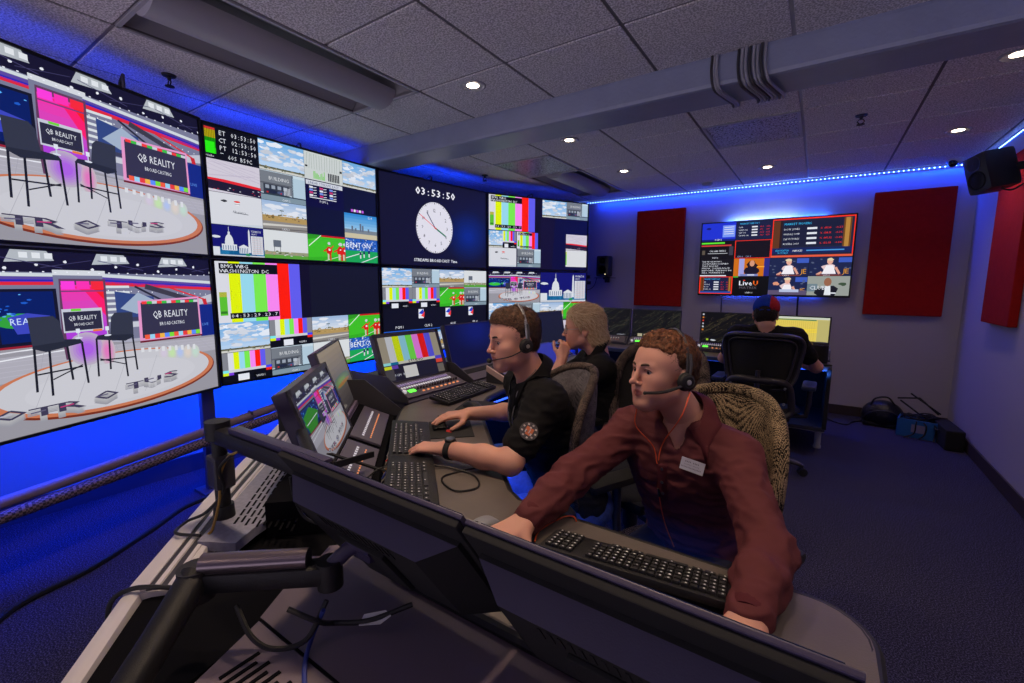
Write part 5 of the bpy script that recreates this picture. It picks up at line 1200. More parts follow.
# ------------------------------------------------------------------ keyboards, mice and small things
def keyboard(label, cx, cy, ang, L=.44, D=.15, z=.7385, slope=.018, numpad=True):
    t = thing('keyboard', label, 'keyboard', (cx, cy, z), ang)
    poly = [(-L / 2, -D / 2), (L / 2, -D / 2), (L / 2, D / 2), (-L / 2, D / 2)]
    rx = Matrix.Rotation(math.atan2(slope, D), 3, 'X')
    MB().box((0, 0, .011 + slope / 2), (L, D, .018), rot=rx, bev=.006).build('base', M['black'], t, smooth=True)
    k = MB(); lg = MB(); main = (k, lg); pad_ = (MB(), MB())
    def key(x, y, w, d=.0155, tgt=None):
        k, lg = tgt or main
        p = Vector((x, y, 0)); p = rx @ Vector((x, y, .012)); p.z += .011 + slope / 2
        k.box(p, (w - .003, d - .002, .007), rot=rx, bev=.0015)
        if random.random() < .8: q = rx @ Vector((x - w * .12, y + .002, .0162)); q.z += .011 + slope / 2; lg.box(q, (.0042, .0042, .0006), rot=rx)
    u = .0182; x0 = -L / 2 + .022
    cols = int((L - .10 if numpad else L - .035) / u)
    for row in range(6):
        y = D / 2 - .020 - row * .0192
        if row == 5:
            for w_, xx in ((.026, 0), (.026, .028), (.026, .056), (.10, .125), (.026, .192), (.026, .22), (.026, .248)): key(x0 + xx, y, w_)
        else:
            for i in range(cols - (1 if numpad else 2)): key(x0 + i * u, y, u)
        if numpad:
            for i in range(4): key(L / 2 - .022 - (3 - i) * u, y, u, tgt=pad_)
    k.build('keycaps', M['keycap'], t); lg.build('key_legends', M['legend'], t)
    if numpad: pad_[0].build('number_keys', M['keycap'], t); pad_[1].build('number_key_legends', M['legend'], t)
    return t
ka = math.atan2(-.68, .73)
keyboard('black keyboard under the hands of the man in the black polo', -1.245, 1.145, ka + PI, L=.40, numpad=False)
keyboard('black keyboard nearest the foreground monitor, in line with the one under the hands', -.975, .895, ka + PI, L=.34, numpad=False)
keyboard('black keyboard in front of the man in the maroon shirt', -.283, .870, PI + R(6), L=.44, D=.135).scale = (.88, .82, 1)
keyboard('black keyboard at the foot of the button panel below the colour bars', -1.555, 1.83, R(-90) + PI + R(4), L=.44, D=.13)
keyboard('dark keyboard in front of the blond person', -1.57, 2.62, R(90) , L=.40, D=.13, numpad=False)
def mouse(label, x, y, ang, m_=None):
    t = thing('computer_mouse', label, 'mouse', (x, y, .7385), ang)
    MB().grid(lambda u, v: ((v - .5) * .062 * (1 - .25 * abs(u - .5)), (u - .5) * .112, .003 + .034 * math.sin(PI * min(1, max(0, u * .92 + .06))) ** .6 * max(0, 1 - (2 * v - 1) ** 4) ** .5), 14, 12).box((0, 0, .004), (.052, .10, .007), bev=.003).build('shell', m_ or M['black'], t, smooth=True)
    MB().cyl((-.003, .028, .036), (.003, .028, .036), .007, n=12).build('wheel', M['rubber'], t)
    return t
mouse('black mouse under the far hand of the man in the black polo', -1.292, 1.352, R(48))
mouse('second black mouse with red light, beyond the hand of the man in the black polo', -1.36, 1.66, R(70))
mouse('grey mouse on the desk between the keyboards near the foreground monitor', -.655, .835, R(170), mat('grey_mouse', (.22, .23, .26, 1), .35)).scale = (.85, .75, .55)
m_pad = mat('mouse_pad_black', (.012, .012, .014, 1), .8)
def pad(label, x, y, w, d, ang):
    t = thing('mouse_pad', label, 'mouse pad', (x, y, .7382), ang)
    MB().box((0, 0, .0015), (w, d, .003), bev=.001).build('mat', m_pad, t); MB().extr([(.01, -.02, .0032), (.04, -.02, .0032), (.05, .0, .0032), (.02, .01, .0032)], (0, 0, .0004)).extr([(-.04, -.03, .0032), (-.02, -.03, .0032), (-.015, -.01, .0032), (-.035, -.01, .0032)], (0, 0, .0004)).build('emblem', M['red'], t)
pad('black mouse pad with red marks under the far hand', -1.235, 1.36, .22, .18, R(-45)); pad('black mouse pad beyond the hands with the second mouse', -1.37, 1.70, .18, .16, R(-70))
t = thing('talkback_panel', 'slanted pale edged control box with lamps beside the blue monitor panel', 'control panel', (-1.60, 2.36, .738))
MB().extr([(-1.50, 2.16, .74), (-1.50, 2.16, .765), (-1.66, 2.16, .835), (-1.66, 2.16, .74)], (0, .34, 0)).build('housing', M['dark'], t, world=True)
MB().extr([(-1.497, 2.152, .742), (-1.497, 2.152, .778), (-1.655, 2.152, .845), (-1.655, 2.152, .81)], (0, .012, 0)).build('edge_strip', mat('pale_strip', (.6, .42, .36, 1), .5), t, world=True)
rack_unit(t, (-1.505, 2.18, .770), (-1.505, 2.48, .770), (-1.655, 2.18, .838), 'strip')
cable('headset_cable', 'thin black cable looping over the desk beside the near keyboard', [(-.86, 1.14, .745), (-.92, 1.05, .742), (-.93, .98, .742), (-.84, .94, .742), (-.80, 1.0, .742), (-.88, 1.06, .742), (-1.03, 1.02, .748), (-1.10, .90, .765), (-1.12, .84, .742)], .0028, M['black'])

# ------------------------------------------------------------------ back console
bc = thing('back_console', 'dark operator desk along the back wall with blue lit edge and metal legs', 'desk', (-1.0, 4.6, 0))
YD = 4.20
MB().prism([(-2.30, YD + .03), (-1.4, YD + .03), (.10, YD), (.13, YD + .03), (.13, 4.98), (-2.30, 4.98)], .690, .716).build('desktop', m_desk, bc, world=True)
MB().box((-1.08, YD + .012, .700), (2.40, .02, .034), bev=.004).build('edge_band', mat('edge_blue_glow', (.05, .07, .14, 1), .3), bc, world=True)  # blue of the LED glow is put into the edge colour
MB().box((.115, 4.58, .46), (.03, .78, .48), bev=.004).build('end_panel', M['matte'], bc, world=True)
MB().box((-1.08, 4.90, .45), (2.40, .03, .46)).build('back_panel', M['matte'], bc, world=True)
MB().box((-1.08, 4.58, .215), (2.40, .78, .03), bev=.004).build('lower_shelf', m_body, bc, world=True)
MB().box((-1.08, YD + .02, .205), (2.40, .035, .03), bev=.006).build('lower_rail', M['alu'], bc, world=True)
for x in (.085, -1.08, -2.22): MB().box((x, YD + .22, .095), (.045, .05, .19), bev=.006).cyl((x, YD + .22, 0), (x, YD + .22, .02), .028, n=14).build('leg', M['alu'], bc, world=True)
for x in (-.62, -1.50): MB().box((x, 4.56, .46), (.03, .72, .46)).build('divider', M['matte'], bc, world=True)
def turretB(x0, x1, style, label):
    t = thing('equipment_turret', label, 'rack', ((x0 + x1) / 2, 4.62, .716))
    MB().extr([(x0, 4.50, .717), (x0, 4.50, .73), (x0, 4.58, .80), (x0, 4.90, .80), (x0, 4.90, .717)], (x1 - x0, 0, 0)).build('housing', m_panelblue, t, world=True)
    rack_unit(t, (x0 + .01, 4.497, .727), (x1 - .01, 4.497, .727), (x0 + .01, 4.575, .802), style)
turretB(-2.20, -1.62, 'strip', 'button panel below the leftmost of the four back wall monitors'); turretB(-1.61, -1.05, 'bars', 'button panel below the second monitor from the left at the back wall')
turretB(-.95, -.42, 'bars', 'button panel with a green lamp left of the man in the cap'); turretB(-.41, .12, 'slot', 'panel below the yellow monitor at the back wall')
monitor('leftmost of the four monitors at the back wall, dark wave picture', (-1.865, 4.60, .935), R(-90), R(4), .49, .31, s_wavesA, foot_z=.80, bz=.009, bar=False)
monitor('second back wall monitor from the left, dark wave picture', (-1.355, 4.60, .935), R(-90), R(4), .49, .31, s_wavesB, foot_z=.80, bz=.009)
monitor('back wall monitor with dark wave picture and icons, left of the cap', (-.655, 4.56, .935), R(-90), R(4), .52, .31, s_wavesC, foot_z=.80, bz=.009)
monitor('back wall monitor with a yellow audio timeline, right of the cap', (-.135, 4.56, .930), R(-94), R(4), .48, .31, s_daw, dim=False, foot_z=.80, bz=.010)
for x0, x1 in ((-2.11, -1.62), (-1.60, -1.11), (-.915, -.395)):
    pass
t = thing('desktop_speaker', 'black cylindrical canister on the right end of the back desk', 'speaker', (.045, 4.36, .716))
MB().lathe([(.052, 0), (.056, .004), (.056, .165), (.050, .172), (.02, .174)], n=28).build('body', M['matte'], t, smooth=True); MB().lathe([(.0565, .150), (.0575, .152), (.0575, .160), (.0565, .162)], n=28).build('rim', M['dark'], t)
t = thing('telephone', 'small black phone lying on the right end of the back desk', 'phone', (.05, 4.26, .717), R(20)); MB().box((0, 0, .006), (.15, .07, .010), bev=.004).build('body', M['black'], t); MB().box((0, 0, .0115), (.13, .06, .001)).build('glass', M['bezel'], t)
tag(keyboard('black keyboard on the back desk in front of the man in the cap', -.45, 4.33, 0, L=.42, z=.7165))
area('desk_edge_light', (.02, YD - .03, .66), .2, .02, .5, (.05, .2, 1), (0, .9, .4))
def under_strip(label, pts, e):
    t = thing('led_strip', label, 'led strip', pts[0])
    MB().tube(pts, .005, 6).build('tape', m_strip, t, world=True)
    for a, b in zip(pts, pts[1:]):
        a, b = Vector(a), Vector(b); L_ = (b - a).length; l = bpy.data.lights.new('strip_lamp', 'AREA'); l.shape = 'RECTANGLE'; l.size = L_; l.size_y = .02; l.energy = e * L_; l.color = (.0, .13, 1)
        o = bpy.data.objects.new('strip_lamp', l); C.objects.link(o); o.location = (a + b) / 2 - Vector((0, 0, .012)); xx = (b - a).normalized(); zz = Vector((0, 0, 1)); yy = zz.cross(xx); o.rotation_euler = Matrix((xx, yy, zz)).transposed().to_euler()
under_strip('blue LED strip under the edge of the curved desk', [(.05, .97, .700), (-.60, .97, .700), (-.85, 1.16, .700), (-1.10, 1.40, .700), (-1.42, 1.80, .700), (-1.44, 3.3, .700)], 4.0)
under_strip('blue LED strip under the front edge of the back desk', [(.08, YD + .04, .680), (-2.2, YD + .06, .680)], 1.3)
# things on the floor in the corner
t = thing('equipment_bag', 'round black domed bag on the floor against the back wall', 'bag', (.60, 5.52, 0))
MB().ell((0, 0, .10), (.165, .12, .145), 28).box((0, 0, .02), (.30, .20, .04), bev=.015).build('body', mat('bag_nylon', (.008, .008, .01, 1), .3, bump=.8, bump_scale=30), t, smooth=True)
MB().tube(bez([(-.10, -.06, .20), (-.07, -.07, .27), (.02, -.07, .29), (.08, -.06, .22)], 20), .008, 7).build('handle', M['black'], t, smooth=True)
MB().tube(bez([(-.155, -.05, .06), (-.10, -.115, .14), (0, -.125, .17), (.10, -.115, .14), (.155, -.05, .06)], 24), .005, 6).build('zip', M['dark'], t, smooth=True)
t = thing('storage_crate', 'bright blue plastic crate on the floor in the room corner', 'crate', (.83, 5.30, 0), R(-12))
m = MB(); cb = mat('crate_blue', (.02, .13, .42, 1), .45)
for s in (-1, 1): m.box((s * .13, 0, .08), (.012, .20, .16), bev=.003); m.box((0, s * .095, .08), (.27, .012, .16), bev=.003)
m.box((0, 0, .008), (.26, .19, .014)); m.build('tub', cb, t); MB().box((.01, -.1025, .085), (.09, .003, .07)).build('sticker', mat('pale_sticker', (.28, .25, .45, 1), .5), t)
for i in range(7):
    a = random.uniform(0, 6); pts = [(.83 + .12 * math.cos(a + k_ * .9) * random.uniform(.6, 1.1), 5.30 + .09 * math.sin(a + k_ * .9) * random.uniform(.6, 1.1), .155 + random.uniform(0, .05)) for k_ in range(7)]
    if i < 3: pts = pts[:4] + [(.80 + .06 * i, 5.18, .14), (.79 + .07 * i, 5.165, .05), (.72 + .1 * i, 5.14, .010)]
    cable('loose_cable', 'black cable tangled in the blue crate', pts, .006, M['black'], 'cables tangled in the blue crate')
t = thing('carry_case', 'long black case on the floor along the right wall', 'case', (1.0, 5.16, 0), R(4)); MB().box((0, 0, .085), (.12, .42, .17), bev=.012).build('shell', M['matte'], t); MB().tube([(-.062, -.05, .12), (-.08, -.03, .12), (-.08, .03, .12), (-.062, .05, .12)], .006, 6).build('handle', M['black'], t)
t = thing('folded_stand', 'folded black metal stand lying on top of the blue crate', 'stand', (.90, 5.42, .17))
m = MB()
for a, b in (((.70, 5.52, .285), (.86, 5.55, .30)), ((.86, 5.55, .30), (.98, 5.42, .19)), ((.72, 5.50, .27), (.84, 5.34, .19)), ((.80, 5.58, .33), (.99, 5.40, .20)), ((.84, 5.34, .19), (.97, 5.34, .18))): m.cyl(a, b, .007, n=8)
m.build('tubes', M['matte'], t, world=True)
cable('floor_cable', 'thin black cable lying on the carpet between the back desk and the round bag', [(.14, 5.50, .008), (.22, 5.35, .008), (.32, 5.30, .008), (.36, 5.42, .008), (.43, 5.52, .008), (.47, 5.5, .02)], .006, M['black'])
# hanging speaker at the right wall
t = thing('monitor_speaker', 'black speaker on a wall arm near the ceiling, upper right', 'speaker', (.865, 4.25, 2.085), rot=(R(10), R(-10), R(-62)))
speaker(t, .165, .19, .25, 0)
t2 = MB().tube([(.86, 4.26, 2.06), (.97, 4.24, 2.10), (1.09, 4.20, 2.12)], .026, 10).box((1.085, 4.20, 2.12), (.03, .10, .16), bev=.004).build('wall_arm', M['matte'], t, world=True, smooth=True)
cable('speaker_cable', 'short cable behind the speaker near the ceiling', [(.90, 4.22, 1.98), (.95, 4.18, 1.95), (1.0, 4.12, 1.98), (1.09, 4.05, 2.02)], .005, M['black'])
# ------------------------------------------------------------------ chairs
m_tan = two_tone('tan_tweed', (.012, .009, .008, 1), (.42, .31, .20, 1), 'wave', 42, .95, .35, .75, .6, (1, 1, 1))
def tweed(name, dark, light, sx=70, sz=110):
    m = bpy.data.materials.new(name); m.use_nodes = True; nt = m.node_tree; b = nt.nodes['Principled BSDF']; b.inputs['Roughness'].default_value = .95; b.inputs['Specular IOR Level'].default_value = .15
    tc = nt.nodes.new('ShaderNodeTexCoord'); mp = nt.nodes.new('ShaderNodeMapping'); mp.inputs['Scale'].default_value = (sx, sx, sz); nt.links.new(tc.outputs['Object'], mp.inputs['Vector'])
    v = nt.nodes.new('ShaderNodeTexVoronoi'); v.inputs['Scale'].default_value = 1; v.inputs['Randomness'].default_value = .35; nt.links.new(mp.outputs['Vector'], v.inputs['Vector'])
    n = nt.nodes.new('ShaderNodeTexNoise'); n.inputs['Scale'].default_value = .5; nt.links.new(mp.outputs['Vector'], n.inputs['Vector'])
    n.inputs['Scale'].default_value = .08; a = nt.nodes.new('ShaderNodeMath'); a.operation = 'MULTIPLY_ADD'; nt.links.new(n.outputs['Fac'], a.inputs[0]); a.inputs[1].default_value = .5; nt.links.new(v.outputs['Distance'], a.inputs[2])
    cr = nt.nodes.new('ShaderNodeValToRGB'); e = cr.color_ramp.elements; e[0].position = .58; e[1].position = .80; e[0].color = light; e[1].color = dark; nt.links.new(a.outputs[0], cr.inputs['Fac']); nt.links.new(cr.outputs['Color'], b.inputs['Base Color'])
    bp = nt.nodes.new('ShaderNodeBump'); bp.inputs['Strength'].default_value = .6; bp.inputs['Distance'].default_value = .003; bp.invert = True; nt.links.new(v.outputs['Distance'], bp.inputs['Height']); nt.links.new(bp.outputs['Normal'], b.inputs['Normal'])
    return m
M['tan'] = tweed('tan_and_black_tweed', (.008, .006, .006, 1), (.46, .34, .21, 1), 210, 330)
M['greyt'] = tweed('grey_speckled_tweed', (.05, .045, .055, 1), (.26, .24, .27, 1), 420, 520)
M['brownt'] = tweed('brown_tweed', (.01, .008, .01, 1), (.20, .15, .13, 1), 280, 340)
M['mesh'] = mat('black_chair_mesh', (.012, .011, .012, 1), .85, bump=.6, bump_scale=900)
M['chairf'] = mat('chair_frame', (.03, .026, .034, 1), .38)
M['bluelit_pad'] = mat('arm_pad', (.02, .03, .08, 1), .5)  # blue LED glow on these pads put into their colour
def sup(th, e): c_, s_ = math.cos(th), math.sin(th); return (math.copysign(abs(c_) ** (2 / e), c_), math.copysign(abs(s_) ** (2 / e), s_))
def shell(hw, hh, t, e, taper, curve, zc, y0, side=0, lean=.0, nr=9, na=40):
    """one face (side 1 front, -1 back) or both (0) of a cushion standing in the xz plane"""
    m = MB()
    def P(r, th, s):
        x, z = sup(th, e); x *= r * hw * (1 + taper * z * r); z *= r * hh
        y = y0 + s * t * math.sqrt(max(0, 1 - r ** 4)) + curve * x * x * 4 - lean * (z + hh)
        return (x, y, zc + z)
    for s in ((1, -1) if side == 0 else (side,)):
        m.grid(lambda u, v: P(u, v * 2 * PI, s), nr, na)
    return m
def outline(hw, hh, e, taper, curve, zc, y0, lean, n=44):
    out = []
    for i in range(n):
        x, z = sup(2 * PI * i / n, e); x *= hw * (1 + taper * z); z *= hh
        out.append((x, y0 + curve * x * x * 4 - lean * (z + hh), zc + z))
    return out
def task_chair(name, label, loc, face, style, seat_z=.47, top=.98, hw=.25, arms=True, base_rot=0, arm_mat=None):
    """sitter looks along +y of the chair"""
    t = thing(name, label, 'chair', (loc[0], loc[1], 0), math.atan2(face[1], face[0]) - PI / 2)
    MB().ell((0, 0, seat_z), (.25, .245, .045), 28).box((0, 0, seat_z - .02), (.40, .40, .05), bev=.02).build('seat', {'tan': M['tan'], 'grey': M['greyt']}.get(style, M['mesh']), t, smooth=True)
    hh = (top - .50) / 2 if style != 'mesh' else (top - .64) / 2; zc = top - hh
    y0, lean = -.235, .10
    if style in ('tan', 'grey'):
        shell(hw, hh, .030, 2.6, .04, .75, zc, y0, 0, lean).build('backrest', M['tan'] if style == 'tan' else M['greyt'], t, smooth=True)
        MB().tube(outline(hw, hh, 2.6, .04, .75, zc, y0 - .004, lean), .022 if style == 'tan' else .016, 10, closed=True).build('backrest_rim', M['tan'] if style == 'tan' else M['brownt'], t, smooth=True)
    elif style == 'frame':
        shell(hw * .93, hh * .93, .006, 3.2, .02, .5, zc, y0, 0, lean).build('back_mesh', M['mesh'], t, smooth=True)
        MB().tube(outline(hw, hh, 3.2, .02, .5, zc, y0, lean), .026, 10, closed=True).build('back_frame', M['brownt'], t, smooth=True)
    else:
        shell(hw * .93, hh * .93, .004, 5, .13, .5, zc, y0, 0, lean).build('back_mesh', M['mesh'], t, smooth=True)
        MB().tube(outline(hw, hh, 5, .13, .5, zc, y0, lean), .022, 10, closed=True, flat=.8).build('back_frame', M['chairf'], t, smooth=True)
        MB().tube(outline(hw * .86, hh * .86, 5, .13, .5, zc, y0 - .012, lean), .008, 8, closed=True).build('inner_frame', M['chairf'], t, smooth=True)
        MB().tube([(x, y - .03, z) for x, y, z in outline(.20, .13, 4.5, -.08, .5, .575, y0, lean)], .024, 10, closed=True).build('lumbar_frame', M['chairf'], t, smooth=True)
        shell(.16, .075, .008, 4, 0, .5, .60, y0 + .0, 0, lean).build('lumbar_pad', M['mesh'], t, smooth=True)
        b = MB()
        for x, z in ((-.165, .665), (.165, .665), (-.165, .50), (.165, .56)): b.cyl((x, y0 - .045, z), (x, y0 - .062, z), .008, n=10)
        b.build('bolt', M['steel'], t)
    MB().tube([(0, -.10, seat_z - .05), (0, -.24, seat_z - .04), (0, -.30, seat_z + .06), (0, -.285, zc - hh * .3)], [.03, .03, .026, .02], 10, flat=.7).build('back_bracket', M['chairf'], t, smooth=True)
    if arms:
        for s in (-1, 1):
            a = MB().tube([(s * .20, .0, seat_z - .04), (s * .285, .0, seat_z - .03), (s * .295, .0, seat_z + .06), (s * .295, .0, seat_z + .17)], .018, 10)
            o = a.build('armrest', M['chairf'], t, smooth=True)
            p = MB().box((s * .29, .03, seat_z + .185), (.085, .25, .032), bev=.014).build('arm_pad', arm_mat or M['black'], o, smooth=True)
    MB().cyl((0, 0, .09), (0, 0, seat_z - .05), .028, n=16).cyl((0, 0, .24), (0, 0, seat_z - .045), .036, n=16).box((0, 0, seat_z - .06), (.22, .24, .04), bev=.01).build('gas_column', M['chairf'], t, smooth=True)
    m = MB()
    for i in range(5):
        a = 2 * PI * i / 5 + base_rot; m.tube([(.03 * math.cos(a), .03 * math.sin(a), .11), (.16 * math.cos(a), .16 * math.sin(a), .10), (.29 * math.cos(a), .29 * math.sin(a), .075)], [.028, .024, .016], 8)
    m.cyl((0, 0, .075), (0, 0, .13), .045, n=16).build('star_base', M['chairf'], t, smooth=True)
    for i in range(5):
        a = 2 * PI * i / 5 + base_rot; c_ = Vector((.295 * math.cos(a), .295 * math.sin(a), .028)); d_ = Vector((-math.sin(a + .5), math.cos(a + .5), 0))
        o = MB().cyl(c_, c_ + Vector((0, 0, .05)), .008, n=8).build('caster', M['chairf'], t, smooth=True)
        for s_ in (-1, 1): MB().cyl(c_ + d_ * .006 * s_, c_ + d_ * .022 * s_, .028, n=16).build('wheel', M['rubber'], o, smooth=True)
    return t
task_chair('task_chair', 'office chair with tan and black tweed back behind the man in maroon', (-.31, 1.44), (-.42, -.91), 'tan', seat_z=.43, top=.985, hw=.235)
task_chair('task_chair', 'grey speckled office chair of the man in the black polo', (-.885, 1.335), (-.62, -.78), 'grey', seat_z=.44, top=1.03, hw=.215, arm_mat=M['black'])
task_chair('task_chair', 'brown framed mesh chair behind the head of the man in maroon', (-.65, 1.94), (-.30, -.95), 'frame', seat_z=.46, top=1.06, hw=.235)
task_chair('task_chair', 'black mesh office chair of the man in the cap at the back desk', (-.295, 3.70), (.02, 1.0), 'mesh', seat_z=.46, top=1.01, hw=.225, arm_mat=M['bluelit_pad'], base_rot=R(-2))
task_chair('task_chair', 'dark chair under the blond person', (-.84, 2.36), (-.85, -.5), 'frame', seat_z=.46, top=.86, hw=.21)
# ------------------------------------------------------------------ people
def attr_mat(name, rough=.6, sss=0.0, bump=0.0, bscale=300, spec=.4, sheen=0.0):
    m = mat(name, (.5, .4, .3, 1), rough, spec=spec, bump=bump, bump_scale=bscale, sss=sss, sheen=sheen)
    nt = m.node_tree; a = nt.nodes.new('ShaderNodeAttribute'); a.attribute_name = 'tint'
    nt.links.new(a.outputs['Color'], nt.nodes['Principled BSDF'].inputs['Base Color']); return m
M['skin'] = attr_mat('skin', .5, .12, .12, 500)
M['hair'] = attr_mat('hair', .5, 0, .3, 900, .35)
M['clothtint'] = attr_mat('cap_cloth', .85, 0, .2, 900, .2)
M['eye'] = mat('eye_white', (.42, .38, .37, 1), .2)
M['iris'] = mat('iris', (.03, .018, .012, 1), .1)
M['maroon'] = mat('maroon_jersey', (.112, .028, .032, 1), .78, noise_amt=.06, noise_scale=20, bump=.12, bump_scale=1200, spec=.2)
M['maroon2'] = mat('maroon_collar', (.085, .014, .020, 1), .75, spec=.2, bump=.15, bump_scale=1200)
M['blackcloth'] = mat('black_jersey', (.0075, .007, .008, 1), .85, bump=.12, bump_scale=1000, spec=.2)
M['denim'] = mat('blue_denim', (.03, .06, .20, 1), .85, noise_amt=.2, noise_scale=60, bump=.2, bump_scale=900)
M['darkpants'] = mat('dark_trousers', (.02, .02, .03, 1), .8)
M['shoe'] = mat('shoe_black', (.015, .015, .015, 1), .5)
SK = np.array([.60, .30, .225])
def unit(v): v = np.asarray(v, float); return v / np.linalg.norm(v)
def basis(fwd, pitch=0.0, roll=0.0):
    """columns: right, forward, up"""
    f = unit([fwd[0], fwd[1], 0]); r = np.cross(f, [0, 0, 1.0]); u = np.array([0, 0, 1.0])
    f2 = f * math.cos(pitch) + u * math.sin(pitch); u2 = u * math.cos(pitch) - f * math.sin(pitch)
    r2 = r * math.cos(roll) + u2 * math.sin(roll); u3 = u2 * math.cos(roll) - r * math.sin(roll)
    return np.stack([r2, f2, u3], 1)
def mir(*ps):
    out = []
    for p in ps:
        out.append(p); q = list(p)
        for i in range(2, len(q)):
            if p[0] in ('cap', 'subcap') and i in (2, 3): q[i] = (-q[i][0], q[i][1], q[i][2])
            if p[0] in ('ell', 'subell') and i == 2: q[i] = (-q[i][0], q[i][1], q[i][2])
        out.append(tuple(q))
    return out
def head_prims(neck_local, fat=1.0, nose=1.0, jaw=1.0):
    f = fat
    P = [('ell', .01, (0, -.012, .040), (.075, .098, .085)), ('ell', .03, (0, .034, .022), (.064, .057, .068)),
         ('ell', .03, (0, .030, -.046), (.057 * f, .058, .062))]
    P += mir(('cap', .022, (.046 * f, .000, -.058), (.018 * f, .066, -.097 * jaw), .022 * f, .015), ('ell', .030, (.040 * f, .058, -.022), (.021, .022, .020)), ('ell', .03, (.030 * f, .062, -.062), (.022, .020, .024)))
    P += [('cap', .02, (-.016, .068, -.097 * jaw), (.016, .068, -.097 * jaw), .017, .017), ('ell', .014, (0, .078, -.098 * jaw), (.018, .014, .015)),
          ('cap', .02, (0, .02, -.085), (0, .055, -.095), .03 * f, .022)]
    P += mir(('cap', .012, (.040, .077, .019), (.010, .089, .016), .0085, .0080))
    P += [('cap', .010, (0, .089, .014), (0, .108 * nose, -.026), .0068, .0088), ('ell', .006, (0, .1125 * nose, -.0315), (.0095, .0100, .0085)), ('cap', .008, (0, .100, -.037), (0, .092, -.048), .005, .004)]
    P += mir(('ell', .005, (.0108, .0995, -.0345), (.0062, .0095, .0060)))
    P += [('ell', .015, (0, .079, -.062), (.025, .0155, .021))]
    P += mir(('cap', .004, (.021, .083, -.0600), (.004, .0945, -.0562), .0035, .0050), ('cap', .004, (.019, .082, -.0655), (.0, .0925, -.0685), .0040, .0062))
    P += [('subell', .0025, (0, .099, -.0618), (.021, .009, .0011))]
    P += mir(('subell', .010, (.031, .098, .002), (.0170, .0170, .0095)))
    P += mir(('cap', .003, (.0185, .0835, .0065), (.031, .0885, .0105), .0036, .0040), ('cap', .003, (.031, .0885, .0105), (.0455, .0795, .0050), .0040, .0034), ('cap', .003, (.020, .0835, -.0065), (.044, .0795, -.0055), .0030, .0030))
    P += mir(('ell', .006, (.0765, -.014, -.012), (.0085, .019, .031)), ('cap', .004, (.080, -.024, .012), (.083, -.031, -.014), .005, .005), ('subell', .004, (.089, -.008, -.010), (.0075, .010, .015)))
    P += [('cap', .03, (0, -.022, -.055), tuple(neck_local), .054 * (.5 + .5 * f), .060 * (.5 + .5 * f))]
    return P
def skin_cols(v, tone): 
    c = np.tile(SK * tone, (len(v), 1)); n = nz(v, (25, 25, 25)) * .08; return np.clip(c * (1 + n[:, None]), 0, 1)
def hand_prims(W, F, N, side, curl=.5, spread=.012, s=1.0, thumb=.3):
    """W wrist, F forward, N back-of-hand normal (up), side +1 thumb towards (F x N)"""
    W = np.asarray(W, float); F = unit(F); N = unit(np.asarray(N) - F * (np.asarray(N) @ F)); T = np.cross(F, N) * side
    P = [('cap', .012, W - F * .03 * s, W + F * .02 * s, .022 * s, .021 * s, (N, .74))]
    offs = [.030, .010, -.010, -.029]; lens = [.072, .080, .074, .058]; cr = curl if hasattr(curl, '__len__') else [curl] * 4
    for o, L, c in zip(offs, lens, cr):
        K = W + (F * (.088 if o > -.02 else .080) + T * o + N * .002) * s
        P.append(('cap', .016, W + (F * .012 + T * o * .55) * s, K, .015 * s, .0115 * s, (N, .85)))
        d = unit(F + T * o * spread * 60); p = K; a = c * .45; r = .0093 * s if o > -.02 else .0082 * s
        for j, (q, da) in enumerate(((.46, c * .55), (.30, c * .75), (.24, c * .45))):
            dd = d * math.cos(a) - N * math.sin(a); e = p + dd * L * q * s
            P.append(('cap', .004, p, e, r, r * .90)); p = e; a += da; r *= .90
    B = W + (F * .022 + T * .022 - N * .004) * s; d = unit(F * .62 + T * .78 - N * thumb)
    M1 = B + d * .042 * s; d2 = unit(F * .90 + T * .38 - N * thumb); M2 = M1 + d2 * .032 * s; d3 = unit(F * .98 + T * .12 - N * thumb); M3 = M2 + d3 * .026 * s
    P += [('cap', .014, B, M1, .0155 * s, .0115 * s), ('cap', .005, M1, M2, .0108 * s, .0098 * s), ('cap', .004, M2, M3, .0098 * s, .0082 * s)]
    return P
def surf(prims, h, pad=.012, R_=None, c=None, it=1):
    lo, hi = bounds(prims, pad); v, q = surface(prims, lo, hi, h)
    if it: v = relax(v, q, it, .45)
    if R_ is not None: v = v @ R_.T + c
    return v, q
def join(parts):
    V, Q, Cc = [], [], []; n = 0
    for v, q, c in parts: V.append(v); Q.append(q + n); Cc.append(c); n += len(v)
    return np.concatenate(V), np.concatenate(Q), np.concatenate(Cc)
def crease(v, q, amp, f=(16, 16, 38), seed=0, mask=None):
    n = normals(v, q); r = nz(v, f, seed); r2 = nz(v, tuple(x * 2.3 for x in f), seed + 5)
    d = amp * (1 - 2.2 * np.abs(r)) + amp * .45 * r2
    if mask is not None: d = d * mask(v)
    return v + n * d[:, None]
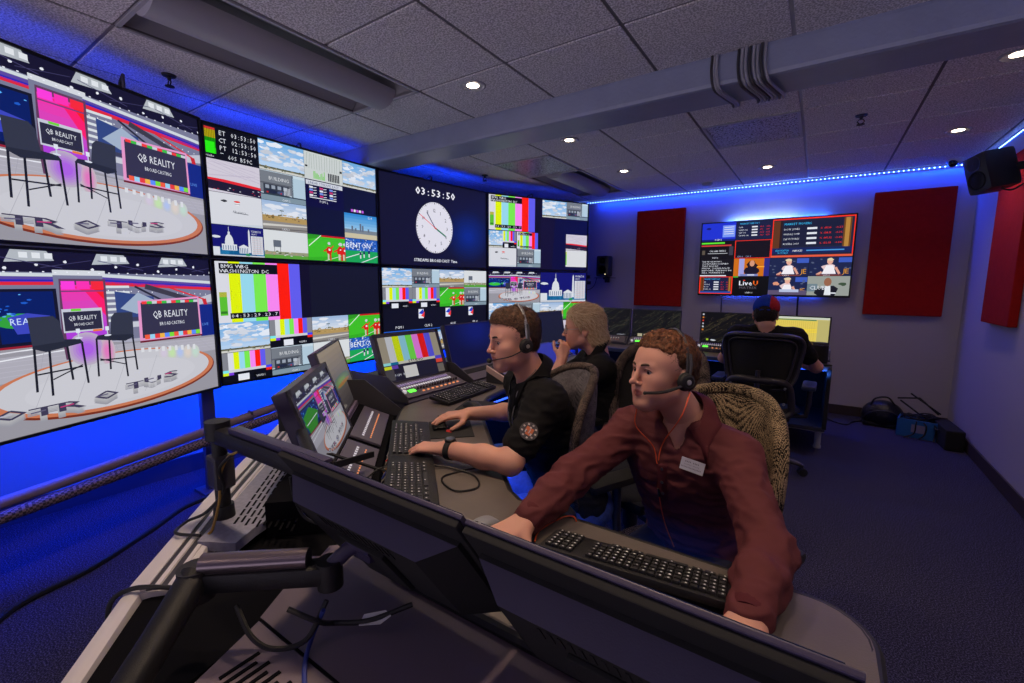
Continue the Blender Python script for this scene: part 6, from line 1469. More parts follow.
def tufts(v, nrm, count, L, width, flow, c0, c1, curl=.5, seed=1, lift=.45):
    """short tapering locks of hair; returns verts, tris as quads, colours"""
    rng = np.random.RandomState(seed); idx = rng.choice(len(v), count)
    V, Q, Cc = [], [], []
    for k_, i in enumerate(idx):
        p = v[i] + rng.normal(0, .0012, 3); n = nrm[i]; fl = flow(v[i]) if callable(flow) else np.asarray(flow, float)
        t = fl - n * (fl @ n); t = t / (np.linalg.norm(t) + 1e-9); t = unit(t + rng.normal(0, curl, 3)); t = t - n * (t @ n) * .8; t = unit(t)
        w = np.cross(n, t); l = L * rng.uniform(.6, 1.3); col = c0 + (c1 - c0) * rng.uniform(0, 1)
        bend = rng.uniform(-1, 1) * curl; b = len(V); wd = width * rng.uniform(.7, 1.3)
        for j in range(4):
            s = j / 3; q = p - n * .001 + t * l * s + n * l * lift * math.sin(s * PI * .62) + w * bend * l * s * s * .8
            ww = wd * (1 - s) ** .7 + .0001
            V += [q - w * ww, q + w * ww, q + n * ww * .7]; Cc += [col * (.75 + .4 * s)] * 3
        for j in range(3):
            a = b + j * 3
            for e in range(3): Q.append((a + e, a + (e + 1) % 3, a + 3 + (e + 1) % 3, a + 3 + e))
    return np.array(V), np.array(Q), np.array(Cc)
def eyes_mesh(parent, R_, c, look=(0, 1, 0), s=1.0):
    for sx in (-1, 1):
        e = np.array([sx * .0320, .0742, .0012]) * s; w = R_ @ e + c; l = R_ @ unit(look)
        m = MB(); m.ell(w, (.0125 * s,) * 3, 16); o = m.build('eye', M['eye'], parent, world=True, smooth=True)
        m = MB(); m.ell(w + l * .0073 * s, (.0067 * s, .0067 * s, .0067 * s), 12); m.build('iris', M['iris'], o, world=True, smooth=True)
def brows(parent, R_, c, col, s=1.0):
    for sx in (-1, 1):
        pts = [R_ @ (np.array([sx * x, y, z]) * s) + c for x, y, z in ((.012, .0965, .0195), (.022, .0955, .0225), (.034, .0895, .0235), (.047, .0760, .0170))]
        MB().tube(bez(pts, 12), [.0024, .0034, .0036, .0036, .0036, .0040, .0038, .0036, .0034, .0030, .0026, .0020, .001][:len(bez(pts, 12))], 6).build('eyebrow', col, parent, world=True, smooth=True)
        lp = [R_ @ (np.array([sx * x, y, z]) * s) + c for x, y, z in ((.0185, .0870, .0045), (.025, .0910, .0085), (.032, .0920, .0098), (.040, .0872, .0075), (.046, .0815, .0030))]
        MB().tube(bez(lp, 12), .0011, 5).build('eyelash', col, parent, world=True, smooth=True)
def headset(label, R_, c, side, s=1.0, mic=True, cord=None, both=True, boom=(.062, .085, -.068), rb=.0032, foam=.010, band=None):
    """side: +1 right ear carries the boom"""
    t = thing('headset', label, 'headset', tuple(c + R_ @ np.array([0, 0, .12]) * s))
    W = lambda x, y, z: tuple(R_ @ (np.array([x, y, z]) * s) + c)
    pts = [W(.087 * math.cos(a), -.012 - .01 * math.sin(a), -.01 + .146 * math.sin(a)) for a in [PI * i / 24 for i in range(25)]]
    MB().tube(pts, .006, 8, flat=.5, up=tuple(R_ @ np.array([1.0, 0, 0]))).build('headband', band or M['dark'], t, world=True, smooth=True)
    for sx in (-1, 1):
        if not both and sx != side: continue
        ax = R_ @ np.array([sx, .0, 0.0]); p = np.array(W(sx * .083, -.004, -.016))
        o = MB().lathe([(.024 * s, 0), (.028 * s, .004), (.028 * s, .008), (.024 * s, .011)], c=p, axis=ax, n=24).build('ear_cushion', M['rubber'], t, world=True, smooth=True)
        MB().lathe([(.023 * s, .009), (.0255 * s, .012), (.024 * s, .018), (.016 * s, .021), (.015 * s, .0195), (.007 * s, .020)], c=p, axis=ax, n=24).build('ear_cup', M['black'], t, world=True, smooth=True)
        MB().lathe([(.008 * s, .0200), (.007 * s, .0225), (.003 * s, .023)], c=p, axis=ax, n=16).build('cup_badge', M['steel'], t, world=True, smooth=True)
        MB().tube([W(sx * .095, -.014, .004), W(sx * .093, -.018, .035), W(sx * .087, -.018, .065)], .004, 6).build('yoke', M['dark'], t, world=True, smooth=True)
    if mic:
        b = boom; pts = bez([W(side * .100, .000, -.022), W(side * .094, .032, -.036), W(side * .078, .068, -.050), W(side * b[0], b[1] + .008, b[2])], 16)
        MB().tube(pts, rb, 7).build('mic_boom', M['black'], t, world=True, smooth=True)
        a, b_ = Vector(pts[-2]), Vector(pts[-1]); d = (b_ - a).normalized()
        MB().ell(tuple(b_), (foam * s, foam * s, foam * s), 12).build('mic_foam', M['rubber'], t, world=True, smooth=True)
    return t
def torso_prims(hips, chest, neck, shL, shR, fwd, gw=1.0, gd=1.0, arm_r=.058, k=.045):
    hips, chest, neck, shL, shR = [np.asarray(a, float) for a in (hips, chest, neck, shL, shR)]
    def fr(a, b):
        up = unit(b - a); r = unit(shR - shL); r = unit(r - up * (r @ up)); f = np.cross(up, r); return np.stack([r, f, up], 1)
    Rt = fr(hips, neck); mid = hips * .5 + chest * .5
    P = [('ell', .01, chest, (.168 * gw, .110 * gd, .155), Rt), ('ell', .07, mid, (.150 * gw, .112 * gd, .17), Rt), ('ell', .06, hips + np.array([0, 0, .02]), (.170 * gw, .125 * gd, .11), Rt)]
    for s in (shL, shR):
        P.append(('cap', k, neck * .72 + s * .28 + np.array([0, 0, -.012]), s, .050, arm_r)); P.append(('cap', k, chest * .6 + s * .4, s, .07, arm_r))
    P.append(('cap', .03, neck - np.array([0, 0, .05]), neck + np.array([0, 0, .01]), .07, .062))
    return P
def shirt(parent, name, material, hips, chest, neck, shL, shR, fwd, sleeves, gw=1, gd=1, vdepth=.10, h=.006, neckdir=None, arm_r=.058, amp=.0035, hole=.064, vwid=.032, seed=0):
    P = torso_prims(hips, chest, neck, shL, shR, fwd, gw, gd, arm_r)
    for sl in sleeves:
        for a, b, ra, rb in sl: P.append(('cap', .03, a, b, ra, rb))
    neck = np.asarray(neck, float); f = unit([fwd[0], fwd[1], 0]); nd = unit(neckdir) if neckdir is not None else np.array([0, 0, 1.0])
    P.append(('subcap', .008, neck - nd * .035, neck + nd * .12, hole, hole + .012))
    if vdepth: 
        a = neck + f * .060 + nd * .02; b = neck + f * .150 - nd * vdepth
        P.append(('subcap', .010, a, b, vwid, .008))
    v, q = surf(P, h, it=2); v = crease(v, q, amp, seed=seed)
    np_mesh(name, v, q, material, parent); return P
def grad(P, prims, e=.002):
    return np.stack([(field(P + np.eye(3)[i] * e, prims) - field(P - np.eye(3)[i] * e, prims)) / (2 * e) for i in range(3)], 1)
def settle(P, prims, off, both=True):
    P = np.array(P, float)
    for _ in range(6):
        d = field(P, prims) - off; g = grad(P, prims); g /= np.linalg.norm(g, axis=1)[:, None] + 1e-9
        m = np.ones(len(P), bool) if both else d < 0
        P[m] -= g[m] * d[m, None]
    return P
def march(p, d, prims, off):
    p = np.array(p, float)
    for _ in range(40):
        f_ = field(p[None], prims)[0] - off
        if f_ < .0003: break
        p = p + d * f_ * .8
    return p
def collar(parent, material, neck, fwd, nd, r=.066, hgt=.034, drop=.040, gap=24, point=.030, tilt=.0, prims=None):
    neck = np.asarray(neck, float); f = unit([fwd[0], fwd[1], 0]); nd = unit(nd); f = unit(f - nd * (f @ nd)); s = np.cross(f, nd)
    n = 40; vs = []; 
    for i in range(n + 1):
        a = R(gap) + (2 * PI - 2 * R(gap)) * i / n; c_, s_ = math.cos(a), math.sin(a); e = f * c_ + s * s_
        fr = abs(1 - 2 * i / n) ** 6; back = .5 - .5 * c_
        base = neck + nd * (.012 * back - .014 * (1 - back))
        z0 = -.012; top = hgt * (.75 + .35 * back)
        vs += [base + e * r * 1.02 + nd * z0, base + e * r * 1.0 + nd * top * .7, base + e * (r + .004) + nd * top, base + e * (r + .013) + nd * (top - .010),
               base + e * (r + .024 + .012 * fr) + nd * (top - drop * .75 - point * .5 * fr), base + e * (r + .030 + .020 * fr) + nd * (top - drop - point * fr) + f * .012 * fr]
    if prims is not None:
        vs = np.array(vs); ix = np.arange(len(vs))
        for j, o_ in ((3, .006), (4, .006), (5, .005)):
            k_ = ix % 6 == j; vs[k_] = settle(vs[k_], prims, o_, both=(j == 5))
    m = MB(); fs = [(i * 6 + j, (i + 1) * 6 + j, (i + 1) * 6 + j + 1, i * 6 + j + 1) for i in range(n) for j in range(5)]
    m.add([tuple(v) for v in vs], fs); return m.build('collar', material, parent, world=True, smooth=True, solid=.0035)
def legs(parent, hips, fwd, material, knee_z=.50, spread=.10, reach=.42, splay=.03, foot_in=0.0):
    hips = np.asarray(hips, float); f = unit([fwd[0], fwd[1], 0]); r = np.cross(f, [0, 0, 1.0])
    P = [('ell', .03, hips + np.array([0, 0, -.02]), (.165, .165, .10))]
    feet = []
    for s in (-1, 1):
        a = hips + r * s * spread * .85 + np.array([0, 0, -.02]); k_ = a + f * reach + r * s * splay; k_[2] = knee_z; an = k_ - f * foot_in; an = np.array([an[0], an[1], .10])
        P += [('cap', .04, a, k_, .088, .064), ('cap', .03, k_, an, .062, .047)]; feet.append(an)
    v, q = surf(P, .009, it=1); v = crease(v, q, .003); np_mesh('trousers', v, q, material, parent)
    for an in feet:
        S = [('cap', .03, an + f * -.03 + np.array([0, 0, -.055]), an + f * .15 + np.array([0, 0, -.07]), .042, .032), ('cap', .03, an, an + np.array([0, 0, -.05]), .040, .045), ('fn', .004, lambda P_: -(P_[:, 2] - .006))]
        v, q = surf(S, .006); np_mesh('shoe', v, q, M['shoe'], parent)
    return P
def body(parent, head_c, Rh, neck, limbs, tone=1.0, s=1.0, h=.0026, torso=None, **kw):
    """one skin mesh: head + neck + torso core + arms and hands"""
    neck = np.asarray(neck, float); nl = (Rh.T @ (neck - head_c)) / s
    P = head_prims(nl, **kw); v, q = surf(P, h, it=1); n = len(v)
    c = skin_cols(v, tone)
    lips = (np.abs(v[:, 0]) < .021) & (v[:, 1] > .083) & (v[:, 2] < -.0535) & (v[:, 2] > -.0745) & (np.abs(v[:, 0]) * .35 + np.abs(v[:, 2] + .0635) < .0125)
    c[lips] *= np.array([.80, .50, .52])
    red = np.exp(-((np.abs(v[:, 0]) - .045) ** 2 / .0004 + (v[:, 2] + .035) ** 2 / .0005 + (v[:, 1] - .065) ** 2 / .0012)) + np.exp(-(v[:, 0] ** 2 / .0001 + (v[:, 2] + .028) ** 2 / .0001 + (v[:, 1] - .115) ** 2 / .0003))
    c *= 1 - red[:, None] * np.array([0, .11, .11]); cols = [c]
    parts = [(v * s @ Rh.T + head_c, q, c)]
    for L in limbs:
        v, q = surf(L, .0035 if len(L) > 6 else .006, it=1); parts.append((v, q, skin_cols(v, tone)))
    if torso: v, q = surf(torso, .010, it=1); parts.append((v, q, skin_cols(v, tone)))
    V, Q, Cc = join(parts); return np_mesh('body', V, Q, M['skin'], parent, colors=Cc)
def hair_mesh(parent, Rh, c, s, prims, h, count, L, width, flow, c0, c1, curl, seed, lift=.45, amp=.003, nf=(60, 60, 60), side=None):
    v, q = surf(prims, h, it=1); nrm = normals(v, q); v = v + nrm * (amp * nz(v, nf, seed))[:, None]
    top = v; tv, tq, tc = tufts(top, nrm, count, L, width, flow, np.asarray(c0), np.asarray(c1), curl, seed, lift)
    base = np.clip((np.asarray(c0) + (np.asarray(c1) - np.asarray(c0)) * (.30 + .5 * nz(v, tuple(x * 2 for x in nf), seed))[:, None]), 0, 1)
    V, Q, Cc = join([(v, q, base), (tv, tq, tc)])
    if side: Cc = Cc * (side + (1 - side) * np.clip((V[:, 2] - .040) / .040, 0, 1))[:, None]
    return np_mesh('hair', (V * s) @ Rh.T + c, Q, M['hair'], parent, colors=np.clip(Cc, 0, 1))
def hairline(ys, zs, sidex=None):
    def f(P): return np.interp(P[:, 1], ys, zs) - P[:, 2]
    return f
def elbow_arm(sh, el, wr, ru=.047, re=.040, rw=.027):
    sh, el, wr = [np.asarray(a, float) for a in (sh, el, wr)]
    return [('cap', .02, sh, el, ru, re), ('cap', .025, el, el * .6 + wr * .4, re, re * .98), ('cap', .025, el * .6 + wr * .4, wr, re * .95, rw)]

# ---- man in maroon
def person_maroon():
    fT = (-.24, -.97); t = thing('person', 'person in a maroon long sleeved polo with headset and white name tag', 'person', (-.26, 1.42, 0))
    hc = np.array([-.341, 1.262, 1.103]); Rh = basis((-.585, -.81), R(5), R(-3)); s = .905
    neck = np.array([-.290, 1.325, .962]); shL = np.array([-.150, 1.280, .890]); shR = np.array([-.452, 1.345, .898])
    hips = np.array([-.25, 1.44, .52]); chest = np.array([-.292, 1.335, .82])
    elR, wrR = np.array([-.530, 1.080, .815]), np.array([-.543, .860, .778]); elL, wrL = np.array([-.046, 1.055, .778]), np.array([-.058, .815, .770])
    hR = hand_prims(wrR, (-.25, -.95, -.10), (0, 0, 1), -1, .45); hL = hand_prims(wrL, (-.02, -.99, -.10), (0, 0, 1), 1, .55)
    body(t, hc, Rh, neck, [elbow_arm(shR, elR, wrR) + hR, elbow_arm(shL, elL, wrL) + hL], tone=1.0, s=s, torso=[('cap', .05, neck, chest, .06, .09), ('cap', .05, chest, hips, .09, .09)], nose=1.02)
    eyes_mesh(t, Rh, hc, (-.05, 1, -.08), s); brows(t, Rh, hc, mat('brow_brown', (.055, .025, .012, 1), .7), s)
    line = hairline([-.12, -.07, -.03, -.012, .004, .020, .034, .048, .062, .1], [-.080, -.070, -.040, -.018, -.026, -.024, .020, .055, .072, .078])
    H = [('ell', .01, (0, -.014, .044), (.0780, .0985, .0845)), ('ell', .02, (0, .020, .078), (.062, .064, .050)), ('ell', .02, (0, -.045, .0), (.070, .060, .072)), ('fn', .006, line), ('subell', .006, (0, .105, .005), (.058, .055, .066))]
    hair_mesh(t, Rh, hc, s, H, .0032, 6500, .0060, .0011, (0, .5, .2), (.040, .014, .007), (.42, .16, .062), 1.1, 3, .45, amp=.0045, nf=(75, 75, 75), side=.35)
    # shirt with long sleeves
    def sleeve(sh, el, wr): d = unit(wr - el); return [(sh, el, .056, .047), (el, el * .5 + wr * .5, .048, .043), (el * .5 + wr * .5, wr - d * .012, .043, .035)]
    nd = unit(hc + Rh @ np.array([0, -.02, -.06]) - neck)
    SP = shirt(t, 'shirt', M['maroon'], hips, chest, neck, shL, shR, fT, [sleeve(shR, elR, wrR), sleeve(shL, elL, wrL)], 1.0, 1.05, .125, .0052, nd, arm_r=.053, amp=.0055, vwid=.046, hole=.060, seed=2)
    collar(t, M['maroon2'], neck + np.array([0, 0, -.004]), fT, nd, r=.066, gap=34, hgt=.034, drop=.044, point=.034, prims=SP)
    for w_, e_ in ((wrR, elR), (wrL, elL)):
        d = unit(w_ - e_); m = MB().tube([w_ - d * .030, w_ - d * .010, w_ - d * .002], [.0375, .0365, .0345], 20); m.build('cuff', M['maroon2'], t, world=True, smooth=True)
    legs(t, hips, (-.24, -.97), M['darkpants'], reach=.36)
    f = unit([*fT, 0]); r = np.cross(f, [0, 0, 1.0])
    # placket, buttons, name tag follow the chest
    def front(x, z, off=.0): return march(chest + r * x + np.array([0, 0, z]) + f * .30, -f, SP, max(off, .001))
    MB().grid(lambda u, v: tuple(front((u - .5) * .028, .035 - v * .11, .0035)), 3, 10).build('placket', M['maroon2'], t, world=True, smooth=True, solid=.003)
    for z in (.02, -.02, -.055): MB().cyl(front(0, z, .004), front(0, z, .007), .0042, n=12).build('button', M['dark'], t, world=True)
    tc_ = front(-.079, .050, .007); tn = grad(tc_[None], SP)[0]; tn = unit(tn); tr = unit(np.cross([0, 0, 1.0], tn)); tu = np.cross(tn, tr); tr = unit(tr + tu * -.16); tu = np.cross(tn, tr)
    if tn @ f < 0: tn = -tn
    rot = Matrix((Vector(tr), Vector(tu), Vector(np.cross(tr, tu)))).transposed()
    tg = MB().box(Vector(tc_), (.060, .033, .0015), rot=rot, bev=.0006).build('name_tag', mat('tag_white', (.62, .62, .72, 1), .5), t, world=True); tg['label'] = 'white rectangular name tag with small dark print'
    # print on the tag
    ink = MB(); e = -r if True else r
    n_out = tn
    for row, (n_, h_, wd) in enumerate(((9, .0035, .0028), (12, .0016, .0020), (15, .0026, .0022))):
        for i in range(n_):
            if i == n_ // 2 and row < 2: continue
            ink.box(Vector(tc_ + tu * (.008 - row * .0075) + tr * ((i - n_ / 2) * (wd + .0012)) + n_out * .0012), (wd * .6, h_, .0006), rot=rot)
    ink.build('tag_print', M['maroon2'] if False else mat('tag_ink', (.10, .08, .16, 1), .6), tg, world=True)
    headset('black headset with boom microphone on the man in maroon', Rh, hc, -1, s, boom=(.045, .092, -.058), rb=.0042, foam=.0055)
    ear = Rh @ np.array([-.095, -.01, -.04]) + hc; ear2 = Rh @ np.array([.030, .06, -.11]) + hc
    m_or = mat('orange_cord', (.75, .10, .02, 1), .45)
    P1 = [tuple(ear), tuple(ear + np.array([-.012, -.03, -.06])), tuple(front(.004, .095, .010)), tuple(front(.012, .04, .004)), tuple(front(.014, -.06, .004)), tuple(front(.010, -.16, .006)), tuple(front(-.012, -.235, .012))]
    P2 = [tuple(ear2), tuple(ear2 + np.array([0, -.0, -.05])), tuple(front(.034, .075, .008)), tuple(front(.015, .03, .005))]
    c1 = thing('earphone_cord', 'orange cord hanging from the headset down the maroon shirt', 'cable', tuple(front(.01, .0, .02)))
    MB().tube(bez(P1, 50), .0017, 6).build('cord', m_or, c1, world=True, smooth=True); MB().tube(bez(P2, 24), .0017, 6).build('cord', m_or, c1, world=True, smooth=True)
    MB().cyl(front(.0135, -.045, .005), front(.0135, -.070, .005), .0035, n=10).build('inline_control', M['black'], c1, world=True)
    cable('earphone_cord', 'orange cord curving over the desk edge beside the right sleeve', [(-.47, .99, .742), (-.485, 1.003, .744), (-.505, .99, .743), (-.520, .94, .742), (-.525, .89, .742), (-.51, .85, .742)], .002, m_or)
person_maroon()
# ---- man in black polo
def person_polo():
    fT = (-.68, -.73); t = thing('person', 'person in a black polo with round sleeve emblem, headset and wristwatch, typing', 'person', (-.76, 1.50, 0))
    hc = np.array([-.885, 1.316, 1.150]); Rh = basis((-.50, -.866), R(-5), R(0)); s = .91
    neck = np.array([-.850, 1.380, 1.010]); shL = np.array([-.742, 1.300, .945]); shR = np.array([-.970, 1.505, .945])
    hips = np.array([-.74, 1.50, .52]); chest = np.array([-.825, 1.415, .845])
    elL, wrL = np.array([-.765, 1.120, .786]), np.array([-1.015, 1.088, .786]); elR, wrR = np.array([-1.02, 1.62, .79]), np.array([-1.215, 1.455, .785])
    hL = hand_prims(wrL, (-.93, -.36, -.05), (0, 0, 1), 1, [.85, .8, .75, .75]); hR = hand_prims(wrR, (-.50, -.86, .02), (0, 0, 1), -1, [.35, .35, .5, .6], thumb=.35)
    body(t, hc, Rh, neck, [elbow_arm(shL, elL, wrL, .046, .038, .028) + hL, elbow_arm(shR, elR, wrR, .046, .038, .028) + hR], tone=1.08, s=s, torso=[('cap', .05, neck, chest, .06, .09), ('cap', .05, chest, hips, .09, .10)], fat=1.10, nose=.98)
    eyes_mesh(t, Rh, hc, (-.0, 1, -.25), s); brows(t, Rh, hc, mat('brow_dark', (.04, .02, .012, 1), .7), s)
    line = hairline([-.12, -.07, -.03, -.012, .004, .020, .030, .045, .060, .1], [-.082, -.075, -.045, -.020, -.030, -.028, .020, .055, .068, .072])
    H = [('ell', .01, (0, -.014, .044), (.0785, .0990, .0855)), ('ell', .02, (0, .036, .082), (.058, .054, .046)), ('ell', .02, (0, -.045, .0), (.071, .060, .073)), ('fn', .006, line), ('subell', .006, (0, .108, .000), (.058, .055, .064))]
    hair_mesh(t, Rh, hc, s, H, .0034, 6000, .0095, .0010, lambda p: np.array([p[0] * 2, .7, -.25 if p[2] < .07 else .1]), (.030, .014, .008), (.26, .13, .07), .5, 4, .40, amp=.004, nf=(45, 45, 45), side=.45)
    def sl(sh, el): d = el - sh; return [(sh, sh + d * .72, .062, .058)]
    nd = unit(hc + Rh @ np.array([0, -.02, -.06]) - neck)
    SP = shirt(t, 'shirt', M['blackcloth'], hips, chest, neck, shL, shR, fT, [sl(shL, elL), sl(shR, elR)], 1.02, 1.06, .06, .006, nd, arm_r=.062, amp=.0045, hole=.063, seed=7)
    collar(t, M['blackcloth'], neck, fT, nd, r=.068, gap=22, hgt=.038, drop=.045, point=.025, prims=SP)
    legs(t, hips, (-.80, -.6), M['denim'], reach=.40)
    # sleeve emblem
    d = unit(elL - shL); out = unit(np.cross(d, [0, 0, 1.0])); 
    view = unit(np.array([0, 0, 1.348]) - (shL + (elL - shL) * .5)); out = unit(view - d * (view @ d)); p = shL + (elL - shL) * .60 + out * .0635; u = unit(-d); r_ = np.cross(u, out)
    rr = Matrix((Vector(r_), Vector(u), Vector(out))).transposed()
    e = MB().lathe([(.028, .0), (.030, .001), (.030, .003), (.026, .0035)], c=p, axis=out, n=28).build('sleeve_emblem', mat('emblem_base', (.05, .045, .055, 1), .7), t, world=True); e['label'] = 'round white and orange sleeve emblem'
    g = MB(); g2 = MB()
    for i in range(9):
        a = 2 * PI * i / 9; q = p + r_ * .018 * math.cos(a) + u * .018 * math.sin(a) + out * .0036; g2.box(Vector(q + (q - p) * .25), (.006, .005, .0012), rot=rr)
    for x, z, w_, h_ in ((-.008, .006, .010, .014), (.008, .004, .010, .016), (0, -.010, .016, .008), (-.002, .002, .004, .022)): g.box(Vector(p + r_ * x + u * z + out * .0038), (w_, h_, .0014), rot=rr, bev=.0005)
    g.build('emblem_bird', mat('emblem_orange', (.55, .14, .05, 1), .7), e, world=True); g2.build('emblem_ring', mat('emblem_white', (.5, .46, .46, 1), .7), e, world=True)
    g3 = MB()
    for x, z, w_, h_ in ((.0, .012, .006, .006), (-.010, -.004, .004, .010), (.010, -.008, .005, .008), (.002, .0, .003, .014)): g3.box(Vector(p + r_ * x + u * z + out * .0044), (w_, h_, .0014), rot=rr)
    g3.build('emblem_detail', bpy.data.materials['emblem_white'], e, world=True)
    # lanyard
    f = unit([*fT, 0]); r = np.cross(f, [0, 0, 1.0])
    m = MB(); 
    for sx in (-1, 1): m.tube(bez([tuple(neck + r * sx * .055 + np.array([0, 0, .035])), *[tuple(march(chest + r * sx * w_ + f * .35 + np.array([0, 0, z_]), -f, SP, .004)) for w_, z_ in ((.060, .13), (.050, .08), (.035, .02), (.018, -.05), (.004, -.11))]], 24), .0055, 6, flat=.35)
    m.build('lanyard', mat('lanyard_grey', (.16, .16, .17, 1), .6), t, world=True, smooth=True)
    # watch
    d = unit(wrL - elL); p = wrL - d * .022
    tw = thing('wristwatch', 'black wristwatch on the left wrist of the man in the black polo', 'watch', tuple(p))
    MB().tube([p - d * .010, p + d * .010], [.0345, .0335], 24).build('strap', M['rubber'], tw, world=True, smooth=True)
    q = p + np.array([0, 0, .032]); MB().lathe([(.019, 0), (.0195, .006), (.017, .009), (.015, .0085)], c=q, axis=(0, 0, 1), n=24).build('case', M['black'], tw, world=True, smooth=True)
    MB().lathe([(.0145, .0088), (.001, .0092)], c=q, axis=(0, 0, 1), n=20).build('dial', mat('dial_grey', (.08, .08, .09, 1), .2), tw, world=True)
    headset('black headset with round foam microphone on the man in the black polo', Rh, hc, -1, s, boom=(.030, .118, -.062), rb=.0020, band=M['steel'])
person_polo()
# ---- blond person
def person_blond():
    fT = (-.83, -.56); t = thing('person', 'person with blond hair and glasses in a black top, chin on hand', 'person', (-.86, 2.33, 0))
    hc = np.array([-1.040, 2.205, 1.108]); Rh = basis((-.90, -.44), R(-4), 0); s = .93
    neck = np.array([-.965, 2.245, .985]); shL = np.array([-.885, 2.105, .915]); shR = np.array([-1.06, 2.375, .915]); hips = np.array([-.87, 2.32, .52]); chest = np.array([-.94, 2.25, .82])
    elL, wrL = np.array([-1.110, 1.990, .790]), np.array([-1.100, 2.085, .950]); elR, wrR = np.array([-1.26, 2.44, .79]), np.array([-1.46, 2.44, .79])
    hL = hand_prims(wrL, (.02, .45, .85), (.75, -.55, .25), -1, [1.3, 1.4, 1.5, 1.6], s=.85); hR = hand_prims(wrR, (-.95, .1, -.1), (0, 0, 1), -1, .5, s=.92)
    body(t, hc, Rh, neck, [elbow_arm(shL, elL, wrL, .045, .038, .026) + hL, elbow_arm(shR, elR, wrR, .045, .038, .026) + hR], tone=1.12, s=s, h=.0034, torso=[('cap', .05, neck, chest, .055, .08), ('cap', .05, chest, hips, .08, .09)])
    eyes_mesh(t, Rh, hc, s=s); brows(t, Rh, hc, mat('brow_blond', (.20, .12, .06, 1), .7), s)
    line = hairline([-.14, -.03, -.014, .004, .03, .050, .062, .1], [-.095, -.095, -.080, -.02, .02, .050, .068, .076])
    H = [('ell', .01, (0, -.016, .048), (.090, .112, .094)), ('ell', .04, (0, -.070, -.030), (.084, .062, .085)), ('ell', .03, (0, -.095, -.060), (.070, .045, .040)), ('fn', .01, line), ('subell', .008, (0, .112, -.004), (.062, .060, .070))]
    hair_mesh(t, Rh, hc, s, H, .0042, 4200, .040, .0022, lambda p: np.array([p[0] * 1.5, -.75, -.9 if p[2] < .08 else -.15]), (.55, .34, .18), (1.0, .82, .56), .30, 5, .16, amp=.005, nf=(30, 30, 12))
    def sl(sh, el, wr): return [(sh, el, .060, .052), (el, el * .55 + wr * .45, .050, .044)]
    nd = unit(hc + Rh @ np.array([0, -.02, -.06]) - neck)
    shirt(t, 'black_top', M['blackcloth'], hips, chest, neck, shL, shR, fT, [sl(shL, elL, wrL), sl(shR, elR, wrR)], 1.02, 1.05, .0, .0075, nd, arm_r=.062, amp=.004, seed=11)
    collar(t, M['blackcloth'], neck, fT, nd, r=.066, gap=20, hgt=.04, drop=.04, point=.012)
    legs(t, hips, (-.9, -.3), M['darkpants'], reach=.38)
    W = lambda x, y, z: tuple(Rh @ (np.array([x, y, z]) * s) + hc)
    m = MB()
    for sx in (-1, 1):
        m.tube([W(sx * (.033 + .022 * math.cos(a)), .100 - abs(.022 * math.cos(a) * .25 * 1), .000 + .017 * math.sin(a)) for a in [2 * PI * i / 18 for i in range(18)]], .0013, 6, closed=True)
        m.tube([W(sx * .055, .096, .004), W(sx * .076, .05, .006), W(sx * .080, -.005, .006)], .0014, 6)
    m.tube([W(-.011, .104, .003), W(.011, .104, .003)], .0013, 6); m.build('glasses', M['steel'], t, world=True, smooth=True)
person_blond()
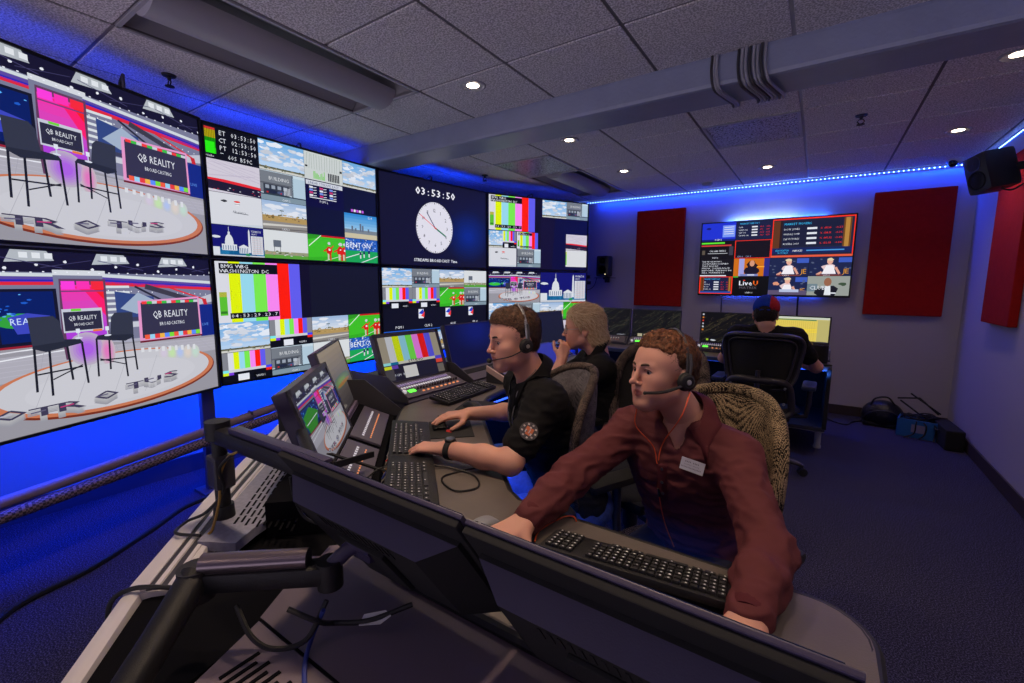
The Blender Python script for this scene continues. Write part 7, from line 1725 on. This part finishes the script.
# ---- man in cap
def person_cap():
    fT = (.02, 1.0); t = thing('person', 'person in a blue and red cap seen from behind at the back desk', 'person', (-.295, 3.66, 0))
    hc = np.array([-.309, 3.765, 1.132]); Rh = basis((.0, 1.0), R(-8), 0); s = 1.0
    neck = np.array([-.297, 3.705, 1.045]); shL = np.array([-.475, 3.70, .975]); shR = np.array([-.115, 3.72, .975]); hips = np.array([-.295, 3.66, .52]); chest = np.array([-.296, 3.70, .84])
    elL, wrL = np.array([-.585, 3.86, .770]), np.array([-.50, 4.13, .765]); elR, wrR = np.array([.025, 3.90, .755]), np.array([-.12, 4.16, .765])
    hL = hand_prims(wrL, (.2, .95, -.1), (0, 0, 1), 1, .5); hR = hand_prims(wrR, (-.2, .95, -.1), (0, 0, 1), -1, .5)
    body(t, hc, Rh, neck, [elbow_arm(shL, elL, wrL) + hL, elbow_arm(shR, elR, wrR) + hR], tone=1.0, h=.004, torso=[('cap', .05, neck, chest, .06, .09), ('cap', .05, chest, hips, .09, .09)])
    eyes_mesh(t, Rh, hc)
    H = [('ell', .01, (0, -.018, .030), (.079, .100, .085)), ('ell', .02, (0, -.050, -.010), (.070, .055, .070)), ('fn', .006, hairline([-.12, -.07, -.02, .0, .02, .04], [-.085, -.075, -.03, -.02, .0, .08])), ('fn', .006, lambda P: P[:, 1] - .03)]
    hair_mesh(t, Rh, hc, s, H, .0045, 1600, .010, .0016, (0, -.3, -1), (.012, .008, .007), (.05, .03, .025), .4, 6, .3)
    K = [('ell', .01, (0, -.010, .050), (.088, .110, .092)), ('subell', .002, (0, -.010, .044), (.0835, .1055, .0875)), ('fn', .003, lambda P: .016 - P[:, 2]), ('subell', .004, (0, -.115, .022), (.036, .05, .028))]
    v, q = surf(K, .0035, it=1)
    col = np.where((v[:, 0] > .030)[:, None], np.array([.42, .02, .03]), np.array([.012, .05, .42])); v2 = v @ Rh.T + hc
    np_mesh('cap_crown', v2, q, M['clothtint'], t, colors=col)
    W = lambda x, y, z: tuple(Rh @ np.array([x, y, z]) + hc)
    MB().tube([W(-.034 + .068 * i / 10, -.112, .022) for i in range(11)], .007, 8, flat=.5).build('cap_strap', mat('cap_blue', (.012, .05, .42, 1), .8), t, world=True, smooth=True)
    MB().grid(lambda u, v: W((u - .5) * .15 * (1 - .25 * v * v), .085 + .075 * v * (1 - (2 * u - 1) ** 2 * .5), .028 - .010 * v - .02 * (2 * u - 1) ** 2), 12, 8).build('cap_brim', bpy.data.materials['cap_blue'], t, world=True, smooth=True, solid=.003)
    MB().ell(W(0, -.010, .142), (.008, .008, .005), 10).build('cap_button', bpy.data.materials['cap_blue'], t, world=True)
    def sl(sh, el): d = el - sh; return [(sh, sh + d * .62, .064, .060)]
    shirt(t, 'shirt', M['blackcloth'], hips, chest, neck, shL, shR, fT, [sl(shL, elL), sl(shR, elR)], 1.08, 1.1, 0, .0075, None, arm_r=.064, amp=.003, seed=15)
    legs(t, hips, fT, M['denim'], reach=.40)
person_cap()
